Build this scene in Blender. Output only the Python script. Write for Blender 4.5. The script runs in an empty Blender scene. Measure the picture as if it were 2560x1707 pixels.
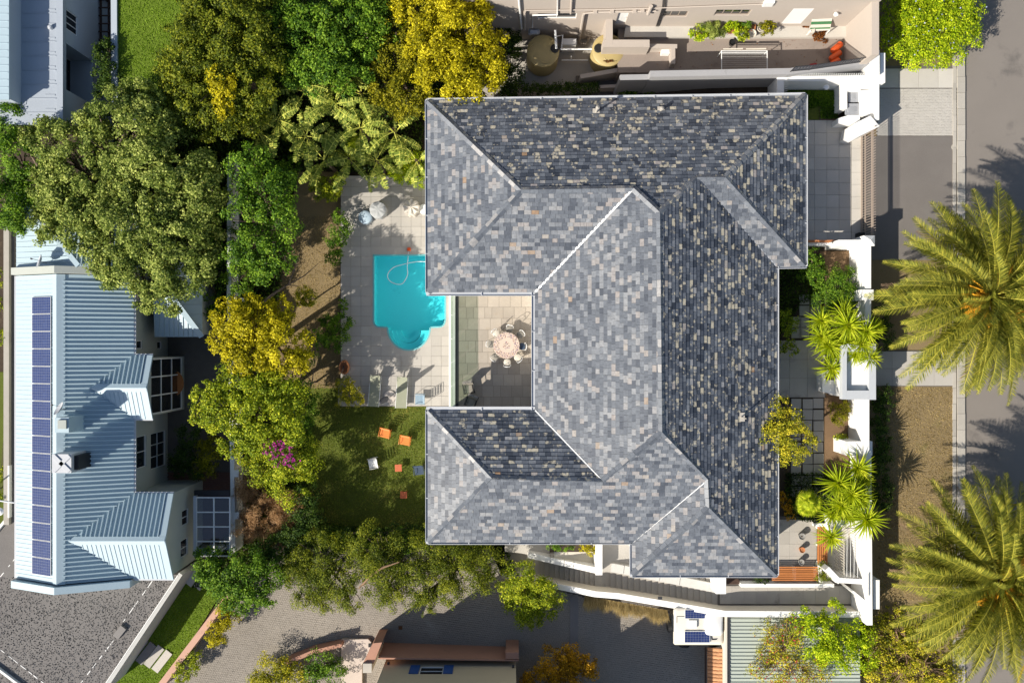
import bpy, bmesh, math, random
import numpy as np
from mathutils import Vector, Matrix

random.seed(7)
RNG = np.random.default_rng(7)
SC = bpy.context.scene
COL = SC.collection
PI = math.pi
H = 50.0           # camera height above the street
PPM = 40.0         # photograph pixels per metre at street level

# ------------------------------------------------------------------ camera, sky, sun, exposure
cd = bpy.data.cameras.new('camera')
cam = bpy.data.objects.new('camera', cd)
COL.objects.link(cam)
cam.location = (0, 0, H)
cd.sensor_width = 36.0
cd.lens = 36.0 * H / 64.0
cd.clip_end = 2000
SC.camera = cam

SUN_EL, SUN_AZ = 34.0, 215.5          # direction the light comes from (counter-clockwise from +X)
sv = Vector((math.cos(math.radians(SUN_AZ)) * math.cos(math.radians(SUN_EL)),
             math.sin(math.radians(SUN_AZ)) * math.cos(math.radians(SUN_EL)),
             math.sin(math.radians(SUN_EL))))
w = bpy.data.worlds.new('World')
SC.world = w
w.use_nodes = True
nt = w.node_tree
sky = nt.nodes.new('ShaderNodeTexSky')
sky.sky_type = 'NISHITA'
sky.sun_disc = False
sky.sun_elevation = math.radians(SUN_EL)
sky.sun_rotation = math.atan2(sv.x, sv.y)
bg = nt.nodes['Background']
bg.inputs['Strength'].default_value = 0.085
nt.links.new(sky.outputs[0], bg.inputs[0])
sd = bpy.data.lights.new('sun', 'SUN')
sd.energy = 5.0
sd.angle = math.radians(0.5)
sd.color = (1.0, 0.93, 0.82)
so = bpy.data.objects.new('sun', sd)
COL.objects.link(so)
so.rotation_euler = sv.to_track_quat('Z', 'Y').to_euler()
so.location = sv * 60
SC.view_settings.view_transform = 'Standard'
SC.view_settings.look = 'None'
SC.view_settings.gamma = 1
SC.view_settings.use_curve_mapping = False
SC.view_settings.exposure = 0.65

# ------------------------------------------------------------------ image coordinate helpers
# positions are pixel coordinates read off the 2560 x 1707 image; W() turns an image point at height z into metres
def W(x, y, z=0.0):
    k = (H - z) / H / PPM
    return Vector(((x - 1280) * k, (853.5 - y) * k, z))

def D(x, y):
    return (x * 1.0884, y * 1.0884)

def C(i, x, y):                       # one of the twelve image crops
    return ((i % 4) * 640 + x / 2.7516, (0, 570, 1137)[i // 4] + y / 2.7516)

def V(p, z):
    return W(p[0], p[1], z)

# ------------------------------------------------------------------ mesh builder
class MB:
    def __init__(s):
        s.v, s.f, s.m, s.t, s.l, s.mi = [], [], [], [], [], 0
    def face(s, pts, tint=.5, lich=0.):
        b = len(s.v)
        s.v += [tuple(p) for p in pts]
        s.f.append(tuple(range(b, b + len(pts))))
        s.m.append(s.mi); s.t.append(tint); s.l.append(lich)
    def add(s, vs, fs, tint=.5, lich=0.):
        b = len(s.v)
        s.v += [tuple(p) for p in vs]
        for f in fs:
            s.f.append(tuple(b + i for i in f)); s.m.append(s.mi); s.t.append(tint); s.l.append(lich)
    def loft(s, bot, top, cap=True, capb=False, **k):
        n = len(top)
        fs = [(i, (i + 1) % n, n + (i + 1) % n, n + i) for i in range(n)]
        if cap: fs.append(tuple(range(n, 2 * n)))
        if capb: fs.append(tuple(reversed(range(n))))
        s.add(list(bot) + list(top), fs, **k)
    def prism(s, px, zt, zb, **k):
        """px = outline as seen in the image at its top height; straight walls down to zb"""
        zt = zt if isinstance(zt, (list, tuple)) else [zt] * len(px)
        top = [W(p[0], p[1], z) for p, z in zip(px, zt)]
        a = sum(top[i].x * top[(i + 1) % len(top)].y - top[(i + 1) % len(top)].x * top[i].y for i in range(len(top)))
        if a < 0: top.reverse()
        s.loft([Vector((p.x, p.y, zb)) for p in top], top, **k)
    def box(s, c, d, rz=0., M=None, **k):
        hx, hy, hz = d[0] / 2, d[1] / 2, d[2] / 2
        R = Matrix.Rotation(rz, 3, 'Z')
        pts = [Vector(c) + R @ Vector((x, y, z)) for z in (-hz, hz) for x, y in ((-hx, -hy), (hx, -hy), (hx, hy), (-hx, hy))]
        if M is not None: pts = [M @ p for p in pts]
        s.loft(pts[:4], pts[4:], capb=True, **k)
    def bar(s, a, b, wd, th, up=Vector((0, 0, 1)), **k):
        a, b = Vector(a), Vector(b)
        d = (b - a).normalized()
        sx = d.cross(up)
        if sx.length < 1e-4: sx = d.cross(Vector((1, 0, 0)))
        sx.normalize(); uu = sx.cross(d)
        q = [(-1, -1), (1, -1), (1, 1), (-1, 1)]
        s.loft([a + sx * (i * wd / 2) + uu * (j * th / 2) for i, j in q], [b + sx * (i * wd / 2) + uu * (j * th / 2) for i, j in q], capb=True, **k)
    def tube(s, pts, r, n=6, **k):
        pts = [Vector(p) for p in pts]
        rs = r if isinstance(r, (list, tuple)) else [r] * len(pts)
        rings = []
        ref = Vector((0.31, 0.17, 0.93))
        for i, p in enumerate(pts):
            d = (pts[min(i + 1, len(pts) - 1)] - pts[max(i - 1, 0)]).normalized()
            a = d.cross(ref)
            if a.length < .05: a = d.cross(Vector((1, 0, 0)))
            a.normalize(); b = d.cross(a)
            rings.append([p + (a * math.cos(2 * PI * j / n) + b * math.sin(2 * PI * j / n)) * rs[i] for j in range(n)])
        vs = [q for r_ in rings for q in r_]
        fs = [(i * n + j, i * n + j + n, i * n + (j + 1) % n + n, i * n + (j + 1) % n) for i in range(len(pts) - 1) for j in range(n)]
        fs += [tuple(range(n)), tuple(reversed(range((len(pts) - 1) * n, len(pts) * n)))]
        s.add(vs, fs, **k)
    def lathe(s, c, prof, n=24, sx=1., sy=1., M=None, **k):
        vs = []
        for r, z in prof:
            vs += [Vector((c[0] + r * sx * math.cos(2 * PI * j / n), c[1] + r * sy * math.sin(2 * PI * j / n), c[2] + z)) for j in range(n)]
        if M is not None: vs = [M @ v for v in vs]
        m = len(prof)
        fs = [(i * n + j, i * n + (j + 1) % n, (i + 1) * n + (j + 1) % n, (i + 1) * n + j) for i in range(m - 1) for j in range(n)]
        fs += [tuple(reversed(range(n))), tuple(range((m - 1) * n, m * n))]
        s.add(vs, fs, **k)
    def wallline(s, pts, wd, zt, zb, **k):
        """a wall along image points (centre line at top height), width in metres"""
        zt = zt if isinstance(zt, (list, tuple)) else [zt] * len(pts)
        P = [W(p[0], p[1], z) for p, z in zip(pts, zt)]
        for i in range(len(P) - 1):
            a, b = P[i], P[i + 1]
            d = Vector((b.x - a.x, b.y - a.y, 0)).normalized()
            n = Vector((-d.y, d.x, 0)) * wd / 2
            e = d * (wd / 2 - .003 * (i + 1))
            up = Vector((0, 0, -.004 * i)); top = [a - n - e + up, b - n + e + up, b + n + e + up, a + n - e + up]
            s.loft([Vector((p.x, p.y, zb)) for p in top], top, **k)
    def mesh(s, name, mats, origin=Vector((0, 0, 0)), smooth=False, rot=0.):
        me = bpy.data.meshes.new(name)
        R = Matrix.Rotation(-rot, 3, 'Z')
        me.from_pydata([R @ (Vector(p) - origin) for p in s.v] if (origin.length or rot) else s.v, [], s.f)
        for m in (mats if isinstance(mats, (list, tuple)) else [mats]): me.materials.append(m)
        me.polygons.foreach_set('material_index', s.m)
        a = me.attributes.new('tint', 'FLOAT', 'FACE'); a.data.foreach_set('value', s.t)
        if any(s.l):
            a = me.attributes.new('lichen', 'FLOAT', 'FACE'); a.data.foreach_set('value', s.l)
        if smooth:
            me.polygons.foreach_set('use_smooth', [True] * len(s.f))
            try: me.set_sharp_from_angle(angle=math.radians(40))
            except Exception: pass
        me.update()
        return me

def link(o, parent=None):
    COL.objects.link(o)
    if parent is not None: o.parent = parent
    return o

def tag(o, label, cat, group=None):
    o['label'] = label; o['category'] = cat
    if group: o['group'] = group
    return o

def thing(name, label, cat, loc=(0, 0, 0), rz=0., group=None):
    o = bpy.data.objects.new(name, None)
    o.empty_display_size = .2
    link(o); o.location = loc; o.rotation_euler = (0, 0, rz)
    return tag(o, label, cat, group)

def wloc(o):
    v = Vector(o.location)
    while o.parent: o = o.parent; v += Vector(o.location)
    return v

def part(name, mb, mat, root, local=False, smooth=False, stuff=False):
    """mb holds world coordinates (local=False) or coordinates of the root"""
    org = Vector((0, 0, 0)) if local else wloc(root)
    o = bpy.data.objects.new(name, mb.mesh(name, mat, org, smooth))
    link(o, root)
    if stuff: o['kind'] = 'stuff'
    return o

def struct(name, mb, mat, smooth=False, kind='structure'):
    o = bpy.data.objects.new(name, mb.mesh(name, mat, smooth=smooth))
    link(o); o['kind'] = kind
    return o

def solo(name, mb, mat, label, cat, group=None, smooth=False):
    vs = np.array([tuple(v) for v in mb.v])
    lo, hi = vs.min(0), vs.max(0)
    org = Vector(((lo[0] + hi[0]) / 2, (lo[1] + hi[1]) / 2, lo[2]))
    o = bpy.data.objects.new(name, mb.mesh(name, mat, org, smooth))
    link(o); o.location = org
    return tag(o, label, cat, group)

def dup(root, loc, rz, label, group=None):
    r = root.copy(); link(r); r.location = loc; r.rotation_euler = (0, 0, rz); r['label'] = label
    if group: r['group'] = group
    def rec(a, b):
        for ch in a.children:
            c = ch.copy(); COL.objects.link(c); c.parent = b
            rec(ch, c)
    rec(root, r)
    return r

# ------------------------------------------------------------------ materials
def newmat(name):
    m = bpy.data.materials.new(name); m.use_nodes = True
    n = m.node_tree
    return m, n, n.nodes['Principled BSDF']

def noise(n, coord, scale, detail=4, rough=.6):
    t = n.nodes.new('ShaderNodeTexNoise')
    t.inputs['Scale'].default_value = scale; t.inputs['Detail'].default_value = detail; t.inputs['Roughness'].default_value = rough
    n.links.new(coord, t.inputs['Vector'])
    return t.outputs['Fac']

def math_(n, op, a, b=None, clamp=False):
    t = n.nodes.new('ShaderNodeMath'); t.operation = op; t.use_clamp = clamp
    for i, q in enumerate((a, b)):
        if q is None: continue
        if isinstance(q, (int, float)): t.inputs[i].default_value = q
        else: n.links.new(q, t.inputs[i])
    return t.outputs[0]

def mix(n, fac, a, b):
    t = n.nodes.new('ShaderNodeMix'); t.data_type = 'RGBA'
    for sck, q in ((t.inputs[0], fac), (t.inputs[6], a), (t.inputs[7], b)):
        if isinstance(q, (int, float)): sck.default_value = q
        elif isinstance(q, tuple): sck.default_value = (*q[:3], 1)
        else: n.links.new(q, sck)
    return t.outputs[2]

def ramp(n, fac, stops, const=False):
    t = n.nodes.new('ShaderNodeValToRGB')
    if const: t.color_ramp.interpolation = 'CONSTANT'
    e = t.color_ramp.elements
    while len(e) > 1: e.remove(e[0])
    e[0].position = stops[0][0]; e[0].color = (*stops[0][1], 1)
    for p, c in stops[1:]:
        q = e.new(p); q.color = (*c, 1)
    n.links.new(fac, t.inputs[0])
    return t.outputs[0]

def bump(n, b, h, strength, dist=.02):
    t = n.nodes.new('ShaderNodeBump')
    t.inputs['Strength'].default_value = strength; t.inputs['Distance'].default_value = dist
    n.links.new(h, t.inputs['Height']); n.links.new(t.outputs[0], b.inputs['Normal'])

def sc(c, k): return tuple(min(1, x * k) for x in c)

def pmat(name, c, rough=.8, var=.18, scale=1.2, fine=18, finevar=.12, bmp=.3, spec=.3, stain=None, stain_amt=.45, metal=0., rnd=0.):
    """general weathered surface: broad patches, fine grain, optional stains of their own shape, optional piece-to-piece change"""
    m, n, b = newmat(name)
    tc = n.nodes.new('ShaderNodeTexCoord').outputs['Object']
    oi = n.nodes.new('ShaderNodeObjectInfo')
    if rnd:
        va = n.nodes.new('ShaderNodeVectorMath'); va.operation = 'ADD'
        cx = n.nodes.new('ShaderNodeCombineXYZ')
        n.links.new(math_(n, 'MULTIPLY', oi.outputs['Random'], 37.), cx.inputs[0])
        n.links.new(tc, va.inputs[0]); n.links.new(cx.outputs[0], va.inputs[1]); tc = va.outputs[0]
    f1, f2 = noise(n, tc, scale), noise(n, tc, fine, 3)
    col = mix(n, f1, sc(c, 1 - var), sc(c, 1 + var))
    col2 = mix(n, f2, sc((1, 1, 1), 1 - finevar * 2), (1, 1, 1))
    t = n.nodes.new('ShaderNodeMix'); t.data_type = 'RGBA'; t.blend_type = 'MULTIPLY'; t.inputs[0].default_value = 1
    n.links.new(col, t.inputs[6]); n.links.new(col2, t.inputs[7]); col = t.outputs[2]
    if stain:
        f3 = noise(n, tc, scale * .7 + .13, 6, .7)
        s_ = math_(n, 'MULTIPLY', math_(n, 'SUBTRACT', f3, 1 - stain_amt * .95), 7., True)
        col = mix(n, math_(n, 'MULTIPLY', s_, .75), col, stain)
    if rnd:
        hs = n.nodes.new('ShaderNodeHueSaturation')
        n.links.new(col, hs.inputs['Color'])
        n.links.new(math_(n, 'ADD', math_(n, 'MULTIPLY', oi.outputs['Random'], 2 * rnd), 1 - rnd), hs.inputs['Value'])
        col = hs.outputs[0]
    n.links.new(col, b.inputs['Base Color'])
    b.inputs['Roughness'].default_value = rough
    b.inputs['Specular IOR Level'].default_value = spec
    b.inputs['Metallic'].default_value = metal
    if bmp: bump(n, b, f2, bmp)
    return m

def leafmat(name, stops, trans=.25, rough=.55, spec=.14):
    m, n, b = newmat(name)
    a = n.nodes.new('ShaderNodeAttribute'); a.attribute_name = 'tint'
    col = ramp(n, a.outputs['Fac'], stops)
    n.links.new(col, b.inputs['Base Color'])
    b.inputs['Roughness'].default_value = rough
    b.inputs['Specular IOR Level'].default_value = spec
    tr = n.nodes.new('ShaderNodeBsdfTranslucent')
    hs = n.nodes.new('ShaderNodeHueSaturation'); hs.inputs['Value'].default_value = 1.15; hs.inputs['Saturation'].default_value = 1.1
    n.links.new(col, hs.inputs['Color']); n.links.new(hs.outputs[0], tr.inputs[0])
    mx = n.nodes.new('ShaderNodeMixShader'); mx.inputs[0].default_value = trans
    n.links.new(b.outputs[0], mx.inputs[1]); n.links.new(tr.outputs[0], mx.inputs[2])
    n.links.new(mx.outputs[0], n.nodes['Material Output'].inputs[0])
    return m

def glassmat(name, tint, refl=.12, rough=.02):
    m, n, b = newmat(name)
    tr = n.nodes.new('ShaderNodeBsdfTransparent'); tr.inputs[0].default_value = (*tint, 1)
    gl = n.nodes.new('ShaderNodeBsdfGlossy'); gl.inputs['Roughness'].default_value = rough
    mx = n.nodes.new('ShaderNodeMixShader'); mx.inputs[0].default_value = refl
    n.links.new(tr.outputs[0], mx.inputs[1]); n.links.new(gl.outputs[0], mx.inputs[2])
    n.links.new(mx.outputs[0], n.nodes['Material Output'].inputs[0])
    return m

def slatemat():
    m, n, b = newmat('slate')
    tc = n.nodes.new('ShaderNodeTexCoord').outputs['Object']
    a = n.nodes.new('ShaderNodeAttribute'); a.attribute_name = 'tint'
    l = n.nodes.new('ShaderNodeAttribute'); l.attribute_name = 'lichen'
    col = ramp(n, a.outputs['Fac'], [(0, (.028, .034, .048)), (.22, (.064, .075, .097)), (.45, (.125, .140, .168)), (.68, (.20, .219, .248)), (.85, (.36, .37, .385)),
                                     (.90, (.39, .38, .375)), (.94, (.42, .375, .35)), (.985, (.48, .44, .39)), (1, (.40, .25, .14))])
    f = noise(n, tc, 7, 5, .65)
    col = mix(n, math_(n, 'MULTIPLY', math_(n, 'SUBTRACT', f, .38), 1.8, True), mix(n, .45, col, (.012, .014, .018)), col)
    vo = n.nodes.new('ShaderNodeTexVoronoi'); vo.inputs['Scale'].default_value = 4.5
    n.links.new(tc, vo.inputs['Vector'])
    ring = math_(n, 'SUBTRACT', vo.outputs['Distance'], .0)
    f2 = noise(n, tc, 3.4, 6, .75)
    lf = math_(n, 'ADD', math_(n, 'MULTIPLY', f2, .9), math_(n, 'MULTIPLY', l.outputs['Fac'], .24))
    lf = math_(n, 'SUBTRACT', lf, math_(n, 'MULTIPLY', ring, .35))
    lf = math_(n, 'MULTIPLY', math_(n, 'SUBTRACT', lf, .52), 9., True)
    lf = math_(n, 'MULTIPLY', lf, math_(n, 'GREATER_THAN', l.outputs['Fac'], .01))
    col = mix(n, math_(n, 'MULTIPLY', lf, .78), col, mix(n, f, (.33, .29, .21), (.62, .56, .42)))
    n.links.new(col, b.inputs['Base Color'])
    n.links.new(math_(n, 'ADD', .46, math_(n, 'MULTIPLY', lf, .35)), b.inputs['Roughness'])
    b.inputs['Specular IOR Level'].default_value = .45
    bump(n, b, noise(n, tc, 22, 4), .35, .012)
    return m

M = {}
M['white'] = pmat('white_plaster', (.78, .77, .74), .75, .05, .8, 12, .04, .15, stain=(.50, .48, .43), stain_amt=.40)
M['cream'] = pmat('cream_plaster', (.62, .57, .48), .8, .05, .7, 14, .05, .15, stain=(.50, .45, .37), stain_amt=.3)
M['coping'] = pmat('grey_coping', (.50, .49, .46), .8, .12, 1.5, 14, .1, .2, stain=(.25, .24, .22), stain_amt=.42)
M['greige'] = pmat('greige_plaster', (.44, .385, .335), .85, .05, .6, 10, .05, .2, stain=(.36, .31, .27), stain_amt=.35)
M['greywall'] = pmat('grey_plaster', (.33, .33, .34), .85, .08, .8, 12, .06, .2, stain=(.18, .18, .18), stain_amt=.4)
M['sage'] = pmat('sage_plaster', (.40, .42, .38), .85, .05, .6, 12, .05, .15, stain=(.3, .31, .28), stain_amt=.33)
M['ochre'] = pmat('ochre_plaster', (.50, .42, .29), .85, .05, .7, 16, .07, .2, stain=(.40, .33, .22), stain_amt=.33)
M['brick'] = pmat('terracotta_plaster', (.42, .225, .155), .85, .10, .9, 16, .1, .25, stain=(.18, .12, .1), stain_amt=.4)
M['pinkwall'] = pmat('pink_plaster', (.55, .33, .24), .85, .08, .9, 12, .08, .2, stain=(.35, .22, .17), stain_amt=.4)
M['bluewall'] = pmat('pale_blue_plaster', (.40, .45, .50), .85, .06, .7, 12, .05, .15)
M['porchgrey'] = pmat('grey_blue_roof_paint', (.46, .48, .50), .85, .08, .9, 12, .06, .1, stain=(.28, .28, .28), stain_amt=.4)
M['asphalt'] = pmat('asphalt', (.265, .236, .208), .9, .10, .35, 60, .25, .4, stain=(.11, .10, .092), stain_amt=.45)
M['asphalt_dark'] = pmat('dark_asphalt', (.205, .185, .168), .9, .14, .6, 55, .25, .4, stain=(.16, .15, .135), stain_amt=.42)
M['kerb'] = pmat('kerb_concrete', (.44, .41, .36), .9, .12, 1.2, 30, .15, .3, stain=(.25, .22, .19), stain_amt=.42, rnd=.10)
M['paver'] = pmat('concrete_paver', (.53, .50, .45), .9, .12, .8, 26, .14, .3, stain=(.24, .22, .19), stain_amt=.4, rnd=.10)
M['darkpaver'] = pmat('grey_paver', (.27, .25, .235), .9, .14, .8, 26, .16, .3, stain=(.17, .16, .15), stain_amt=.42, rnd=.10)
M['deck'] = pmat('sandstone_slab', (.43, .405, .365), .85, .10, .8, 24, .10, .2, stain=(.36, .32, .26), stain_amt=.42, rnd=.06)
M['terrace'] = pmat('travertine_slab', (.41, .36, .30), .7, .16, 1.1, 20, .12, .15, stain=(.34, .28, .21), stain_amt=.45, rnd=.12)
M['concrete'] = pmat('concrete', (.42, .39, .345), .9, .14, .7, 22, .12, .25, stain=(.2, .185, .165), stain_amt=.45, rnd=.06)
M['courtyard'] = pmat('brown_concrete', (.30, .25, .215), .9, .18, .5, 18, .15, .25, stain=(.17, .13, .11), stain_amt=.48)
M['cobble'] = pmat('granite_sett', (.40, .355, .30), .9, .22, .25, 14, .3, .4, stain=(.40, .37, .32), stain_amt=.42)
M['joint'] = pmat('dark_joint', (.15, .135, .12), .95, .2, 2, 20, .15, .2)
M['soil'] = pmat('soil', (.085, .062, .042), .95, .4, .5, 10, .35, .6, stain=(.15, .11, .07), stain_amt=.45)
M['mulch'] = pmat('mulch', (.23, .145, .08), .95, .2, .8, 30, .3, .6, stain=(.13, .08, .05), stain_amt=.42)
M['drygrass'] = pmat('dry_grass_ground', (.29, .215, .11), .95, .22, .6, 22, .3, .6, stain=(.12, .11, .03), stain_amt=.46)
M['lawn'] = pmat('lawn_ground', (.12, .15, .02), .95, .25, .6, 14, .3, .6, stain=(.15, .115, .03), stain_amt=.40)
M['brightlawn'] = pmat('mown_lawn', (.14, .21, .016), .95, .15, .7, 16, .25, .5)
M['gravel'] = pmat('grey_gravel', (.235, .218, .206), .95, .2, .3, 30, .30, .0, stain=(.12, .112, .108), stain_amt=.4)
M['metalroof'] = pmat('pale_steel_roof', (.385, .485, .535), .45, .05, .4, 9, .04, .05, spec=.5, stain=(.40, .45, .45), stain_amt=.35)
M['carport'] = pmat('carport_steel', (.42, .46, .40), .5, .06, .6, 9, .06, .05, spec=.5, stain=(.3, .32, .27), stain_amt=.4)
M['blueroof'] = pmat('blue_grey_membrane', (.36, .40, .45), .6, .08, .5, 9, .06, .1, spec=.4, stain=(.2, .22, .25), stain_amt=.36)
M['gutter'] = pmat('gutter_steel', (.47, .485, .51), .5, .05, 1, 10, .05, .1, spec=.5)
M['darkmetal'] = pmat('dark_metal', (.035, .036, .04), .5, .2, 2, 20, .1, .1, spec=.5)
M['taupe'] = pmat('taupe_steel', (.30, .245, .20), .5, .05, 2, 20, .05, .1, spec=.4)
M['wmetal'] = pmat('white_metal', (.75, .75, .73), .4, .04, 2, 20, .03, .0, spec=.5)
M['pvc'] = pmat('white_pvc', (.78, .78, .76), .45, .03, 2, 20, .03, .0, spec=.5)
M['black'] = pmat('black_plastic', (.012, .012, .013), .5, .2, 3, 20, .1, .1, spec=.4)
M['tank'] = pmat('beige_tank_plastic', (.42, .33, .145), .5, .07, 1.2, 10, .06, .1, spec=.4, stain=(.30, .22, .09), stain_amt=.36)
M['rust'] = pmat('rust_stain', (.22, .09, .03), .9, .4, 6, 30, .3, .2)
M['orange'] = pmat('orange_paint', (.72, .22, .045), .45, .06, 3, 20, .05, .05, spec=.5)
M['orangered'] = pmat('orange_red_plastic', (.72, .10, .015), .4, .1, 3, 20, .05, .05, spec=.5)
M['coral'] = pmat('coral_wood', (.55, .14, .06), .6, .1, 4, 30, .1, .1)
M['bluechair'] = pmat('pale_blue_paint', (.26, .36, .44), .45, .06, 3, 20, .05, .05, spec=.5)
M['navy'] = pmat('navy_paint', (.05, .075, .12), .5, .1, 3, 20, .05, .05)
M['sling'] = pmat('sage_sling_mesh', (.31, .32, .235), .8, .05, 2, 60, .12, .2)
M['terracotta'] = pmat('terracotta', (.42, .17, .07), .8, .15, 4, 30, .1, .2, stain=(.25, .1, .05), rnd=.15)
M['greypot'] = pmat('grey_stone_pot', (.28, .27, .25), .85, .12, 4, 25, .1, .2)
M['cloth_cream'] = pmat('cream_cover_cloth', (.60, .55, .48), .9, .08, 3, 40, .08, .3)
M['cloth_grey'] = pmat('grey_cover_cloth', (.40, .41, .41), .9, .08, 3, 40, .08, .3)
M['cloth_blue'] = pmat('pale_blue_cover_cloth', (.42, .52, .60), .7, .06, 3, 40, .06, .2)
M['canvas'] = pmat('slate_grey_canvas', (.10, .10, .115), .9, .12, 4, 50, .1, .3)
M['umbbase'] = pmat('umbrella_base_stone', (.58, .52, .46), .8, .07, 3, 30, .08, .2)
M['wood'] = pmat('orange_hardwood', (.50, .185, .055), .55, .22, 2.5, 30, .15, .2, spec=.4, rnd=.15)
M['timber'] = pmat('dark_timber', (.06, .035, .025), .7, .2, 2, 20, .1, .2)
M['bark'] = pmat('grey_brown_bark', (.20, .15, .11), .95, .3, 2, 14, .3, .6)
M['palmtrunk'] = pmat('palm_trunk', (.09, .065, .04), .95, .3, 2, 10, .4, .8)
M['twig'] = pmat('dry_twig', (.30, .19, .11), .95, .3, 2, 14, .2, .3)
M['blue'] = pmat('bright_blue_paint', (.03, .09, .27), .5, .1, 3, 20, .05, .05)
M['camper'] = pmat('cream_gelcoat', (.66, .62, .54), .4, .05, 1, 10, .04, .05, spec=.5, stain=(.42, .34, .25), stain_amt=.36)
M['redtile'] = pmat('clay_barrel_tile', (.50, .26, .13), .8, .2, 3, 20, .15, .2, rnd=.22)
M['yellow'] = pmat('yellow_road_paint', (.55, .33, .03), .8, .1, 4, 30, .2, .1)
M['hose'] = pmat('pale_blue_hose', (.62, .75, .78), .4, .03, 3, 20, .02, 0)
M['binlid'] = pmat('grey_bin_plastic', (.30, .31, .33), .5, .06, 3, 20, .05, .05)
M['binbody'] = pmat('dark_bin_plastic', (.06, .06, .065), .6, .1, 3, 20, .05, .05)
M['leafdebris'] = pmat('dead_leaves', (.32, .11, .03), .9, .35, 6, 30, .2, .2)
M['redbrickpave'] = pmat('red_brick_paver', (.19, .10, .075), .9, .2, 3, 25, .15, .2, rnd=.15)
M['greenstripe'] = pmat('green_awning_stripe', (.06, .19, .08), .8, .1, 3, 30, .1, .1)
M['pattern'] = pmat('patterned_cushion', (.30, .28, .24), .9, .2, 5, 9, .1, .2, stain=(.06, .06, .06), stain_amt=.55)
M['gap_dark'] = pmat('underlay', (.016, .018, .022), .9, .2, 2, 12, .1, .1)
M['interior'] = pmat('interior_floor', (.10, .085, .07), .8, .3, 2, 10, .2, .1)
M['basketcane'] = pmat('woven_cane', (.34, .20, .10), .7, .2, 8, 40, .3, .4)
M['glass'] = glassmat('window_glass', (.35, .40, .42), .35)
M['darkglass'] = pmat('dark_window_pane', (.02, .024, .028), .06, .3, 1.5, 6, .1, 0, spec=.9)
M['balglass'] = glassmat('balustrade_glass', (.66, .73, .66), .06)
M['roofglass'] = glassmat('conservatory_glass', (.55, .60, .62), .10)
M['slate'] = slatemat()
M['pool'] = pmat('pool_plaster', (.13, .80, .85), .6, .05, .6, 10, .03, .05, stain=(.06, .55, .62), stain_amt=.36)

def watermat():
    m, n, b = newmat('pool_water')
    tr = n.nodes.new('ShaderNodeBsdfTransparent'); tr.inputs[0].default_value = (.74, .97, .985, 1)
    gl = n.nodes.new('ShaderNodeBsdfGlossy'); gl.inputs['Roughness'].default_value = .04
    mx = n.nodes.new('ShaderNodeMixShader')
    fr = n.nodes.new('ShaderNodeFresnel'); fr.inputs[0].default_value = 1.33
    tc = n.nodes.new('ShaderNodeTexCoord').outputs['Object']
    bp = n.nodes.new('ShaderNodeBump'); bp.inputs['Strength'].default_value = .12; bp.inputs['Distance'].default_value = .03
    n.links.new(noise(n, tc, 5, 3), bp.inputs['Height'])
    n.links.new(bp.outputs[0], gl.inputs['Normal']); n.links.new(bp.outputs[0], fr.inputs['Normal'])
    n.links.new(fr.outputs[0], mx.inputs[0]); n.links.new(tr.outputs[0], mx.inputs[1]); n.links.new(gl.outputs[0], mx.inputs[2])
    n.links.new(mx.outputs[0], n.nodes['Material Output'].inputs[0])
    return m
M['water'] = watermat()

def solarmat():
    m, n, b = newmat('solar_cells')
    tc = n.nodes.new('ShaderNodeTexCoord').outputs['UV']
    br = n.nodes.new('ShaderNodeTexBrick')
    br.offset = 0; br.squash = 1
    br.inputs['Color1'].default_value = (.018, .030, .105, 1); br.inputs['Color2'].default_value = (.024, .040, .13, 1)
    br.inputs['Mortar'].default_value = (.20, .22, .28, 1)
    br.inputs['Scale'].default_value = 1; br.inputs['Mortar Size'].default_value = .03
    br.inputs['Brick Width'].default_value = 1; br.inputs['Row Height'].default_value = 1
    n.links.new(tc, br.inputs['Vector'])
    n.links.new(br.outputs[0], b.inputs['Base Color'])
    b.inputs['Roughness'].default_value = .22; b.inputs['Specular IOR Level'].default_value = .5
    return m
M['solar'] = solarmat()

def mosaicmat():
    m, n, b = newmat('mosaic_tabletop')
    tc = n.nodes.new('ShaderNodeTexCoord').outputs['Object']
    vl = n.nodes.new('ShaderNodeVectorMath'); vl.operation = 'LENGTH'
    mp = n.nodes.new('ShaderNodeVectorMath'); mp.operation = 'MULTIPLY'; mp.inputs[1].default_value = (1, 1, 0)
    n.links.new(tc, mp.inputs[0]); n.links.new(mp.outputs[0], vl.inputs[0])
    r = vl.outputs['Value']
    vo = n.nodes.new('ShaderNodeTexVoronoi'); vo.inputs['Scale'].default_value = 15
    n.links.new(tc, vo.inputs['Vector'])
    spot = math_(n, 'LESS_THAN', vo.outputs['Distance'], .42)
    z = math_(n, 'ADD', math_(n, 'LESS_THAN', r, .24), math_(n, 'GREATER_THAN', r, .47), True)
    hue = ramp(n, n.nodes.new('ShaderNodeSeparateColor').outputs[0], [(0, (.30, .08, .05)), (.4, (.06, .07, .2)), (.7, (.35, .2, .1)), (1, (.05, .05, .06))])
    sp = [q for q in n.nodes if q.type == 'SEPARATE_COLOR'][0]
    n.links.new(vo.outputs['Color'], sp.inputs[0])
    n.links.new(mix(n, math_(n, 'MULTIPLY', spot, z), (.58, .47, .38), hue), b.inputs['Base Color'])
    b.inputs['Roughness'].default_value = .5
    return m
M['mosaic'] = mosaicmat()

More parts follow.
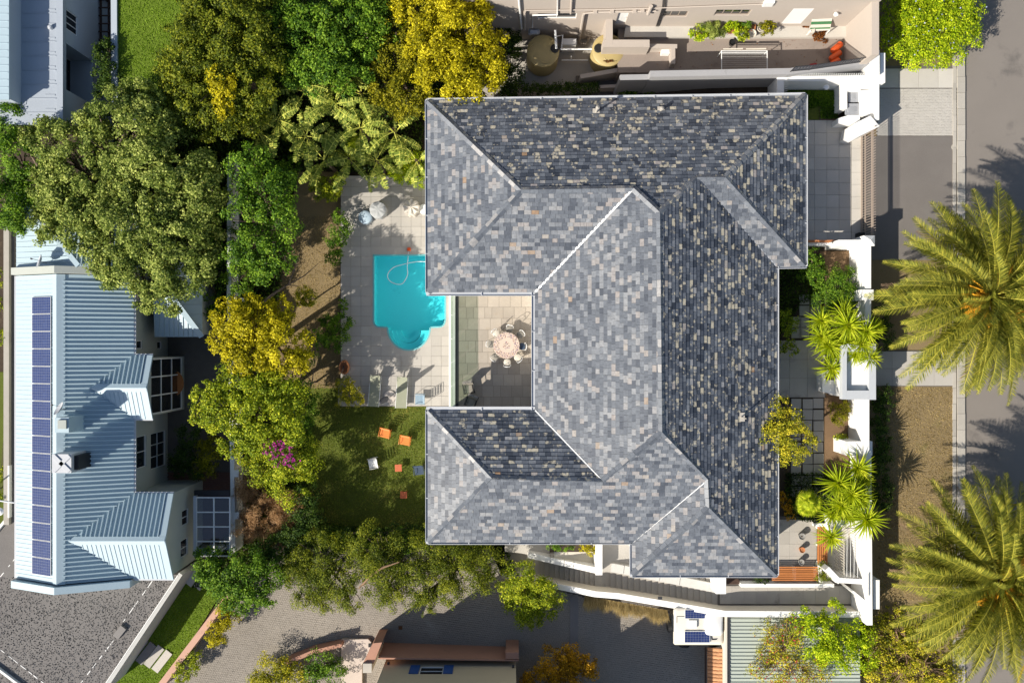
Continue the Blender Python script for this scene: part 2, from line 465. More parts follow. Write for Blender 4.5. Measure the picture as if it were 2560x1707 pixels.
LG = {   # foliage palettes: dark leaf .. pale leaf
    'olive_pale': [(0, (.026, .044, .006)), (.5, (.100, .128, .022)), (1, (.27, .29, .075))],
    'olive_dark': [(0, (.014, .024, .002)), (.5, (.062, .080, .006)), (1, (.165, .170, .012))],
    'green': [(0, (.010, .030, .003)), (.5, (.045, .092, .006)), (1, (.14, .21, .018))],
    'deep': [(0, (.008, .020, .004)), (.5, (.028, .056, .007)), (1, (.085, .125, .016))],
    'yellow': [(0, (.060, .062, .001)), (.5, (.245, .215, .004)), (1, (.50, .43, .018))],
    'ygreen': [(0, (.030, .050, .002)), (.5, (.115, .150, .007)), (1, (.32, .32, .02))],
    'brownolive': [(0, (.022, .028, .002)), (.5, (.100, .098, .004)), (1, (.22, .195, .01))],
    'goldgreen': [(0, (.04, .050, .003)), (.45, (.15, .155, .009)), (1, (.42, .34, .025))],
    'hedge': [(0, (.045, .085, .002)), (.5, (.165, .225, .004)), (1, (.36, .38, .015))],
    'orange': [(0, (.06, .035, .002)), (.5, (.22, .115, .005)), (1, (.40, .22, .01))],
    'dry': [(0, (.12, .07, .03)), (.5, (.30, .18, .085)), (1, (.46, .31, .17))],
    'palm': [(0, (.035, .055, .008)), (.45, (.125, .135, .018)), (1, (.38, .34, .05))],
    'banana': [(0, (.04, .070, .010)), (.5, (.125, .155, .026)), (1, (.34, .34, .07))],
    'yucca': [(0, (.05, .085, .003)), (.5, (.18, .225, .007)), (1, (.40, .40, .03))],
    'magenta': [(0, (.20, .01, .12)), (1, (.45, .04, .28))],
    'red': [(0, (.30, .015, .03)), (1, (.5, .05, .08))],
    'flower': [(0, (.35, .4, .6)), (1, (.6, .65, .8))],
    'grass': [(0, (.04, .06, .005)), (.6, (.10, .125, .014)), (1, (.22, .18, .05))],
    'mown': [(0, (.06, .11, .006)), (1, (.15, .22, .02))],
    'straw': [(0, (.20, .14, .05)), (1, (.52, .40, .18))],
}
GAIN = {'straw': 1.1, 'magenta': 1.1, 'red': 1.1, 'flower': 1.0, 'dry': 1.5, 'yellow': 1.6, 'deep': 1.5, 'palm': 1.65, 'yucca': 1.9}
for k_, v_ in list(LG.items()): M['leaf_' + k_] = leafmat('leaf_' + k_, [(p, sc(c, GAIN.get(k_, 2.05))) for p, c in v_], .32)
M['fruit'] = pmat('orange_date_stalk', (.70, .34, .02), .7, .2, 4, 20, .1, .1)
M['deadfrond'] = leafmat('dead_frond', [(0, (.16, .10, .06)), (1, (.38, .26, .17))], .1)

# ------------------------------------------------------------------ foliage
def leaf_obj(name, Cn, Nr, L, Wd, tint, mat, root=None, fold=False):
    N = len(Cn)
    Nr = Nr / (np.linalg.norm(Nr, axis=1, keepdims=True) + 1e-9)
    rv = RNG.normal(size=(N, 3))
    t = np.cross(Nr, rv); t /= np.linalg.norm(t, axis=1, keepdims=True) + 1e-9
    s = np.cross(Nr, t)
    L = np.broadcast_to(L, (N,))[:, None]; Wd = np.broadcast_to(Wd, (N,))[:, None]
    P = np.empty((N, 4, 3), np.float32)
    P[:, 0] = Cn - t * L / 2; P[:, 1] = Cn + s * Wd / 2 + Nr * Wd * .12; P[:, 2] = Cn + t * L / 2; P[:, 3] = Cn - s * Wd / 2 + Nr * Wd * .12
    org = np.array(wloc(root)) if root else np.zeros(3)
    me = bpy.data.meshes.new(name)
    me.vertices.add(4 * N); me.loops.add(4 * N); me.polygons.add(N)
    me.vertices.foreach_set('co', (P.reshape(-1, 3) - org).astype(np.float32).ravel())
    me.loops.foreach_set('vertex_index', np.arange(4 * N, dtype=np.int32))
    me.polygons.foreach_set('loop_start', np.arange(0, 4 * N, 4, dtype=np.int32))
    me.polygons.foreach_set('loop_total', np.full(N, 4, np.int32))
    me.materials.append(mat)
    a = me.attributes.new('tint', 'FLOAT', 'FACE'); a.data.foreach_set('value', np.clip(tint, 0, 1).astype(np.float32))
    me.update(calc_edges=True)
    o = bpy.data.objects.new(name, me)
    return link(o, root)

def crown_pts(lobes, dens=330, clump=(.16, .30), low=-.25, upbias=.55, inner=.25):
    """leaf positions: many small irregular clumps over each lobe (cx,cy,cz,rx,ry,rz), some deeper inside"""
    A, B, T = [], [], []
    dens = dens * 1.6
    for (cx, cy, cz, rx, ry, rz) in lobes:
        area = PI * rx * ry
        n = int(dens * area)
        rm = (rx + ry) / 2
        base = min(.42, .34 * rm)                       # clump radius in metres
        K = max(14, int(area * 2.3 / (PI * base * base) * 1.5))
        d = RNG.normal(size=(K * 3, 3)); d /= np.linalg.norm(d, axis=1, keepdims=True)
        d = d[d[:, 2] > low][:K]; K = len(d)
        gp = np.sin(d[:, 0] * 6.3 + cx * 3) + np.sin(d[:, 1] * 5.7 + cy * 2.1) + np.sin((d[:, 0] + d[:, 2]) * 8.1 + cz)
        d = d[(gp > -.75) | (RNG.random(K) < .30)]; K = len(d)
        rad = RNG.uniform(.74, 1.10, K) + .09 * np.sin(d[:, 0] * 7 + cx) * np.sin(d[:, 1] * 6 + cy)
        out = RNG.random(K) < .06; rad[out] += RNG.uniform(.06, .2, out.sum())
        rad[RNG.random(K) < inner] *= .66
        cc = np.array([cx, cy, cz]) + d * rad[:, None] * np.array([rx, ry, rz])
        cr = base * RNG.uniform(.6, 1.35, K)
        ct = RNG.normal(.48, .13, K)
        w_ = cr ** 2; ki = RNG.choice(K, n, p=w_ / w_.sum())
        q = RNG.normal(size=(n, 3)); q /= np.linalg.norm(q, axis=1, keepdims=True)
        r = cr[ki] * RNG.random(n) ** .45
        st = RNG.uniform(.7, 1.3, (K, 3))[ki]
        p = cc[ki] + q * r[:, None] * st * np.array([1, 1, .8])
        nr = q * .30 + d[ki] * .40 + np.array([0, 0, upbias]) + RNG.normal(size=(n, 3)) * .48
        A.append(p); B.append(nr); T.append(ct[ki] + RNG.normal(0, .25, n))
    return np.concatenate(A), np.concatenate(B), np.concatenate(T)

def lobe(px, py, r, zt, ry=None, flat=.7):
    """lobe given in the image: centre, radius in image pixels, top height"""
    ry = ry or r
    k = (H - zt) / H / PPM
    rx_, ry_ = r * k, ry * k
    rz = min(rx_, ry_) * flat
    c = W(px, py, zt - rz * .6)
    return (c.x, c.y, zt - rz, rx_, ry_, rz)

def tree(name, label, cat, lobes, mat, base_z, L=.17, Wd=.10, dens=330, trunk_r=.16, bark='bark', trunk=None, group=None, flowers=None, clump=(.16, .30), upbias=.55, low=-.25, limbs=True, bare=0):
    lb = [lobe(*l) if len(l) <= 6 and not isinstance(l, np.ndarray) else l for l in lobes]
    cx = sum(l[0] * l[3] for l in lb) / sum(l[3] for l in lb); cy = sum(l[1] * l[3] for l in lb) / sum(l[3] for l in lb)
    if trunk: tp = W(*trunk, base_z); cx, cy = tp.x, tp.y
    root = thing(name, label, cat, (cx, cy, base_z), 0, group)
    mb = MB()
    zc = min(l[2] for l in lb)
    if trunk_r:
        fork = base_z + max(.25, (zc - base_z) * .55)
        mb.tube([(cx, cy, base_z), (cx + .08, cy + .05, (base_z + fork) / 2), (cx + .05, cy - .04, fork)], [trunk_r * 1.25, trunk_r, trunk_r * .85], 8)
        for l in lb:
            e = Vector((l[0], l[1], l[2] + l[5] * .35)); s_ = Vector((cx + .05, cy - .04, fork - .05))
            mid = s_.lerp(e, .5) + Vector((random.uniform(-.3, .3), random.uniform(-.3, .3), .15)) * min(1, l[3])
            mb.tube([s_, mid, e], [trunk_r * .62, trunk_r * .38, trunk_r * .16], 6)
            if limbs:
                for q in range(5 + bare):
                    a = random.uniform(0, 2 * PI); f = random.uniform(.5, .92 if q < 5 else 1.02)
                    e2 = Vector((l[0] + math.cos(a) * l[3] * f, l[1] + math.sin(a) * l[4] * f, l[2] + l[5] * random.uniform(-.1, .75)))
                    m2 = mid.lerp(e2, .5) + Vector((random.uniform(-.2, .2), random.uniform(-.2, .2), .1)) * min(1, l[3])
                    mb.tube([mid, m2, e2], [trunk_r * .3, trunk_r * .18, trunk_r * .06], 5)
        part('trunk', mb, M[bark], root, smooth=True)
    p, nr, t = crown_pts(lb, dens, clump, low, upbias)
    n = len(p)
    leaf_obj('crown', p, nr, RNG.uniform(.65, 1.25, n) * L * .84, RNG.uniform(.7, 1.2, n) * Wd * .84, t, mat, root)
    if flowers:
        fm, fn, fl = flowers
        idx = RNG.choice(n, fn)
        up = p[idx] + np.array([0, 0, .12]) + RNG.normal(0, .04, (fn, 3))
        leaf_obj('blossom', up, np.tile([0, 0, 1.], (fn, 1)) + RNG.normal(0, .3, (fn, 3)), fl, fl, RNG.random(fn), fm, root)
    return root

def scatter(name, poly, n, zf, L, Wd, mat, clumps=None, up=.4, hgt=.05, kind='stuff', holes=()):
    """loose leaves or blades over an area of ground"""
    P = np.array(poly, float)
    lo, hi = P.min(0), P.max(0)
    q = RNG.uniform(lo, hi, (int(n * 2.2), 2))
    ins = np.zeros(len(q), bool)
    for i in range(len(P)):
        a, b = P[i], P[(i + 1) % len(P)]
        c = ((a[1] > q[:, 1]) != (b[1] > q[:, 1])) & (q[:, 0] < (b[0] - a[0]) * (q[:, 1] - a[1]) / (b[1] - a[1] + 1e-9) + a[0])
        ins ^= c
    q = q[ins][:n]
    pts = np.array([tuple(W(x, y, zf)) for x, y in q])
    pts[:, 2] += RNG.uniform(0, hgt, len(pts))
    nr = RNG.normal(size=(len(pts), 3)); nr[:, 2] = np.abs(nr[:, 2]) * up + .15
    pt = .5 + .3 * np.sin(pts[:, 0] * 1.3 + 2 * np.sin(pts[:, 1] * .9)) * np.sin(pts[:, 1] * 1.7)
    o = leaf_obj(name, pts, nr, RNG.uniform(.6, 1.3, len(pts)) * L, RNG.uniform(.7, 1.2, len(pts)) * Wd, pt + RNG.normal(0, .2, len(pts)), mat)
    o['kind'] = kind
    return o

# ------------------------------------------------------------------ levels
ZR, ZD, ZT = -3.5, -3.2, 0.0          # rear garden, pool deck, upper terrace
def smooth(t):
    t = max(0., min(1., t)); return t * t * (3 - 2 * t)
def lane_z(X): return -3.42 + max(0., min(1., (X + 18) / 28)) * 1.5

def terrain_z(X, Y):
    b = smooth((-11.6 - Y) / 1.2)
    x0, x1 = 0 + 13.6 * b, 13.2 + 6 * b
    z = -3.56 - (.9 * b if X > -4 else 0) + smooth((X - x0) / (x1 - x0)) * 3.50
    if -9.8 < X < -3.2 and -2.2 < Y < 7.2: z -= 1.8          # the excavation the pool shell stands in
    return z

def px_terr(x, y):
    return V((x, y), -3.5)

def tiles(par, name, rect, z, nx, ny, mat, gap=.014, th=.05, jit=.004, keep=None):
    x0, y0, x1, y1 = rect
    a, b = W(x0, y1, z), W(x1, y0, z)
    dx, dy = (b.x - a.x) / nx, (b.y - a.y) / ny
    mb = MB(); mb.box((0, 0, -th / 2), (dx - gap, dy - gap, th))
    me = mb.mesh(name, mat)
    for i in range(nx):
        for j in range(ny):
            cx, cy = x0 + (i + .5) * (x1 - x0) / nx, y1 + (j + .5) * (y0 - y1) / ny
            if keep and not keep(cx, cy): continue
            o = bpy.data.objects.new(name, me)
            o.location = (a.x + (i + .5) * dx, a.y + (j + .5) * dy, z + random.uniform(0, jit))
            o.rotation_euler = (random.uniform(-1, 1) * .003, random.uniform(-1, 1) * .003, random.choice((0, PI)))
            link(o, par)

def inpoly(x, y, P):
    r = False
    for i in range(len(P)):
        (ax, ay), (bx, by) = P[i], P[(i + 1) % len(P)]
        if (ay > y) != (by > y) and x < (bx - ax) * (y - ay) / (by - ay) + ax: r = not r
    return r

def paving(name, poly, zf, lw, lh, mat, par=None, gap=.012, herring=False, rot=0., stuff=True):
    """many small blocks laid in rows inside an image polygon, joined"""
    mb = MB()
    xs = [p[0] for p in poly]; ys = [p[1] for p in poly]
    row = 0; cxm, cym = sum(xs) / len(xs), sum(ys) / len(ys)
    R = max(max(xs) - min(xs), max(ys) - min(ys)) * .75
    y = -R
    ca, sa = math.cos(rot), math.sin(rot)
    while y < R:
        x = -R + (row % 2) * lw / 2 + random.uniform(-1, 1) * lw * .06
        while x < R:
            px, py = cxm + x * ca - y * sa, cym + x * sa + y * ca
            if inpoly(px, py, poly):
                hw, hh = lw / 2 - gap * 20, lh / 2 - gap * 20
                z = zf(px, py) if callable(zf) else zf
                z += random.uniform(-.006, .006)
                k = (H - z) / H / PPM
                c = W(px, py, z)
                q = []
                for i, j in ((-1, -1), (1, -1), (1, 1), (-1, 1)):
                    ux, uy = i * hw + random.uniform(-.25, .25), j * hh + random.uniform(-.25, .25)
                    q.append((c.x + (ux * ca + uy * sa) * k, c.y + (-ux * sa + uy * ca) * k))
                top = [Vector((a_, b_, z)) for a_, b_ in q]; bot = [Vector((a_, b_, z - .05)) for a_, b_ in q]
                mb.loft(bot, top, tint=random.random())
            x += lw
        y += lh; row += 1
    o = bpy.data.objects.new(name, mb.mesh(name, mat)); link(o, par)
    if stuff: o['kind'] = 'stuff'
    return o

# ------------------------------------------------------------------ ground
mb = MB()
nx, ny = 90, 70
xs = list(np.linspace(-36, 36, nx)); ys = list(np.linspace(-25, 25, ny))
xs = [-400, -120] + xs + [120, 400]; ys = [-400, -120] + ys + [120, 400]
vs = [(x, y, terrain_z(x, y) - .02) for y in ys for x in xs]
nX = len(xs)
mb.add(vs, [(j * nX + i, j * nX + i + 1, (j + 1) * nX + i + 1, (j + 1) * nX + i) for j in range(len(ys) - 1) for i in range(nX - 1)])
ground = struct('ground', mb, M['soil'], smooth=True)

def sheet(name, poly, z, mat, th=None, kind='structure'):
    mb = MB()
    P = [W(p[0], p[1], z) for p in poly]
    a = sum(P[i].x * P[(i + 1) % len(P)].y - P[(i + 1) % len(P)].x * P[i].y for i in range(len(P)))
    if a < 0: P.reverse()
    if th: mb.loft([p - Vector((0, 0, th)) for p in P], P)
    else: mb.face(P)
    return struct(name, mb, mat, kind=kind)

def R_(x0, y0, x1, y1): return [(x0, y0), (x1, y0), (x1, y1), (x0, y1)]

road = sheet('road', R_(2412, -900, 3600, 2600), 0.0, M['asphalt'], .3)
mb = MB()
mb.prism(R_(2474, 1259, 2560, 1263), .006, 0); mb.prism([(2552, 1676), (2560, 1660), (2563, 1662), (2546, 1707), (2541, 1707)], .006, 0)
o = part('road_marking', mb, M['yellow'], road)
kerb = sheet('kerb', R_(2392, -900, 2393, 2600), -.02, M['kerb'], .2)
mb = MB(); mb.box((0, 0, .02), (.46, .985, .2)); kme = mb.mesh('kerb_stone', M['kerb'])
y0 = 24.
while y0 > -24:
    o = bpy.data.objects.new('kerb_stone', kme); o.location = (28.03 + random.uniform(-.01, .01), y0, random.uniform(-.006, .006)); link(o, kerb); y0 -= 1.0
mb = MB(); mb.box((0, 0, 0), (.20, .985, .2)); kme = mb.mesh('gutter_block', M['kerb'])
y0 = 23.6
while y0 > -24:
    o = bpy.data.objects.new('gutter_block', kme); o.location = (27.63 + random.uniform(-.01, .01), y0, -.03 + random.uniform(-.005, .005)); link(o, kerb); y0 -= 1.0

verge = sheet('verge', R_(2170, -900, 2389, 2600), -.01, M['drygrass'], .3)
p1 = sheet('pavement', R_(2198, 165, 2389, 222), .006, M['joint'], .1)
tiles(p1, 'paving_slab', (2198, 172, 2395, 220), .04, 4, 1, M['paver'])
p2 = sheet('paved_crossing', R_(2192, 220, 2389, 341), .0, M['joint'], .1)
paving('brick_paver', R_(2194, 222, 2390, 341), .03, 7.6, 3.9, M['paver'], p2, gap=.008)
p3 = sheet('driveway_apron', R_(2150, 341, 2389, 650), .025, M['asphalt_dark'], .1)
p4 = sheet('entrance_path', R_(2178, 876, 2389, 966), .02, M['joint'], .1)
tiles(p4, 'paving_slab', (2178, 878, 2388, 964), .055, 4, 2, M['deck'])
fc = sheet('forecourt', R_(1990, 292, 2165, 616), .01, M['joint'], .2)
tiles(fc, 'paving_tile', (2006, 301, 2128, 612), .05, 4, 10, M['paver'])
tiles(fc, 'border_paver', (2129, 341, 2153, 612), .05, 1, 9, M['paver'])
mb = MB()
mb.lathe(W(2386, 368, .03), [(.0, .012), (.19, .012), (.2, 0)][::-1], 20)
part('inspection_cover', mb, M['kerb'], p3)
fg = sheet('front_garden', R_(1900, 590, 2175, 1310), .0, M['soil'], .3)
mb = MB(); mb.prism([(2050, 628), (2124, 628), (2124, 700), (2050, 700)], .02, -.02)
part('mulch_bed', mb, M['mulch'], fg)
mb = MB(); mb.prism([(2062, 976), (2122, 976), (2122, 1190), (2060, 1190)], .02, -.02)
part('bark_bed', mb, M['mulch'], fg)
ep = sheet('entry_landing', R_(1930, 850, 2064, 994), .03, M['joint'], .1)
tiles(ep, 'landing_tile', (1930, 851, 2062, 993), .075, 3, 3, M['concrete'])
mb = MB(); mb.box((0, 0, 0), (.62, .62, .07)); sme = mb.mesh('stepping_stone', M['concrete'])
sp = sheet('stepping_path', R_(1975, 1000, 2060, 1240), .004, M['soil'])
for (xx, yy) in [(1990 + 28 * i, 1009 + 27.4 * j) for i in range(3) for j in range(9)] + [(2011 + 28 * i, 750 + 27.5 * j) for i in range(2) for j in range(4)] + [(1990, 805), (1990, 832)]:
    o = bpy.data.objects.new('stepping_stone', sme); o.location = W(xx, yy, .03) + Vector((random.uniform(-.03, .03), random.uniform(-.03, .03), 0)); o.rotation_euler = (0, 0, random.uniform(-.03, .03)); link(o, sp)
pt = sheet('seat_patio', R_(1936, 1290, 2044, 1425), .02, M['joint'], .2)
tiles(pt, 'patio_tile', (1940, 1298, 2042, 1421), .06, 3, 4, M['concrete'], gap=.008)
pg = sheet('side_passage', R_(1795, 1440, 2172, 1525), -.02, M['joint'], .4)
tiles(pg, 'passage_slab', (1800, 1464, 2128, 1509), .02, 11, 1, M['concrete'], gap=.008)

# rear: pool deck, lawn, terrace, lane, left gardens
lawn = sheet('lawn', [(700, 960), (1110, 960), (1110, 1345), (690, 1345)], ZR, M['lawn'])
sheet('dry_lawn', [(745, 430), (862, 430), (862, 970), (700, 970), (690, 760), (720, 560)], ZR + .006, M['drygrass'])
sheet('upper_lawn', [(291, -60), (560, -60), (560, 250), (291, 250)], 1.6, M['brightlawn'], 5.2)
sheet('corner_lawn', [(240, 1720), (300, 1600), (500, 1390), (560, 1470), (455, 1640), (410, 1720)], -3.46, M['brightlawn'])
sheet('far_garden', [(-40, 930), (22, 930), (22, 1340), (-40, 1400)], -2.2, M['lawn'], .5)

POOL = [(933, 637), (1114, 637), (1114, 800)] + [(1113 - 14 + 14 * math.cos(a), 802 + 16 * math.sin(a)) for a in np.linspace(0, PI / 2, 5)] + \
       [(1022 + 54 * math.cos(a), 819 + 57 * math.sin(a)) for a in np.linspace(0, PI, 21)] + [(948 + 15 * math.cos(a), 802 + 16 * math.sin(a)) for a in np.linspace(PI / 2, PI, 5)]
deck = sheet('pool_deck', R_(851, 441, 932, 1016), ZD - .03, M['joint'], .3)
mbd = MB()
for q in (R_(851, 441, 1128, 636), R_(851, 636, 932, 1016), R_(932, 878, 1128, 1016), R_(1078, 819, 1128, 878), R_(932, 819, 966, 878), R_(1114, 636, 1128, 819)): mbd.prism(q, ZD - .035, ZD - .4)
part('deck_base', mbd, M['joint'], deck)
def clip_tiles(par, name, rect, z, step, hole, mat):
    """slab grid; slabs that meet the pool are cut to its edge"""
    x0, y0, x1, y1 = rect
    n = 0
    x = x0
    while x < x1 - 1:
        y = y0
        while y < y1 - 1:
            a, b, c, d = x, y, min(x + step[0], x1), min(y + step[1], y1)
            y += step[1]
            cor = [(a, b), (c, b), (c, d), (a, d)]
            ins = [inpoly(p, q, hole) for p in np.linspace(a, c, 5) for q in np.linspace(b, d, 5)]
            if all(ins): continue
            mb = MB(); g = .25
            if not any(ins): mb.prism(R_(a + g, b + g, c - g, d - g), z + random.uniform(0, .004), z - .05)
            else:
                m = 14
                for i in range(m):
                    for j in range(m):
                        u, v = a + (c - a) * i / m, b + (d - b) * j / m
                        u2, v2 = a + (c - a) * (i + 1) / m, b + (d - b) * (j + 1) / m
                        if not inpoly((u + u2) / 2, (v + v2) / 2, hole): mb.prism(R_(u, v, u2, v2), z, z - .05)
            if mb.v:
                o = bpy.data.objects.new(name, mb.mesh(name, mat)); link(o, par)
        x += step[0]
clip_tiles(deck, 'deck_slab', (852, 442, 1127, 1015), ZD, (25.1, 24.9), POOL, M['deck'])
mb = MB(); mb.prism(R_(850, 440, 972, 447), ZD + .25, ZD - .1); mb.prism([(972, 440), (974, 440), (974, 447), (972, 447)], ZD + .24, ZD - .1)
part('deck_edge', mb, M['kerb'], deck)

pool = thing('swimming_pool', 'turquoise swimming pool with rounded corners and a half round step end', 'pool', W(1010, 740, ZD))
PB = [W(x, y, ZD) for x, y in POOL]
mb = MB()
rim_o = []
cen = sum(PB, Vector()) / len(PB)
n = len(PB)
mb.add([p + Vector((0, 0, .0)) for p in PB] + [Vector((p.x, p.y, ZD - 1.5)) for p in PB], [(i, (i + 1) % n, n + (i + 1) % n, n + i) for i in range(n)] + [tuple(range(n, 2 * n))])
part('pool_shell', mb, M['pool'], pool)
mb = MB()
for q, (r, dz) in enumerate(((53, -.75), (42, -1.0), (30, -1.25))):
    ring = [(1022 + r * math.cos(a), 826 + r * 1.02 * math.sin(a)) for a in np.linspace(0, PI, 17)]
    inner = [(1022 + (r - 11) * math.cos(a), 826 + (r - 11) * 1.02 * math.sin(a)) for a in np.linspace(0, PI, 17)]
    zt = ZD - .35 - q * .3
    for i in range(16): mb.prism([ring[i], ring[i + 1], inner[i + 1], inner[i]], zt, ZD - 1.5)
part('pool_step', mb, M['pool'], pool)
mb = MB(); mb.face([Vector((p.x, p.y, ZD - .10)) for p in PB]); part('water', mb, M['water'], pool)
mb = MB()
for i in range(n):
    a, b = PB[i], PB[(i + 1) % n]
    d = (b - a).normalized(); nn = Vector((d.y, -d.x, 0))
    mb.loft([a - nn * .03 - Vector((0, 0, .08)), b - nn * .03 - Vector((0, 0, .08)), b + nn * .07 - Vector((0, 0, .08)), a + nn * .07 - Vector((0, 0, .08))],
            [a - nn * .03 + Vector((0, 0, .012)), b - nn * .03 + Vector((0, 0, .012)), b + nn * .07 + Vector((0, 0, .012)), a + nn * .07 + Vector((0, 0, .012))])
part('pool_rim', mb, pmat('pool_edge', (.16, .46, .48), .6, .05, 1, 10, .05, .1), pool)

ter = sheet('terrace', R_(1140, 700, 1345, 1040), ZT - .02, M['joint'], 3.4)
def rnd_tiles():
    y = 712.
    while y < 1036:
        x = 1143. - random.uniform(0, 8)
        while x < 1340:
            wd = random.choice((18, 28, 28, 28))
            hh = 28
            mb = MB(); mb.prism(R_(max(x, 1142) + .25, y + .25, min(x + wd, 1343) - .25, y + hh - .25), ZT + .01 + random.uniform(0, .003), ZT - .03)
            if min(x + wd, 1343) - max(x, 1142) > 2:
                o = bpy.data.objects.new('terrace_tile', mb.mesh('terrace_tile', M['terrace'])); link(o, ter)
            x += wd
        y += hh
rnd_tiles()

lane = MB()
nu = 40
LX = np.linspace(-24, 14.2, nu)
vs = []
for X in LX: vs += [((X, -13.6 if X < -1 else -15.75 - .09 * X)[0], (-13.6 if X < -1 else -15.75 - .09 * max(0, X)) if X > -17 else -16.7 + min(0, X + 18.7) * 1.31, lane_z(X) - .03), (X, -34, lane_z(X) - .03)]
lane.add(vs, [(2 * i, 2 * i + 1, 2 * i + 3, 2 * i + 2) for i in range(nu - 1)])
lane_o = struct('lane', lane, M['joint'])
paving('granite_sett', [(585, 1486), (700, 1418), (1225, 1425), (1270, 1446), (1480, 1496), (1800, 1542), (1800, 1740), (395, 1740)], lambda x, y: lane_z((x - 1280) / 38.4) + .01, 5.6, 4.6, M['cobble'], lane_o, gap=.010, rot=-.12)
mb = MB(); mb.prism(R_(1000 - 4, 1568 - 4, 1000 + 6, 1568 + 5), lane_z(-7.2) + .025, lane_z(-7.2)); part('drain_grate', mb, M['rust'], lane_o)
mb = MB(); mb.prism(R_(1425, 1490, 1446, 1707), lane_z(4) + .03, lane_z(4) - .05); part('drain_strip', mb, M['darkpaver'], lane_o)

# ------------------------------------------------------------------ the slate-roofed house
house = thing('slate_roofed_house', 'large white house under a lichen spotted slate roof round a courtyard terrace', 'house', (8, 0, -3.4))
ZE = 3.2
KR = .0103
def rz(run): return ZE + KR * run
RV = {'A': (982, 232, 0), 'B': (1849, 219, 0), 'C': (1849, 611, 0), 'D': (1783, 612, 0), 'E': (1783, 1320, 0), 'F': (1452, 1320, 0), 'G': (1452, 1244, 0), 'H': (983, 1244, 0),
      'I': (983, 942, 0), 'J': (1229, 942, 0), 'K': (1229, 671, 0), 'L': (983, 671, 0), 'r1': (1197, 437, 219), 'r2': (1455, 433, 222), 'r3': (1515, 488, 277), 'r4': (1600, 408, 190),
      'r5': (1665, 408, 188), 'r6': (1520, 992, 277), 'r7': (1385, 1105, 155), 'r8': (1130, 1098, 152), 'r9': (1625, 1100, 168), 'r10': (1628, 1165, 165)}
RP = {k: V(D(x, y), rz(r)) for k, (x, y, r) in RV.items()}
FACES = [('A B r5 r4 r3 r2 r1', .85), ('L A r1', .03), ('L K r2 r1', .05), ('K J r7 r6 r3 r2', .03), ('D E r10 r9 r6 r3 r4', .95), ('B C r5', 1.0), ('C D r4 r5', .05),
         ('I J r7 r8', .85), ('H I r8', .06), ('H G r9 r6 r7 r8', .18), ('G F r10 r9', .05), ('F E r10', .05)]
mb = MB()
for fs, _ in FACES:                     # boarding lies on the plane through the first two eave points and the best-fit slope
    P = [RP[k] for k in fs.split()]; nn = Vector()
    for i in range(len(P)): nn += (P[i] - P[0]).cross(P[(i + 1) % len(P)] - P[0])
    nn.normalize()
    mb.face([p - Vector((0, 0, .035 + (p - P[0]).dot(nn) / nn.z)) for p in P])
outline = [RP[k] for k in 'ABCDEFGHIJKL']
for i in range(12):
    a, b = outline[i], outline[(i + 1) % 12]
    mb.face([a - Vector((0, 0, .03)), b - Vector((0, 0, .03)), b - Vector((0, 0, .22)), a - Vector((0, 0, .22))])
mb.face([p - Vector((0, 0, .22)) for p in outline])
roof = part('roof', mb, M['gap_dark'], house)

def clip_rect(P, x0, x1, y0, y1):
    for ax, v, s in ((0, x0, 1), (0, x1, -1), (1, y0, 1), (1, y1, -1)):
        Q = []
        for i in range(len(P)):
            a, b = P[i], P[(i + 1) % len(P)]
            da, db = s * (a[ax] - v), s * (b[ax] - v)
            if da >= 0: Q.append(a)
            if (da >= 0) != (db >= 0):
                t = da / (da - db); Q.append((a[0] + t * (b[0] - a[0]), a[1] + t * (b[1] - a[1])))
        P = Q
        if len(P) < 3: return []
    return P

def parea(P): return abs(sum(P[i][0] * P[(i + 1) % len(P)][1] - P[(i + 1) % len(P)][0] * P[i][1] for i in range(len(P)))) / 2

SL = []          # every slate: (area, screen distance, faces)
for fs, lich in FACES:
    P = [RP[k] for k in fs.split()]
    e = (P[1] - P[0]).normalized()
    nn = Vector((0, 0, 0))
    for i in range(len(P)): nn += (P[i] - P[0]).cross(P[(i + 1) % len(P)] - P[0])
    nn.normalize()
    if nn.z < 0: nn = -nn
    e = (e - nn * e.dot(nn)).normalized(); u = nn.cross(e)
    if u.z < 0: u = -u; 
    o0 = P[0]
    Q = [((p - o0).dot(e), (p - o0).dot(u)) for p in P]
    off = [(p - o0).dot(nn) for p in P]
    x0, x1 = min(q[0] for q in Q), max(q[0] for q in Q); y1 = max(q[1] for q in Q)
    ex = .232; row = 0; y = -.03
    while y < y1:
        x = x0 - random.uniform(0, .36)
        while x < x1:
            wd = random.choice((.30, .34, .36, .38, .42))
            c = clip_rect(Q, x + .006, x + wd - .006, y + .004, y + ex - .003)
            if len(c) >= 3 and parea(c) > .004:
                t = random.random()
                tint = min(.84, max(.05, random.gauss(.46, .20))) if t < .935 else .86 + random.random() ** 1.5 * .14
                if lich < .5: tint = min(.92, tint * .75 + .30) if tint < .86 else tint  # sun-facing slopes lightened: slate fading plus sunlight put into the tint
                else: tint = tint * .82 + .02 if tint < .86 else (tint if random.random() < .6 else .6)  # slopes turned from the sun darkened: shade put into the tint
                j = random.uniform(0, .006)
                lift = random.uniform(.026, .034)
                tops, bots = [], []
                for (a, b) in c:
                    h = .010 + j + lift * (1 - (b - y) / ex) - .0
                    tops.append(o0 + e * a + u * b + nn * h); bots.append(o0 + e * a + u * b - nn * .02)
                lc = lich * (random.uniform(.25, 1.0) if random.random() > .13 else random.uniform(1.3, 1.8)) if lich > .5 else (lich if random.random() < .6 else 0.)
                SL.append((parea(c), tops, bots, tint, lc))
            x += wd
        y += ex; row += 1
ctr = Vector((0, 0, 0))
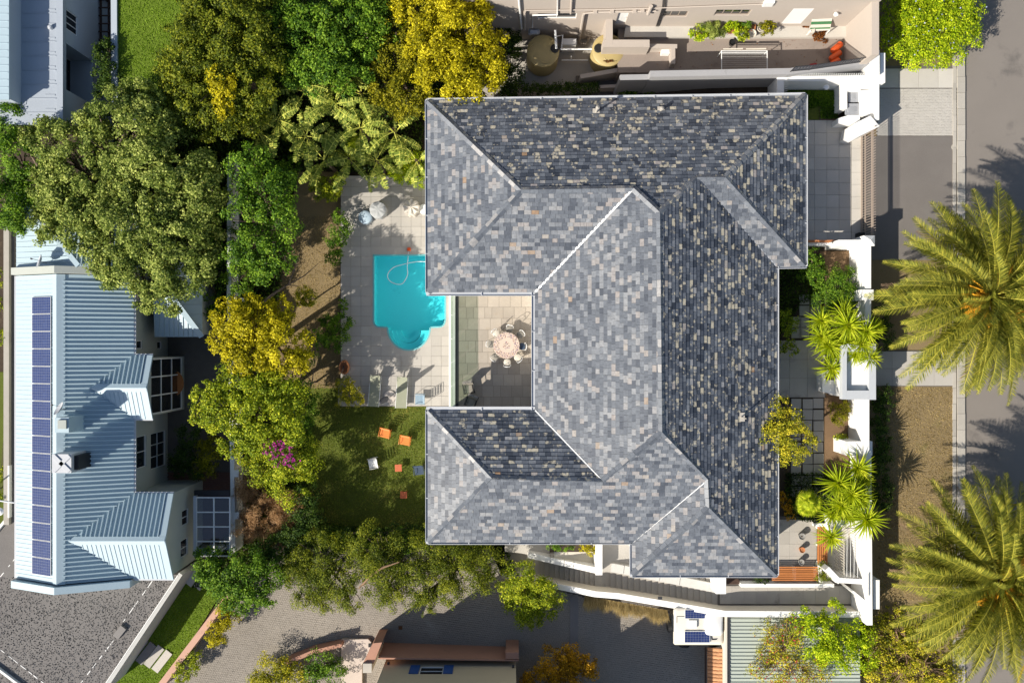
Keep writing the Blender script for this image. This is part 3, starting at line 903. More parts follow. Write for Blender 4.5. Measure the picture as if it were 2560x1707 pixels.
full = sorted([i for i in range(len(SL)) if SL[i][0] > .08], key=lambda i: -SL[i][0] * (1.3 - .02 * (SL[i][1][0] - Vector((4, 0, 5))).length))[:300]
fset = set(full)
mb = MB()
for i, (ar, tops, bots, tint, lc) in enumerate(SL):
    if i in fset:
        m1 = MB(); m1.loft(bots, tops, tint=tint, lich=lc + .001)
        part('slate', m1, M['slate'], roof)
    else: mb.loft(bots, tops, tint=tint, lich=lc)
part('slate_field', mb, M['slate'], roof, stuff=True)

def caps(a, b, na, nb, wd=.20, ln=.45):
    a, b = RP[a], RP[b]
    L = (b - a).length; n = max(2, int(L / ln)); d = (b - a) / n
    for i in range(n):
        m1 = MB()
        p, q = a + d * i, a + d * (i + 1) * 1 - d * .02
        up = Vector((0, 0, .085 + random.uniform(0, .012)))
        lift = Vector((0, 0, .03))
        for nrm in (na, nb):
            dr = nrm.cross(d).normalized()
            if (dr.z > 0): dr = -dr
            w_ = wd * random.uniform(.92, 1.06)
            l0, l1 = p + up + lift, q + up
            dn_ = Vector((0, 0, -.065)); tops = [l0, l1, l1 + dr * w_ + dn_, l0 + dr * w_ + dn_]
            m1.loft([t - Vector((0, 0, .07)) for t in tops], tops, tint=random.choice((.45, .5, .55, .62, .66, .7, .9)), lich=.001 if nrm.y < .1 and nrm.x < .1 else .8)
        part('ridge_tile', m1, M['slate'], roof)

def fn(fs):
    P = [RP[k] for k in fs.split()]; nn = Vector()
    for i in range(len(P)): nn += (P[i] - P[0]).cross(P[(i + 1) % len(P)] - P[0])
    nn.normalize(); return nn if nn.z > 0 else -nn
FN = [fn(f) for f, _ in FACES]
for a, b, i, j in (('A', 'r1', 0, 1), ('L', 'r1', 1, 2), ('r1', 'r2', 0, 2), ('r2', 'r3', 0, 3), ('r3', 'r6', 3, 4), ('r3', 'r4', 0, 4), ('r4', 'r5', 0, 6), ('B', 'r5', 0, 5), ('C', 'r5', 5, 6),
                   ('r7', 'r6', 3, 9), ('r6', 'r9', 9, 4), ('r9', 'r10', 10, 4), ('E', 'r10', 4, 11), ('F', 'r10', 10, 11), ('r8', 'r7', 7, 9), ('I', 'r8', 7, 8), ('H', 'r8', 8, 9)):
    caps(a, b, FN[i], FN[j])
for a, b in (('K', 'r2'), ('G', 'r9'), ('J', 'r7')):
    m1 = MB(); m1.bar(RP[a] + Vector((0, 0, .035)), RP[b] + Vector((0, 0, .035)), .13 if a != 'J' else .07, .02); part('valley_flashing', m1, M['wmetal'], roof)
m1 = MB(); m1.bar(RP['D'] + Vector((0, 0, .03)), RP['r4'] + Vector((0, 0, .03)), .06, .02); part('valley_flashing', m1, M['gutter'], roof)
for i in range(12):
    a, b = outline[i], outline[(i + 1) % 12]
    d = (b - a).normalized(); out = Vector((d.y, -d.x, 0))
    cnt = Vector((8, 0, 0))
    mid = (a + b) / 2
    # outward side: the one that leaves the roof outline
    k_ = (H - ZE) / H / PPM
    pxm = ((mid.x + out.x * .3) / k_ + 1280, 853.5 - (mid.y + out.y * .3) / k_)
    if inpoly(pxm[0], pxm[1], [D(RV[q][0], RV[q][1]) for q in 'ABCDEFGHIJKL']): out = -out
    m1 = MB()
    court = 'ABCDEFGHIJKL'[i] in 'IJK'
    wd_ = .20 if court else .13
    a = a + Vector((0, 0, .004 * (i % 3))); b = b + Vector((0, 0, .004 * (i % 3)))
    for o_, h_, t_ in ((.02, -.10, .02), (wd_, -.02, .02)):
        m1.bar(a + out * o_ - d * (wd_ if o_ > .1 else 0) * 0 + Vector((0, 0, h_)), b + out * o_ + Vector((0, 0, h_)), .028, .14)
    m1.bar(a + out * (wd_ / 2) + Vector((0, 0, -.075 if not court else -.03)) - d * .1, b + out * (wd_ / 2) + Vector((0, 0, -.075 if not court else -.03)) + d * .1, wd_, .02)
    part('gutter', m1, M['gutter'], roof)
    nb_ = int((b - a).length / 2.2)
    for q in range(1, nb_):
        p = a + (b - a) * q / nb_
        m2 = MB(); m2.box(p + out * wd_ / 2 + Vector((0, 0, .03)), (.05 if abs(d.x) > .5 else wd_ + .03, .05 if abs(d.y) > .5 else wd_ + .03, .025))
        part('gutter_bracket', m2, M['gutter'], roof)
# walls under the eaves
ins = .55
def shr(p, q, s):   # image point in D units moved inwards
    return W(D(p, q)[0], D(p, q)[1], ZE - .25)
wp = [(1002, 252), (1829, 240), (1829, 592), (1763, 592), (1763, 1300), (1472, 1300), (1472, 1224), (1003, 1224), (1003, 962), (1249, 962), (1249, 651), (1003, 651)]
mb = MB(); T = [W(*D(*p), ZE - .25) for p in wp]; T.reverse()
mb.loft([Vector((p.x, p.y, -3.6)) for p in T], T); part('wall', mb, M['white'], house)
# two flues on the north slope, one aerial on the east slope
def onroof(px, py, fi):
    P = [RP[k] for k in FACES[fi][0].split()]; nn = FN[fi]
    o, d = Vector((0, 0, H)), (W(px, py, 0) - Vector((0, 0, H)))
    return o + d * ((P[0] - o).dot(nn) / d.dot(nn))
for px, py, h in ((1490, 281, .9), (1652, 276, .35)):
    p = onroof(px, py, 0); m1 = MB()
    m1.tube([p, p + Vector((0, 0, h))], .06 if h > .5 else .09, 10); m1.lathe(p + Vector((0, 0, h)), [(.12, 0), (.12, .05), (.02, .1)], 10)
    m1.box(p + Vector((0, 0, .04)), (.4, .4, .03), M=None); part('flue_pipe', m1, M['kerb'], house)
p = onroof(1852, 1042, 4); m1 = MB(); m1.tube([p, p + Vector((0, 0, 1.0))], .035, 8); m1.box(p + Vector((0, 0, .05)), (.42, .5, .03)); part('vent_mast', m1, M['kerb'], house)

# terrace edge: coping with a glass balustrade
tb = thing('glass_balustrade', 'frameless greenish glass balustrade on a white coping along the terrace edge', 'balustrade', W(1130, 880, -.2))
mb = MB(); mb.prism(R_(1122, 736, 1138, 1022), .10, -3.4); part('coping_wall', mb, M['white'], tb)
mb = MB(); mb.prism(R_(1138.2, 736, 1146, 1022), .035, -.2); part('shadow_strip', mb, M['darkmetal'], tb)  # dark strip stands in for the shadow along the balustrade foot
gx = W(1131, 0, .1).x
ya, yb = W(0, 730, .1).y, W(0, 1022, .1).y
for i in range(5):
    m1 = MB(); y0 = ya + (yb - ya) * i / 5; y1 = ya + (yb - ya) * (i + 1) / 5
    m1.box((gx, (y0 + y1) / 2, .72), (.016, abs(y1 - y0) - .03, 1.24)); part('glass_panel', m1, M['balglass'], tb)

# ------------------------------------------------------------------ facades
def onY(px, py, Y):
    z = H - Y * H * PPM / (853.5 - py)
    return (px - 1280) * (H - z) / H / PPM, z

def onX(px, py, X):
    z = H - X * H * PPM / (px - 1280)
    return (853.5 - py) * (H - z) / H / PPM, z

def wall_holes(mb, P, u0, u1, v0, v1, holes, depth=.18, back=True):
    us = sorted({u0, u1, *[h[i] for h in holes for i in (0, 1)]}); vs = sorted({v0, v1, *[h[i] for h in holes for i in (2, 3)]})
    for i in range(len(us) - 1):
        for j in range(len(vs) - 1):
            cu, cv = (us[i] + us[i + 1]) / 2, (vs[j] + vs[j + 1]) / 2
            if any(h[0] < cu < h[1] and h[2] < cv < h[3] for h in holes): continue
            mb.face([P(us[i], vs[j], 0), P(us[i + 1], vs[j], 0), P(us[i + 1], vs[j + 1], 0), P(us[i], vs[j + 1], 0)])
    for h in holes:
        dp = h[4] if len(h) > 4 else depth
        a, b, c, d = (h[0], h[2]), (h[1], h[2]), (h[1], h[3]), (h[0], h[3])
        for p, q in ((a, b), (b, c), (c, d), (d, a)): mb.face([P(*p, 0), P(*q, 0), P(*q, -dp), P(*p, -dp)])
        if back: mb.face([P(*a, -dp), P(*b, -dp), P(*c, -dp), P(*d, -dp)])

def window(root, P, u0, u1, v0, v1, dp, nx, ny, fm, pm, name='window', fw=.05):
    fr = MB()
    def bx(a, b, c, d, t0, t1):
        q = [(a, c), (b, c), (b, d), (a, d)]
        fr.loft([P(*p, t0) for p in q], [P(*p, t1) for p in q], capb=True)
    bx(u0, u1, v0, v0 + fw, -dp, -dp + .07); bx(u0, u1, v1 - fw, v1, -dp, -dp + .07)
    bx(u0, u0 + fw, v0 + fw, v1 - fw, -dp, -dp + .07); bx(u1 - fw, u1, v0 + fw, v1 - fw, -dp, -dp + .07)
    for i in range(1, nx):
        u = u0 + (u1 - u0) * i / nx; bx(u - fw * .4, u + fw * .4, v0 + fw, v1 - fw, -dp + .002, -dp + .06)
    for j in range(1, ny):
        v = v0 + (v1 - v0) * j / ny; bx(u0 + fw, u1 - fw, v - fw * .4, v + fw * .4, -dp + .004, -dp + .058)
    f = part(name, fr, fm, root)
    for i in range(nx):
        for j in range(ny):
            a, b = u0 + (u1 - u0) * i / nx + fw * .5, u0 + (u1 - u0) * (i + 1) / nx - fw * .5
            c, d = v0 + (v1 - v0) * j / ny + fw * .5, v0 + (v1 - v0) * (j + 1) / ny - fw * .5
            q = [(a, c), (b, c), (b, d), (a, d)]
            m1 = MB(); m1.loft([P(*p, -dp + .012) for p in q], [P(*p, -dp + .026) for p in q], capb=True); part('pane', m1, pm, f)
    return f

# ---- taupe house at the top
YB = 19.57
hb = thing('taupe_house', 'taupe rendered house at the top edge with pipes and windows above a back yard', 'house', (12, YB, -1.5))
def PB_(u, v, d): return Vector((u, YB - d, v))
hol = []
def rb(x0, x1, yb, yt):
    a, z0 = onY(x0, yb, YB); b, z1 = onY(x1, yt, YB); return (a, b, z0, z1)
wins = [rb(1343, 1443, 49, 34), rb(1654, 1723, 44, 29), rb(1783, 1881, 40, 25)]
dr = rb(1537, 1573, 62, 33); gd = rb(1952, 2036, 60, 22)
mb = MB()
wall_holes(mb, PB_, -3.0, 21.2, -3.2, 9.0, [(*w_, .16) for w_ in wins] + [(*dr, .2), (*gd, .06)])
mb.loft([Vector((-3.0, YB + .02, -3.2)), Vector((21.2, YB + .02, -3.2)), Vector((21.2, YB + 9, -3.2)), Vector((-3, YB + 9, -3.2))],
        [Vector((-3.0, YB + .6, 8.99)), Vector((21.2, YB + .6, 8.99)), Vector((21.2, YB + 9, 8.99)), Vector((-3, YB + 9, 8.99))])
part('wall', mb, M['greige'], hb)
for w_, n_ in zip(wins, (2, 3, 4)): window(hb, PB_, *w_, .15, n_, 1, M['wmetal'] if n_ == 2 else M['taupe'], M['darkglass'])
m1 = MB(); m1.loft([PB_(dr[0], dr[2], -.19), PB_(dr[1], dr[2], -.19), PB_(dr[1], dr[3], -.19), PB_(dr[0], dr[3], -.19)], [PB_(dr[0], dr[2], -.12), PB_(dr[1], dr[2], -.12), PB_(dr[1], dr[3], -.12), PB_(dr[0], dr[3], -.12)]); dro = part('door', m1, M['wmetal'], hb)
m1 = MB(); m1.box(PB_(dr[1] - .12, (dr[2] + dr[3]) / 2, -.08), (.12, .06, .03)); part('handle', m1, M['gutter'], dro)
m1 = MB(); m1.loft([PB_(gd[0], gd[2], -.055), PB_(gd[1], gd[2], -.055), PB_(gd[1], gd[3], -.055), PB_(gd[0], gd[3], -.055)], [PB_(gd[0], gd[2], -.01), PB_(gd[1], gd[2], -.01), PB_(gd[1], gd[3], -.01), PB_(gd[0], gd[3], -.01)]); part('shutter_door', m1, M['white'], hb)
def pipe(pts, r, mat, name='drainpipe'):
    m1 = MB(); m1.tube([PB_(*onY(x, y, YB), r + .03) for x, y in pts], r, 8); part(name, m1, mat, hb, smooth=True)
pipe([(1296, -20), (1304, 68)], .07, M['pvc']); pipe([(1395, -20), (1393, 34), (1332, 35), (1331, 66)], .05, M['pvc']); pipe([(1430, -20), (1427, 30)], .07, M['greige'])
pipe([(1312, 25), (1312, 70)], .08, M['greige']); pipe([(1459, 31), (1448, 95)], .09, M['greige']); pipe([(1459, 31), (1490, 28), (1640, 25)], .05, M['greige'])
pipe([(1312, 24), (1500, 22), (1640, 18), (1920, 8)], .035, M['greige']); pipe([(1620, 30), (1628, 10)], .11, M['greige'])
for k in range(3): pipe([(1658 + k * 4, -10), (1656 + k * 4, 18), (1640 + k * 3, 65)], .02, M['black'], 'cable')
for (x, y) in ((1488, 28), (1530, 27), (1586, 26), (1606, 25)):
    m1 = MB(); X_, Z_ = onY(x, y, YB); m1.box(PB_(X_, Z_, .1), (.22, .2, .18)); part('pipe_clamp', m1, M['greige'], hb)
m1 = MB(); X_, Z_ = onY(1921, 7, YB); m1.loft([PB_(X_ - .3, Z_ - .3, .0), PB_(X_ + .3, Z_ - .3, 0), PB_(X_ + .3, Z_ + .3, 0), PB_(X_ - .3, Z_ + .3, 0)], [PB_(X_ - .28, Z_ - .28, .14), PB_(X_ + .28, Z_ - .28, .14), PB_(X_ + .28, Z_ + .28, .14), PB_(X_ - .28, Z_ + .28, .14)]); part('vent_hood', m1, M['wmetal'], hb)
X_, Z_ = onY(2090, 30, YB); m1 = MB(); m1.lathe(PB_(X_, Z_, .15), [(.0, -.1), (.12, -.08), (.14, .05), (.04, .12), (0, .12)][::1], 12); part('wall_lamp', m1, M['wmetal'], hb)

cy = sheet('courtyard', [(1545, 62), (2125, 60), (2125, 182), (1545, 182)], 0.0, M['courtyard'], 3.6)
lg = sheet('raised_ledge', [(1565, 60), (2116, 58), (2116, 93), (1560, 93)], .28, M['paver'], .4)
ty = sheet('tank_yard', [(1180, 60), (1548, 60), (1548, 232), (1180, 240)], -1.9, M['concrete'], 2)
np_ = sheet('north_passage', [(1440, 190), (2140, 160), (2140, 262), (1440, 262)], -1.7, M['joint'], 2)
for i in range(16):
    mbs = MB(); x0 = 1640 + i * 18
    mbs.prism(R_(x0, 205, x0 + 18.3, 262), -1.62 + .085 * max(0, i - 0), -1.8)
    part('step', mbs, M['darkpaver'], np_)

def wallthing(name, label, mat, segs, cat='wall', group=None):
    """segs: (points, width m, top z, bottom z)"""
    P0 = W(*segs[0][0][0], 0)
    t = thing(name, label, cat, (P0.x, P0.y, segs[0][3] if not isinstance(segs[0][3], list) else 0), 0, group)
    return t

def mwall(name, label, mat, lines=(), blocks=(), cop=None, cat='wall', partname='wall'):
    pts = lines[0][0][0] if lines else blocks[0][0][0]
    zb = lines[0][3] if lines else blocks[0][2]
    t = thing(name, label, cat, W(*pts, zb))
    for q, (pl, wd, zt, zb) in enumerate(lines):
        zt = [z - .007 * q for z in zt] if isinstance(zt, list) else zt - .007 * q
        m1 = MB(); m1.wallline(pl, wd + .004 * q, zt, zb); part('wall_body', m1, M[mat], t)
        if cop:
            zz = zt if isinstance(zt, list) else [zt] * len(pl)
            m1 = MB(); m1.wallline(pl, wd + .05, [z + .05 for z in zz], min(zz) - .0 if len(set(zz)) == 1 else zb) if len(set(zz)) == 1 else None
            if m1.v: part('coping', m1, M[cop], t)
    for q, (pl, zt, zb) in enumerate(blocks):
        m1 = MB(); m1.prism(pl, zt, zb); part('pier' if q or lines else 'wall_body', m1, M[mat], t)
    return t

mwall('retaining_wall', 'long grey retaining wall between the back yard and the sunken steps', 'greywall',
      [([(1557, 194), (1632, 192.5)], .32, 1.6, -2.2), ([(1633, 185), (1976, 178.5)], .36, 2.3, -2.2), ([(1975, 178.5), (2172, 153)], .36, 2.3, -2.2)])
mwall('yard_wall', 'taupe L shaped screen wall rising in front of the right water tank', 'greige',
      [([(1523, 50), (1523, 104)], .42, 1.3, -1.9), ([(1517, 109), (1615, 109)], .44, 1.3, -1.9), ([(1615, 115), (1688, 116)], .24, .75, -1.9), ([(1683, 119), (1683, 155)], .24, .75, -1.9)])
mwall('tank_yard_wall', 'low slanting grey wall below the right water tank', 'greige',
      [([(1456, 191), (1592, 167)], .26, -.3, -2.2), ([(1599, 131), (1599, 166)], .44, -.3, -2.2)])
mwall('boundary_wall', 'tall taupe boundary wall at the right end of the back yard', 'greige',
      [([(2188.5, -60), (2188.5, 128)], .42, 3.9, -.1)])
mwall('passage_low_wall', 'low pale wall under the dark hedge by the tank yard', 'greige', [([(1300, 228), (1560, 214)], .2, -.9, -2.2)])

fence = thing('black_railing', 'black slatted railing standing on the retaining wall by the orange kayaks', 'fence', W(1976, 180, 2.3))
pl = [(1976, 180), (2022, 176), (2158, 156)]
for q in range(2):
    a, b = W(*pl[q], 2.3), W(*pl[q + 1], 2.3)
    for zz in (.12 + q * .006, .86 + q * .006):
        m1 = MB(); m1.bar(a + Vector((0, 0, zz)), b + Vector((0, 0, zz)), .04, .05); part('rail', m1, M['darkmetal'], fence)
    n_ = int((b - a).length / .16)
    for i in range(1 if q else 0, n_ + 1):
        p = a + (b - a) * i / n_; m1 = MB(); m1.bar(p + Vector((0, 0, 0 if i in (0, n_) else .14)), p + Vector((0, 0, .93)), .04, .03 if i not in (0, n_) else .05); part('baluster', m1, M['darkmetal'], fence)

# ---- bin enclosure and street walls
be = mwall('bin_enclosure', 'white walled bin enclosure with a row of spikes on its wall', 'white',
      blocks=[([(1960, 191), (2196, 189), (2196, 203), (1960, 203)], 1.75, -.1), ([(1943, 191), (1960, 191), (1960, 240), (1943, 240)], 1.74, -1.7),
              ([(2103, 203.4), (2196, 203.4), (2196, 224), (2103, 230)], 1.2, -.1), ([(2103, 230.4), (2118, 228), (2118, 272), (2103, 272)], 1.2, -.1), ([(2151, 224.3), (2196, 224.3), (2196, 290), (2151, 290)], 1.2, -.1),
              ([(2094, 297), (2120, 288.5), (2150, 288.5), (2150, 309), (2094, 309)], 1.0, -.1),
              ([(2186, 190), (2198, 190), (2198, 300), (2186, 300)], 1.79, -.1), ([(2176, 127), (2199, 126), (2199, 188.6), (2176, 188.6)], 2.4, -1.7),
              ([(2201, 133), (2213, 133), (2213, 207), (2201, 207)], 2.05, -.1),
              ([(2130, 338), (2136, 309), (2176, 289.5), (2199, 316), (2150, 340)], 1.9, -.1)])
a, b = W(1962, 192, 1.75), W(2178, 191, 1.75)
for i in range(40):
    p = a + (b - a) * i / 39; m1 = MB(); m1.bar(p, p + Vector((0, .14, .14)), .035, .02); part('spike', m1, M['wmetal'], be)
for i in range(8):
    p = W(1961, 196 + i * 5.5, 1.75); m1 = MB(); m1.bar(p, p + Vector((.14, 0, .12)), .02, .035); part('spike', m1, M['wmetal'], be)
X_ = W(2066, 218, 1.3); m1 = MB(); m1.lathe(X_, [(0, .09), (.12, .07), (.17, 0), (.15, -.08), (0, -.1)][::-1], 14); part('bulkhead_lamp', m1, M['wmetal'], be)
sheet('grass_bed', R_(1950, 226, 2095, 300), .03, M['lawn'])
rbp = sheet('brick_patch', R_(2050, 268, 2094, 300), .036, M['joint'])
paving('red_brick', R_(2051, 268, 2094, 300), .05, 8, 4, M['redbrickpave'], rbp)

sw = mwall('street_wall', 'tall white street wall with piers between the garden and the palms', 'white',
      [([(2170.5, 616), (2170.5, 870)], .34, 2.3, -.1), ([(2166, 990), (2166, 1135)], .34, 2.2, -.1), ([(2171, 1135), (2174, 1555)], .34, 2.2, -.1),
       ([(2104, 607), (2160, 607)], .34, 2.1, -.1)],
      blocks=[([(2152, 724), (2184, 724), (2184, 750), (2152, 750)], 2.4, -.1), ([(2115, 1103), (2181, 1103), (2181, 1138), (2115, 1138)], 1.9, -.1), ([(2183.5, 1449), (2199, 1449), (2199, 1522), (2183.5, 1522)], 1.9, -.1)])
m1 = MB(); q = [W(2159, 589, 2.35), W(2187, 589, 2.35), W(2187, 614.5, 2.35), W(2159, 614.5, 2.35)][::-1]
m1.loft([Vector((p.x, p.y, -.1)) for p in q], q); ap = sum(q, Vector()) / 4 + Vector((0, 0, .22)); m1.add(q + [ap], [(0, 1, 4), (1, 2, 4), (2, 3, 4), (3, 0, 4)]); part('gate_pier', m1, M['white'], sw)
for i in range(18):
    p = W(2172, 1434 + i * 3.2, 2.2); m1 = MB(); m1.bar(p, p + Vector((-.10, 0, .14)), .02, .03); part('spike', m1, M['wmetal'], sw)
porch = mwall('porch', 'white entrance porch with a sunken flat roof beside the path to the street', 'white',
      blocks=[([(2108, 868), (2189, 859), (2189, 998), (2108, 992)], 2.25, -.1), ([(2056, 930), (2107.6, 906), (2107.6, 990), (2056, 979)], 1.0, .02)])
m1 = MB()
for q_ in (R_(2106, 862, 2117, 998), R_(2173, 859, 2190, 999), R_(2117.3, 976, 2172.7, 998.5), R_(2117.3, 860, 2172.7, 879)): m1.prism(q_, 2.62, 2.2)
part('parapet', m1, M['porchgrey'], porch)
m1 = MB(); m1.prism(R_(2064, 934, 2098, 950), 1.03, .9); part('planter_soil', m1, M['soil'], porch)
mwall('garden_low_wall', 'low white wall with a red tiled top by the driveway corner', 'white', [([(2018, 609), (2103, 609)], .25, .6, -.05)])
dm = MB(); dm.prism(R_(2016, 600, 2090, 606), .72, .55); 
solo('clay_coping', dm, M['terracotta'], 'row of red clay tiles on the low wall at the driveway corner', 'coping')

gate = thing('sliding_gate', 'taupe steel sliding gate of upright bars across the driveway', 'gate', (21.8, 10, .05))
gX = 21.82; y0, y1 = W(0, 612, .1).y, W(0, 336, .1).y
for zz, wd, th in ((.10, .09, .12), (.58, .06, .08), (1.45, .05, .04), (1.58, .11, .07)):
    m1 = MB(); m1.bar((gX, y0, zz), (gX, y1, zz), wd, th); part('rail', m1, M['taupe'], gate)
n_ = int((y1 - y0) / .158)
for i in range(n_ + 1):
    y = y0 + (y1 - y0) * i / n_; m1 = MB(); m1.bar((gX + .004, y, .12), (gX + .004, y, 2.0), .03, .03 if i % n_ else .09); part('gate_bar', m1, M['taupe'], gate)
m1 = MB(); m1.box((21.6, W(0, 590, .2).y, .35), (.35, .3, .6)); part('motor_box', m1, M['black'], gate)

# side stairs to the rear and the wall beside them
ss = sheet('side_stairs', [(1262, 1370), (1300, 1370), (1300, 1400), (1262, 1400)], -3.95, M['concrete'], .3)
low = [(1262, 1419.5), (1488, 1460), (1527, 1462.5), (1797, 1511)]
def lowy(x):
    for (a, b), (c, d) in zip(low[:-1], low[1:]):
        if a <= x <= c: return b + (d - b) * (x - a) / (c - a)
    return low[-1][1]
steps = [(1262 + i * (1488 - 1262) / 18, 1262 + (i + 1) * (1488 - 1262) / 18) for i in range(18)] + [(1488, 1527)] + [(1527 + i * 14.95, 1527 + (i + 1) * 14.95) for i in range(18)]
for i, (a, b) in enumerate(steps):
    z = -.115 * (len(steps) - i)
    m1 = MB(); m1.prism([(a - .6, lowy(a) - 74), (b, lowy(b) - 74), (b, lowy(b) + 7), (a - .6, lowy(a) + 7)], z, z - 1.2); part('step', m1, M['concrete'], ss)
sg = MB(); sg.prism([(1290, 1340), (1620, 1340), (1620, 1480), (1490, 1440), (1290, 1400)], [-2.2, -1.4, -.9, -1.4, -2.2], -3.6)
swl = thing('stair_wall', 'long white sloping wall down the outside of the side stairs', 'wall', W(1500, 1487, -3))
cp = [(1222, 1432, -3.2), (1261, 1440, -3.05), (1379, 1462, -2.05), (1488, 1484, -1.1), (1547, 1489, -.9), (1811, 1533, 1.0), (1960, 1534, 1.05), (2168, 1535, 1.05)]
for (a, b) in zip(cp[:-1], cp[1:]):
    m1 = MB(); p, q = W(*a), W(*b); d = Vector((q.x - p.x, q.y - p.y, 0)).normalized(); nn = Vector((-d.y, d.x, 0)) * .17
    top = [p - nn - d * .002, q - nn, q + nn, p + nn - d * .002]
    m1.loft([Vector((v.x, v.y, -4)) for v in top], top); wb = part('wall_body', m1, M['cream'], swl)
    m2 = MB(); top = [v + Vector((0, 0, .05)) for v in [p - nn * 1.08, q - nn * 1.08, q + nn * 1.08, p + nn * 1.08]]
    m2.loft([v - Vector((0, 0, .046)) for v in top], top); part('coping', m2, M['white'], swl)
for (x, y, z) in ((1353, 1450.5, -2.05), (1650, 1496, -.1), (1294, 1437, -2.6)):
    p = W(x, y, z); m1 = MB(); m1.box(p + Vector((0, .05, 0)), (.26, .16, .1)); part('step_light', m1, M['darkmetal'], swl)
tp = thing('terraced_planter', 'white stepped planter wall between the stairs and the house', 'planter', W(1440, 1400, -2.5))
def slope_wall(pts, wd, drop, mat, par, nm):
    for (a, b) in zip(pts[:-1], pts[1:]):
        m1 = MB(); p, q = W(*a), W(*b); d = Vector((q.x - p.x, q.y - p.y, 0)).normalized(); nn = Vector((-d.y, d.x, 0)) * wd / 2
        top = [p - nn + d * .015, q - nn - d * .015, q + nn - d * .015, p + nn + d * .015]; m1.loft([v - Vector((0, 0, drop)) for v in top], top); part(nm, m1, mat, par)
slope_wall([(1320, 1387, -2.5), (1376, 1400, -2.05), (1411, 1408, -1.75), (1434, 1413, -1.55), (1490, 1425.5, -1.1)], .36, 1.6, M['white'], tp, 'coping_block')
m1 = MB(); m1.prism(R_(1489, 1352, 1506, 1437), -.75, -3.6); part('pier', m1, M['white'], tp)
m1 = MB(); m1.prism([(1385, 1350), (1489, 1350), (1489, 1425), (1385, 1402)], -2.1, -3.6); part('planter_bed', m1, M['cream'], tp)
m1 = MB(); m1.prism([(1375, 1352), (1488, 1352), (1488, 1379), (1375, 1379)], -2.0, -2.4); part('soil_bed', m1, M['soil'], tp)
m1 = MB(); m1.prism([(1507, 1345), (1575, 1345), (1575, 1437), (1507, 1428)], -1.7, -3.6); part('lower_landing', m1, M['paver'], tp)
m1 = MB(); m1.prism([(1262, 1345), (1374, 1345), (1374, 1396), (1300, 1382), (1262, 1378)], -3.0, -3.9); part('upper_landing', m1, M['paver'], tp)
tp2 = thing('tiled_planter', 'pale stone planter edging under the south eave beside the stairs', 'planter', W(1650, 1450, -1.5))
slope_wall([(1528, 1418, -1.5), (1560, 1424, -1.3), (1605, 1433, -1.0), (1650, 1442, -.7), (1700, 1452, -.4), (1790, 1470, .1)], .55, 1.5, M['coping'], tp2, 'edging_slab')
m1 = MB(); m1.prism(R_(1790, 1432, 1815, 1484), 1.3, -.5); part('pier', m1, M['white'], tp2)
mwall('passage_wall', 'low white wall between the wooden seat and the side passage', 'white', [([(1857, 1463), (2081, 1463.5)], .22, .62, -.1)])
m1 = MB(); m1.prism([(1815, 1448), (1845, 1446), (1855, 1460), (1815, 1460)], .3, -.1); solo('red_step_mat', m1, M['timber'], 'dark red brown door step beside the white pier on the passage', 'step')
kc = mwall('kitchen_yard_wall', 'white walled drying yard in the bottom right corner of the garden', 'white',
      [([(2096, 1306), (2160, 1306)], .3, 2.05, -.1), ([(2096, 1306), (2096, 1330)], .3, 2.05, -.1), ([(2072, 1425), (2096, 1450), (2164, 1454)], .3, 1.7, -.1)],
      blocks=[([(2129, 1478), (2134, 1476), (2163, 1500), (2158, 1503)], 2.0, -.1)])
sheet('drying_yard', R_(2068, 1310, 2160, 1445), .04, M['paver'], .1)
dl = thing('washing_line', 'wire washing line strung across the white drying yard', 'washing line', W(2130, 1380, .05))
for x in (2118, 2127, 2136, 2145):
    m1 = MB(); m1.tube([W(x, 1318, 1.6), W(x - 1, 1445, 1.6)], .012, 5); part('line', m1, M['wmetal'], dl)
for y in (1320, 1444):
    m1 = MB(); m1.tube([W(2115, y, 1.58), W(2148, y, 1.58)], .025, 6); part('crossbar', m1, M['taupe'], dl); m1 = MB(); m1.tube([W(2118, y, 0), W(2118, y, 1.58)], .03, 6); part('post', m1, M['taupe'], dl)
sp_ = thing('trellis_screen', 'pale upright trellis screen beside the wooden seat', 'trellis', W(2086, 1385, .1))
for i in range(14):
    p = W(2086, 1335 + i * 6.6, .1); m1 = MB(); m1.bar(p, p + Vector((.0, 0, 1.5)), .03, .03); part('upright', m1, M['cream'], sp_)
for zz in (.3, 1.4):
    m1 = MB(); m1.bar(W(2086, 1330, .1) + Vector((.02, 0, zz)), W(2086, 1425, .1) + Vector((.02, 0, zz)), .03, .05); part('rail', m1, M['cream'], sp_)

# benches
def bench(label, x0, y0, x1, y1, n, horiz, zs=.46, back=None, grp='slatted wooden seats on the patio'):
    t = thing('slatted_bench', label, 'bench', W((x0 + x1) / 2, (y0 + y1) / 2, .07), 0, grp)
    for i in range(n):
        m1 = MB(); g = .9
        if horiz: m1.prism(R_(x0, y0 + (y1 - y0) * i / n + g, x1, y0 + (y1 - y0) * (i + 1) / n - g), zs, zs - .04)
        else: m1.prism(R_(x0 + (x1 - x0) * i / n + g, y0, x0 + (x1 - x0) * (i + 1) / n - g, y1), zs, zs - .04)
        part('slat', m1, M['wood'], t)
    for q in range(3):
        m1 = MB()
        if horiz: c = x0 + 6 + (x1 - x0 - 12) * q / 2; m1.prism(R_(c - 2, y0 + 2, c + 2, y1 - 2), zs - .042, .06)
        else: c = y0 + 6 + (y1 - y0 - 12) * q / 2; m1.prism(R_(x0 + 2, c - 2, x1 - 2, c + 2), zs - .042, .06)
        part('support', m1, M['white'], t)
bench('slatted wooden bench along the right edge of the patio', 2043, 1315, 2070, 1412, 5, False)
bench('long slatted wooden bench along the bottom of the patio, half in shade', 1930, 1415, 2046, 1452, 7, True)
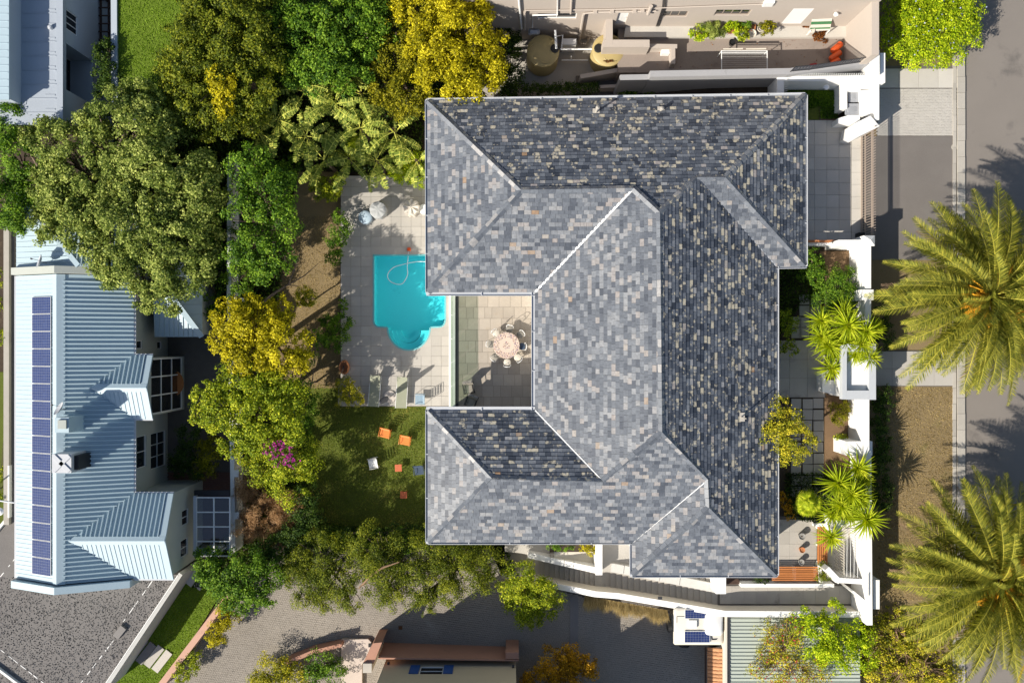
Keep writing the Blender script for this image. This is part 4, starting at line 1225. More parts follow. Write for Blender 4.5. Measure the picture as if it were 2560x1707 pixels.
mwall('bench_wall', 'small white wall ends round the corner of the two wooden benches', 'white', [([(2041, 1312), (2068, 1312)], .2, .5, 0), ([(2050, 1418), (2052, 1452)], .2, .55, 0)])

def pot(name, label, px, py, z, r, h, mat, fill='soil', grp=None, neck=.8):
    c = W(px, py, z)
    t = thing(name, label, 'pot', c, 0, grp)
    m1 = MB(); m1.lathe((0, 0, 0), [(r * .62, 0), (r * neck, h * .5), (r, h), (r * .86, h), (r * .80, h - .06)], 20); part('pot_body', m1, M[mat], t, local=True, smooth=True)
    m1 = MB(); m1.lathe((0, 0, 0), [(r * .8, h - .08), (0, h - .05)], 14); part('pot_filling', m1, M[fill], t, local=True)
    return t
pot('plant_pot', 'round grey stone pot, sunlit, on the patio', 2000, 1337, .07, .21, .38, 'greypot')
pot('plant_pot', 'orange round pot on the patio floor', 2001, 1371, .07, .18, .34, 'terracotta', 'terracotta')
pot('plant_pot', 'grey pot standing in the shade by the long wooden bench', 1999, 1401, .07, .18, .34, 'greypot')

# ------------------------------------------------------------------ steel-roofed house on the left
XE, XR, XW, YN, YS = -22.80, -26.66, -29.9, 3.94, -14.25
ZEv, ZRd = 1.75, 3.10
hc = thing('steel_roofed_house', 'sage green house with a long pale ribbed steel roof carrying solar panels', 'house', (-25, -5, -3.5))
mb = MB()
sE = (ZRd - ZEv) / (XE - XR); sW = (ZRd - ZEv) / (XR - XW)
def zr(X): return ZEv + (XE - X) * sE if X > XR else ZEv + (X - XW) * sW
def slab(pts, th=.12):
    m = MB(); m.loft([Vector(p) - Vector((0, 0, th)) for p in pts], [Vector(p) for p in pts], capb=True); return m
rE = part('roof', slab([(XR, YS, ZRd), (XE, YS, ZEv), (XE, YN, ZEv), (XR, YN, ZRd)]), M['metalroof'], hc)
rW = part('roof', slab([(XW, YS, ZEv), (XR, YS, ZRd), (XR, YN, ZRd), (XW, YN, ZEv)]), M['metalroof'], hc)
def rib(p, q, par, h=.07, wd=.05):
    m = MB(); p, q = Vector(p), Vector(q); d = (q - p).normalized(); side = d.cross(Vector((0, 0, 1))).normalized(); up = side.cross(d)
    if up.z < 0: up = -up
    b0 = [p - side * wd, p + side * wd, q + side * wd, q - side * wd]; t0 = [p - side * wd * .5 + up * h, p + side * wd * .5 + up * h, q + side * wd * .5 + up * h, q - side * wd * .5 + up * h]
    m.loft([v + up * .002 for v in b0], t0); part('roof_rib', m, M['metalroof'], par)
g1 = dict(y0=-.83, y1=-4.67, yr=-2.75, zr=2.52, xf=-21.66)
g2 = dict(y0=-9.15, y1=-14.3, yr=-11.72, zr=2.90, xf=-20.41)
def gcut(Y, g):                  # how far east the main slope is seen before a cross gable covers it
    if g['y1'] < Y < g['y0']:
        z = ZEv + (g['zr'] - ZEv) * (1 - abs(Y - g['yr']) / abs(g['y0'] - g['yr']))
        return XE - (z - ZEv) / sE
    return XE
y = YN - .4; n_ = 0
while y > YS + .1:
    xe = min(gcut(y, g1), gcut(y, g2))
    rib((XR + .3, y, zr(XR + .3)), (xe, y, zr(xe)), rE, .12, .055)
    if n_ % 1 == 0: rib((XW, y + .07, ZEv), (XR - .3, y + .07, zr(XR - .3)), rW, .022, .022)
    y -= .262; n_ += 1
m = MB()
m.loft([Vector((XR - .32, YS, zr(XR - .32))), Vector((XR, YS, ZRd)), Vector((XR, YN, ZRd)), Vector((XR - .32, YN, zr(XR - .32)))], [Vector((XR - .32, YS, zr(XR - .32) + .05)), Vector((XR, YS, ZRd + .10)), Vector((XR, YN, ZRd + .10)), Vector((XR - .32, YN, zr(XR - .32) + .05))])
m.loft([Vector((XR, YS, ZRd)), Vector((XR + .42, YS, zr(XR + .42))), Vector((XR + .42, YN, zr(XR + .42))), Vector((XR, YN, ZRd))], [Vector((XR, YS, ZRd + .10)), Vector((XR + .42, YS, zr(XR + .42) + .07)), Vector((XR + .42, YN, zr(XR + .42) + .07)), Vector((XR, YN, ZRd + .10))])
part('ridge_cap', m, M['metalroof'], rE)
def gable(g, nm):
    xb = XE - (g['zr'] - ZEv) / sE
    rr = None
    for ye in (g['y0'], g['y1']):
        dy = math.copysign(1, ye - g['yr'])
        pts = [(g['xf'], ye, ZEv + .02), (XE, ye, ZEv + .02), (xb, g['yr'], g['zr'] + .02), (g['xf'], g['yr'], g['zr'] + .02)]
        r_ = part('gable_roof', slab(pts, .1), M['metalroof'], hc); rr = r_
        x = g['xf'] - .45; first = True
        while x > xb + .25:
            # ribs run down the slope; those behind the eave line stop in the valley
            t = 1. if x >= XE else 1 - (XE - x) / (XE - xb)
            y_e = g['yr'] + (ye - g['yr']) * t; z_e = g['zr'] + (ZEv - g['zr']) * t + .02
            y_s = g['yr'] + dy * .22; z_s = g['zr'] - .22 * (g['zr'] - ZEv) / abs(ye - g['yr']) + .02
            if abs(y_e - g['yr']) > .4: rib((x, y_s, z_s), (x, y_e, z_e), r_, .115 if dy > 0 else .03, .05 if dy > 0 else .025)
            x -= .265
    m = MB(); k_ = .24; dz = k_ * (g['zr'] - ZEv) / abs(g['y0'] - g['yr'])
    for s_ in (1, -1):
        m.loft([Vector((g['xf'] - .02, g['yr'], g['zr'] + .02)), Vector((xb, g['yr'], g['zr'] + .02)), Vector((xb + .3, g['yr'] + s_ * k_, g['zr'] - dz + .02)), Vector((g['xf'] - .02, g['yr'] + s_ * k_, g['zr'] - dz + .02))],
               [Vector((g['xf'] - .02, g['yr'], g['zr'] + .10)), Vector((xb, g['yr'], g['zr'] + .10)), Vector((xb + .3, g['yr'] + s_ * k_, g['zr'] - dz + .09)), Vector((g['xf'] - .02, g['yr'] + s_ * k_, g['zr'] - dz + .09))])
    part('ridge_cap', m, M['metalroof'], rr)
    for ye in (g['y0'], g['y1']):
        m = MB(); m.bar((g['xf'] - .18, ye, ZEv + .05), (g['xf'] - .18, g['yr'], g['zr'] + .05), .38, .06); part('barge_board', m, M['metalroof'], hc)
        m = MB(); m.bar((g['xf'], ye + math.copysign(.05, ye - g['yr']), ZEv - .05), (XE, ye + math.copysign(.05, ye - g['yr']), ZEv - .05), .09, .09); part('gutter', m, M['gutter'], hc)
gable(g1, 1); gable(g2, 2)
m = MB(); m.bar((XE + .05, YN, ZEv - .06), (XE + .05, g1['y0'], ZEv - .06), .1, .1); part('gutter', m, M['gutter'], hc)
m = MB(); m.bar((XE + .05, g1['y1'], ZEv - .06), (XE + .05, g2['y0'], ZEv - .06), .1, .1); part('gutter', m, M['gutter'], hc)
m = MB(); m.bar((XW - .06, YN, ZEv - .06), (XW - .06, YS, ZEv - .06), .12, .1); part('gutter', m, M['gutter'], hc)
for yy, yw in ((YN + .05, .42), (YS - .50, .42)):      # end parapets that follow the slope
    m = MB()
    for a, b in ((XW - .12, XR), (XR, XE - .1)):
        za, zb = (ZEv + .32 if a < XR else ZRd + .32), (ZRd + .32 if b == XR else ZEv + .32)
        m.loft([Vector((a, yy, -3.5)), Vector((b, yy, -3.5)), Vector((b, yy + yw, -3.5)), Vector((a, yy + yw, -3.5))], [Vector((a, yy, za)), Vector((b, yy, zb)), Vector((b, yy + yw, zb)), Vector((a, yy + yw, za))])
    part('parapet', m, M['sage'] if yy > 0 else M['metalroof'], hc)
# walls and windows
Xw = XE - .22
def PC(X0):
    return lambda u, v, d: Vector((X0 + d, u, v))
def rX(x0, x1, y0, y1, X0):
    ya, z0 = onX(x1, y1, X0); yb, z1 = onX(x0, y0, X0)
    return (min(ya, yb), max(ya, yb), min(z0, z1), max(z0, z1))
h1 = [rX(342, 366, 1092, 1165, Xw), rX(377, 414, 1084, 1162, Xw), rX(341, 357, 851, 872, Xw), rX(393, 405, 853, 872, Xw)]
m = MB(); wall_holes(m, PC(Xw), YS, YN + 5.5, -3.5, 1.72, [(*q, .14) for q in h1])
m.loft([Vector((XW + .3, YS, -3.5)), Vector((Xw - .3, YS, -3.5)), Vector((Xw - .3, YN + 5.5, -3.5)), Vector((XW + .3, YN + 5.5, -3.5))], [Vector((XW + .3, YS, 1.6)), Vector((Xw - .3, YS, 1.6)), Vector((Xw - .3, YN + 5.5, 1.6)), Vector((XW + .3, YN + 5.5, 1.6))])
part('wall', m, M['sage'], hc)
for q, nxy in zip(h1, ((2, 1), (3, 2), (1, 1), (1, 1))): window(hc, PC(Xw), *q, .13, *nxy, M['wmetal'], M['darkglass'])
X1 = g1['xf'] - .25
bw = (g1['yr'] - 1.72, g1['yr'] + 1.72, -3.2, 1.45)
m = MB(); wall_holes(m, PC(X1), g1['y1'] + .15, g1['y0'] - .15, -3.5, 1.7, [(*bw, .12)], back=False)
for ye in (g1['y0'] - .15, g1['y1'] + .15): m.face([Vector((X1, ye, -3.5)), Vector((Xw, ye, -3.5)), Vector((Xw, ye, 1.7)), Vector((X1, ye, 1.7))])
m.face([Vector((X1, g1['y0'] - .15, 1.7)), Vector((X1, g1['y1'] + .15, 1.7)), Vector((X1, g1['yr'], 2.4))])
part('bay_wall', m, M['sage'], hc)
window(hc, PC(X1), *bw, .1, 3, 3, M['wmetal'], M['glass'], 'bay_window', .09)
m = MB(); m.lathe((Xw + .5, g1['yr'], -2.6), [(0, 0), (.95, 0), (.95, .06), (0, .06)], 24); part('bay_table', m, M['wood'], hc)
X2 = g2['xf'] - .25
h2 = [rX(455, 471, 1277, 1307, X2), rX(452, 470, 1352, 1384, X2)]
m = MB(); wall_holes(m, PC(X2), g2['y1'] + .1, g2['y0'] - .1, -3.5, 1.7, [(*q, .12) for q in h2])
for ye in (g2['y0'] - .1, g2['y1'] + .1): m.face([Vector((X2, ye, -3.5)), Vector((Xw, ye, -3.5)), Vector((Xw, ye, 1.7)), Vector((X2, ye, 1.7))])
m.face([Vector((X2, g2['y0'] - .1, 1.7)), Vector((X2, g2['y1'] + .1, 1.7)), Vector((X2, g2['yr'], 2.75))])
part('gable_wall', m, M['sage'], hc)
for q in h2: window(hc, PC(X2), *q, .11, 2, 1, M['wmetal'], M['darkglass'])
# second roof behind the north parapet, mostly under the tree
yN2 = YN + 5.2
hip = (XR + 1.2, YN + .5, 3.0); nw = (XW, yN2, ZEv); ne = (XE + .6, yN2, ZEv)
part('roof', slab([(XW, YN + .48, ZEv), (XR + 1.2, YN + .48, 3.0), nw], .1), M['metalroof'], hc)
rN = part('roof', slab([(XR + 1.2, YN + .48, 3.0), (XE + .6, YN + .48, 2.2), ne, nw], .1), M['metalroof'], hc)
for i in range(13):
    y = YN + .75 + i * .32; f = (y - YN - .48) / (yN2 - YN - .48); xe = XW + (XR + 1.2 - XW) * (1 - f)
    rib((XW, y, ZEv + .01), (xe - .15, y, ZEv + (3.0 - ZEv) * (1 - f) + .01), rN, .022, .022)
for i in range(22):
    x = XW + .4 + i * .3; t0 = min(1, max(.02, (x - XW) / (XR + 1.2 - XW))); ys = yN2 + (YN + .5 - yN2) * t0
    z0 = ZEv + (3.0 - ZEv) * (yN2 - ys) / (yN2 - YN - .5)
    if x < XE: rib((x, ys, z0 + .02), (x, yN2, ZEv + .02), rN, .06, .045)
m = MB(); m.bar(Vector(nw) + Vector((0, 0, .05)), Vector(hip) + Vector((0, 0, .05)), .3, .05); part('hip_cap', m, M['metalroof'], hc)
# chimney, cowl and dishes
m = MB(); m.prism([(137, 1044), (172, 1043), (172, 1081), (137, 1081)], 4.3, 2.2); ch = part('chimney', m, M['metalroof'], hc)
m = MB(); m.prism(R_(144, 1050, 165, 1072), 4.42, 4.3); part('chimney_cap', m, M['sage'], ch)
m = MB(); m.prism(R_(130, 1135, 178, 1182), 4.2, 2.5); ck = part('roof_tank', m, M['gutter'], hc)
for a, b in (((134, 1139), (174, 1178)), ((174, 1139), (134, 1178))):
    m = MB(); m.bar(W(*a, 4.22), W(*b, 4.22), .22, .08); part('lid_rib', m, M['gutter'], ck)
m = MB(); m.prism(R_(179, 1139, 196, 1174), 3.9, 2.4); part('vent_box', m, M['black'], ck)
for a, b in ((742, 0),):
    pass
pitch = 43.3
cell = MB()
for i in range(16):
    ya_, yb_ = (853.5 - (742 + pitch * i + .7)) / PPM * .95, (853.5 - (742 + pitch * (i + 1) - .7)) / PPM * .95
    xa, xb = W(81, 0, 2.35).x, W(130, 0, 2.9).x
    m = MB(); P4 = [Vector((xa, ya_, zr(xa) + .10)), Vector((xa, yb_, zr(xa) + .10)), Vector((xb, yb_, zr(xb) + .10)), Vector((xb, ya_, zr(xb) + .10))]
    m.loft([p - Vector((0, 0, .04)) for p in P4], P4, capb=True)
    pn = part('solar_panel', m, M['wmetal'], hc)
    m = MB(); c_ = sum(P4, Vector()) / 4; q4 = [c_ + (p - c_) * .972 + Vector((0, 0, .004)) for p in P4]
    m.face(q4); so_ = part('cell_sheet', m, M['solar'], pn)
    uv = so_.data.uv_layers.new(name='uv')
    for l_, t_ in zip(uv.data, ((0, 0), (0, 6), (10, 6), (10, 0))): l_.uv = (t_[0] + .5 * 0, t_[1])
def dish(label, px, py, z, r, az, el=35):
    t = thing('satellite_dish', label, 'satellite dish', W(px, py, z), math.radians(az), 'dishes on the steel roof')
    m = MB(); R3 = Matrix.Translation((0, 0, .55)) @ Matrix.Rotation(math.radians(90 - el), 4, 'Y')
    m.lathe((0, 0, 0), [(0, 0), (r * .5, .03), (r, .13), (r * 1.0, .15), (r * .5, .05), (0, .02)], 20, M=R3); part('reflector', m, M['gutter'], t, local=True, smooth=True)
    m = MB(); m.tube([(0, 0, 0), (0, 0, .5)], .025, 6); part('mast', m, M['darkmetal'], t, local=True)
    m = MB(); m.tube([R3 @ Vector((r * .8, 0, .08)), R3 @ Vector((.1, 0, .5))], .012, 5); m.box(R3 @ Vector((.05, 0, .52)), (.08, .08, .1)); part('feed_arm', m, M['darkmetal'], t, local=True)
dish('small grey satellite dish beside the roof end parapet under the tree', 117, 657, 2.6, .42, 160)
dish('white satellite dish on the ridge above the grey chimney', 165, 1022, 3.3, .42, 140)
# lower porch roof with a hip, and the conservatory
m = MB(); q = [W(385, 745, .7), W(430, 742, .75), W(505, 842, -.3), W(388, 842, -.3)]; m.loft([p - Vector((0, 0, .1)) for p in q], q, capb=True); pr1 = part('porch_roof', m, M['metalroof'], hc)
m = MB(); q = [W(430, 742, .75), W(440, 650, .75), W(505, 650, -.3), W(505, 842, -.3)]; m.loft([p - Vector((0, 0, .1)) for p in q], q, capb=True); part('porch_roof', m, M['metalroof'], hc)
a, b, c, d = W(385, 745, .7), W(430, 742, .75), W(505, 842, -.3), W(388, 842, -.3)
for i in range(10):
    t = i / 10; p0 = a.lerp(b, min(1, t * 2.6)) if t < .385 else b.lerp(c, (t - .385) / .615); rib(p0 + Vector((0, 0, .02)), d.lerp(c, t) + Vector((0, 0, .02)), pr1, .035, .035)
for i in range(6):
    y = 690 + i * 24
    x0 = 432 if y < 742 else 430 + 75 * (y - 742) / 100; z0 = .75 if y < 742 else .75 - 1.05 * (y - 742) / 100
    rib(W(x0, y, z0 + .02), W(505, y, -.28), pr1, .02, .02)
m = MB(); m.bar(b + Vector((0, 0, .04)), c + Vector((0, 0, .04)), .34, .05); part('hip_cap', m, M['metalroof'], pr1)
m = MB(); q = [W(392, 650, .2), W(498, 650, -.5), W(498, 836, -.5), W(392, 836, -.5)]; m.loft([Vector((p.x, p.y, -3.5)) for p in q], [Vector((p.x, p.y, -.45)) for p in q]); part('porch_wall', m, M['sage'], hc)
cs = thing('conservatory', 'lean-to glass conservatory with white glazing bars beside the sage gable wall', 'conservatory', W(535, 1310, -3.5))
ZC = -.9
for i in range(5):
    y = 1243 + i * 36.5; m = MB(); m.bar(W(491, y, ZC + .25), W(575, y, ZC - .1), .07, .09); part('glazing_bar', m, M['wmetal'], cs)
for x, dz in ((491, .25), (535, .07), (575, -.1)):
    m = MB(); m.bar(W(x, 1242, ZC + dz + .01), W(x, 1390, ZC + dz + .01), .08, .08); part('glazing_bar', m, M['wmetal'], cs)
for i in range(4):
    for x0, x1, a, b in ((492, 534, .24, .08), (536, 575, .06, -.1)):
        q = [W(x0, 1245 + i * 36.5, ZC + a), W(x1, 1245 + i * 36.5, ZC + b), W(x1, 1278 + i * 36.5, ZC + b), W(x0, 1278 + i * 36.5, ZC + a)]
        m = MB(); m.loft([p - Vector((0, 0, .012)) for p in q], q, capb=True); part('glass_pane', m, M['roofglass'], cs)
m = MB(); m.prism(R_(483, 1240, 490, 1392), ZC + .36, ZC + .1); part('gutter', m, M['gutter'], cs)
m = MB(); m.prism(R_(485, 1225, 574, 1240), ZC + .1, ZC); part('awning', m, M['black'], cs)
for x, y in ((575, 1243), (575, 1316), (575, 1388), (535, 1388)):
    m = MB(); p = W(x, y, ZC - .1); m.bar(Vector((p.x, p.y, -3.48)), p, .08, .08); part('post', m, M['wmetal'], cs)
m = MB(); c_ = W(510, 1375, -3.0); m.box(c_, (.9, .6, 1.0)); m.box(c_ + Vector((.9, .1, -.1)), (.6, .5, .7)); part('washing_machine', m, M['wmetal'], cs)
by = sheet('back_yard', R_(335, 640, 578, 1400), -3.49, M['joint'])
paving('yard_brick', [(420, 1180), (576, 1180), (576, 1395), (490, 1395), (480, 1240), (420, 1230)], -3.45, 9, 4.6, M['redbrickpave'], by)
gw = mwall('garden_wall', 'long white garden wall with square piers between the two back gardens', 'white', [([(573, 392), (572, 752)], .26, -1.6, -3.6), ([(572, 752), (579, 1062)], .26, -1.6, -3.6), ([(579, 1062), (583, 1372)], .26, -1.6, -3.6)],
      blocks=[(R_(579, 742, 592, 757), -1.5, -3.6), (R_(582, 1058, 594, 1074), -1.5, -3.6), (R_(584, 1175, 597, 1192), -1.5, -3.6), (R_(586, 1280, 598, 1297), -1.5, -3.6)])

# gravel-topped garage
gg = thing('gravel_roofed_garage', 'low garage with a grey gravel roof and white edging round the steel roofed house', 'garage', W(200, 1580, -3.5))
ZG = -.85
GP = [(25, 556), (36, 556), (36, 1436), (446, 1436), (256, 1722), (-70, 1722), (-70, 1402), (25, 1296)]
m = MB(); m.prism(GP, ZG, -3.5); part('gravel_roof', m, M['gravel'], gg)
m = MB(); m.wallline([(449, 1438), (259, 1724)], .26, ZG + .14, -3.5); part('parapet', m, M['coping'], gg)
m = MB(); m.wallline([(444, 1438), (254, 1722)], .05, ZG + .16, ZG - .2); part('edge_trim', m, M['white'], gg)
m = MB(); m.wallline([(15.5, 572), (15.5, 1305)], .34, ZG + .25, -3.5); part('side_wall', m, M['kerb'], gg)
m = MB(); m.wallline([(21, 1290), (-30, 1352)], .16, ZG + .2, -3.5); m.wallline([(21, 1165), (21, 1292)], .1, ZG + .28, -3.5); part('white_edge', m, M['white'], gg)
m = MB(); m.wallline([(-30, 1654), (60, 1722)], .14, ZG + .2, ZG - .3); part('white_edge', m, M['white'], gg)
def strips(a, b, n, seedv):
    rr = random.Random(seedv); a, b = W(*a, ZG), W(*b, ZG)
    for i in range(n):
        t0 = i / n + rr.random() * .4 / n; t1 = t0 + rr.uniform(.3, .8) / n
        m = MB(); m.bar(a.lerp(b, t0), a.lerp(b, t1), rr.uniform(.03, .06), .03); part('flashing_strip', m, M['white'], gg)
strips((382, 1450), (302, 1562), 5, 1); strips((290, 1592), (198, 1712), 6, 2); strips((0, 1622), (116, 1712), 7, 3); strips((38, 1395), (2, 1440), 3, 4)
m = MB(); a, b = W(312, 1565, ZG), W(292, 1590, ZG); m.bar(a + Vector((0, 0, .1)), b + Vector((0, 0, .1)), .42, .2); part('roof_vent', m, M['darkpaver'], gg)
RNGg = random.Random(5); m = MB()
for i in range(9000):
    x, y = RNGg.uniform(0, 450), RNGg.uniform(1440, 1710)
    if not inpoly(x, y, GP): continue
    c = W(x, y, ZG); r = RNGg.uniform(.02, .055); a = RNGg.random() * PI
    m.add([c + Vector((r * math.cos(a + k * 2.1), r * math.sin(a + k * 2.1), 0)) for k in range(3)] + [c + Vector((0, 0, r * .9))], [(0, 1, 3), (1, 2, 3), (2, 0, 3)], tint=RNGg.random())
gm = leafmat('gravel_stone', [(0, (.04, .04, .04)), (.6, (.20, .185, .17)), (1, (.48, .44, .40))], .0, .9)
part('gravel', m, gm, gg, stuff=True)
lamp = thing('street_lamp', 'street lamp arm reaching over the left edge of the gravel roof', 'street lamp', (-33.4, -9.6, -3.2))
m = MB(); m.tube([(-33.4, -9.6, -3.2), (-33.4, -9.6, 1.2), (-32.6, -9.4, 1.6), W(36, 1256, 1.7)], .05, 8); part('arm', m, M['gutter'], lamp)
m = MB(); m.lathe(W(0, 1278, 1.55), [(0, -.08), (.2, -.05), (.24, .02), (.1, .1), (0, .11)], 14); part('lamp_head', m, M['wmetal'], lamp)

# ---- blue-grey roofed house, top left
ha = thing('membrane_roofed_house', 'house with a flat blue grey roof in the top left corner', 'house', W(80, 100, -3.5))
XA = W(157, 0, 2.9).x
yA0, yA1 = W(0, 312, 2.8).y, 26.
m = MB(); m.loft([Vector((-36, yA0, 2.5)), Vector((XA - .02, yA0, 2.5)), Vector((XA - .02, yA1, 2.5)), Vector((-36, yA1, 2.5))], [Vector((-36, yA0, 2.8)), Vector((XA - .02, yA0, 2.8)), Vector((XA - .02, yA1, 2.8)), Vector((-36, yA1, 2.8))], capb=True); ra = part('roof', m, M['blueroof'], ha)
m = MB(); m.prism([(140, -60), (157, -60), (157, 312), (142, 312)], 2.95, 2.6); part('parapet', m, M['blueroof'], ha)
m = MB(); xu = W(18, 0, 4.1).x; yu = W(0, 262, 2.8).y
m.loft([Vector((-37, yu, 2.8)), Vector((xu, yu, 2.8)), Vector((xu, 26, 2.8)), Vector((-37, 26, 2.8))], [Vector((-37, yu, 4.0)), Vector((xu, yu, 4.0)), Vector((xu, 26, 4.0)), Vector((-37, 26, 4.0))]); part('upper_wall', m, M['bluewall'], ha)
m = MB(); m.loft([Vector((-37, yu - .1, 4.0)), Vector((xu + .1, yu - .1, 4.0)), Vector((xu + .1, 26, 4.0)), Vector((-37, 26, 4.0))], [Vector((-37, yu - .1, 4.1)), Vector((xu + .1, yu - .1, 4.1)), Vector((xu + .1, 26, 4.1)), Vector((-37, 26, 4.1))]); ru = part('roof', m, M['metalroof'], ha)
for i in range(17):
    y = yu + .2 + i * .42; m = MB(); m.bar((-36, y, 4.11), (xu + .05, y, 4.11), .03, .035); part('roof_seam', m, M['metalroof'], ru)
for i in range(14):
    y = yA0 + .7 + i * .84
    m = MB(); m.bar((xu + .1, y, 2.81), (W(140, 0, 2.8).x, y, 2.81), .05, .04); part('roof_seam', m, M['blueroof'], ra)
    m = MB(); m.bar((W(113, 0, 2.8).x, y + .2, 2.81), (W(138, 0, 2.8).x, y + .2, 2.81), .08, .03); part('roof_seam', m, M['blueroof'], ra)
m = MB(); m.lathe(W(128, 71, 2.8), [(.12, 0), (.14, .12), (.1, .22), (0, .24)], 12); part('roof_cowl', m, M['gutter'], ra)
hA = [rX(163, 194, 20, 92, XA), rX(164, 232, 108, 262, XA)]
m = MB(); wall_holes(m, PC(XA), yA0 + .3, yA1, -3.5, 2.6, [(*hA[0], .12), (*hA[1], 1.6)]); part('wall', m, M['bluewall'], ha)
window(ha, PC(XA), *hA[0], .1, 3, 1, M['wmetal'], M['darkglass'])
window(ha, PC(XA), *hA[1], 1.5, 4, 1, M['darkmetal'], M['darkglass'], 'glass_door')
mwall('pergola_wall', 'pale blue grey boundary wall beside the top left lawn', 'bluewall', [([(284, -60), (286, 262)], .36, 1.75, -3.6)])
pgl = thing('pergola', 'dark timber pergola frame beside the pale boundary wall', 'pergola', W(262, 40, -3.5))
for x in (252, 272):
    m = MB(); m.bar(W(x, -30, -1.2), W(x, 125, -1.2), .09, .12); part('beam', m, M['timber'], pgl)
    for y in (-10, 110):
        p = W(x, y, -1.2); m = MB(); m.bar((p.x, p.y, -3.5), p, .1, .1); part('post', m, M['timber'], pgl)
for i in range(8):
    m = MB(); m.bar(W(247, -20 + i * 20, -1.08), W(277, -20 + i * 20, -1.08), .06, .1); part('rafter', m, M['timber'], pgl)

# ---- ochre house at the bottom, its terracotta yard wall
YD = -20.45
hd = thing('ochre_house', 'ochre rendered house with blue window shutters at the bottom edge', 'house', (-4, -21, -2.6))
def PD(u, v, d): return Vector((u, YD + d, v))
wD = None
a, z0 = onY(1052, 1664, YD); b, z1 = onY(1106, 1684, YD)
wD = (a, b, z0, z1)
m = MB(); wall_holes(m, PD, -8.1, .25, -3.2, 3.6, [(*wD, .15)])
m.loft([Vector((-8.1, YD - 9, -3.2)), Vector((.25, YD - 9, -3.2)), Vector((.25, YD - .02, -3.2)), Vector((-8.1, YD - .02, -3.2))], [Vector((-8.1, YD - 9, 3.58)), Vector((.25, YD - 9, 3.58)), Vector((.25, YD - .3, 3.58)), Vector((-8.1, YD - .3, 3.58))])
part('wall', m, M['ochre'], hd)
m = MB(); m.box((2.6, YD - 7.5, 1.4), (5.0, 8, 9.0)); part('rear_wing', m, M['ochre'], hd)
window(hd, PD, *wD, .12, 1, 2, M['wmetal'], M['darkglass'])
for s_, (u0, u1) in enumerate(((wD[0] - .62, wD[0] - .02), (wD[1] + .02, wD[1] + .62))):
    m = MB(); q = [(u0, wD[2]), (u1, wD[2]), (u1, wD[3]), (u0, wD[3])]; m.loft([PD(*p, .02) for p in q], [PD(*p, .07) for p in q], capb=True); sh_ = part('shutter', m, M['blue'], hd)
    for k in range(7):
        v = wD[2] + (wD[3] - wD[2]) * (k + .7) / 7.6; m = MB(); q = [(u0 + .06, v - .03), (u1 - .06, v - .03), (u1 - .06, v + .03), (u0 + .06, v + .03)]; m.loft([PD(*p, .071) for p in q], [PD(*p, .085) for p in q]); part('louvre', m, M['blue'], sh_)
for x, y in ((971, 1661), (1283, 1669)):
    u, v = onY(x, y, YD); m = MB(); m.lathe(PD(u, v, .1), [(0, -.1), (.09, -.08), (.07, .06), (0, .08)], 10); part('wall_lamp', m, M['darkmetal'], hd)
yw = mwall('terracotta_yard_wall', 'terracotta rendered yard wall in front of the ochre house', 'brick', [([(952, 1645), (1295, 1650)], .10, -.35, -3.2)],
      blocks=[([(933, 1607), (955, 1605), (934, 1658), (907, 1658)], -.5, -3.2), (R_(1264, 1630, 1297, 1646), -.3, -3.2)])
m = MB(); q0 = W(940, 1612, -2.6); m.loft([Vector((W(945, 0, -.4).x, W(0, 1646, -.4).y, -.42)), Vector((W(1290, 0, -.4).x, W(0, 1650, -.4).y, -.42)), Vector((W(1290, 0, -.4).x, W(0, 1650, -.4).y + 0.02, -2.9)), Vector((W(945, 0, -.4).x, W(0, 1646, -.4).y + .02, -2.9))],
      [Vector((W(945, 0, -.4).x, W(0, 1646, -.4).y + .05, -.42)), Vector((W(1290, 0, -.4).x, W(0, 1650, -.4).y + .05, -.42)), Vector((W(1290, 0, -.4).x, W(0, 1650, -.4).y + .09, -2.9)), Vector((W(945, 0, -.4).x, W(0, 1646, -.4).y + .09, -2.9))])
part('battered_base', m, M['brick'], yw)
m = MB(); m.box(W(1022, 1636, -1.1), (1.4, .1, .3)); part('vent_slot', m, M['black'], yw)
m = MB(); m.prism(R_(907, 1658, 929, 1681), -.3, -3.2); part('gate_pier', m, M['kerb'], yw)
sheet('entrance_paving', [(853, 1598), (920, 1597), (935, 1612), (905, 1660), (905, 1725), (852, 1725)], -2.72, pmat('pale_pink_paving', (.55, .47, .41), .85, .12, .9, 20, .1, .2, stain=(.38, .3, .26), stain_amt=.42), .5)
mwall('curved_brick_wall', 'low curved dark red brick wall along the lane beside the pale entrance', 'brick', [([(720, 1655), (780, 1630), (850, 1613)], .24, -2.1, -3.4)])
mwall('pink_wall', 'long pink plastered wall between the corner lawn and the lane', 'pinkwall', [([(580, 1478), (400, 1714)], .40, -2.2, -3.6)])
po = thing('mailbox_panel', 'small dark square panel beside the entrance paving', 'panel', W(926, 1612, -2.6)); m = MB(); m.box(W(926, 1612, -2.55), (.25, .22, .12)); part('panel_body', m, M['black'], po)

# corner lawn stepping slabs
cl = sheet('slab_path', [(330, 1600), (331, 1600), (331, 1601)], -3.47, M['soil'])
for i, (x, y, l) in enumerate(((334, 1618, 1), (345, 1621, 1), (365, 1632, 1), (385, 1640, 1), (405, 1652, 1), (484, 1443, .75), (506, 1452, .75))):
    m = MB(); c_ = W(x, y, -3.42); m.box(c_, (.52, 1.6 * l, .07), math.radians(-38)); part('stepping_slab', m, M['paver'] if i > 2 else M['darkpaver'], cl)

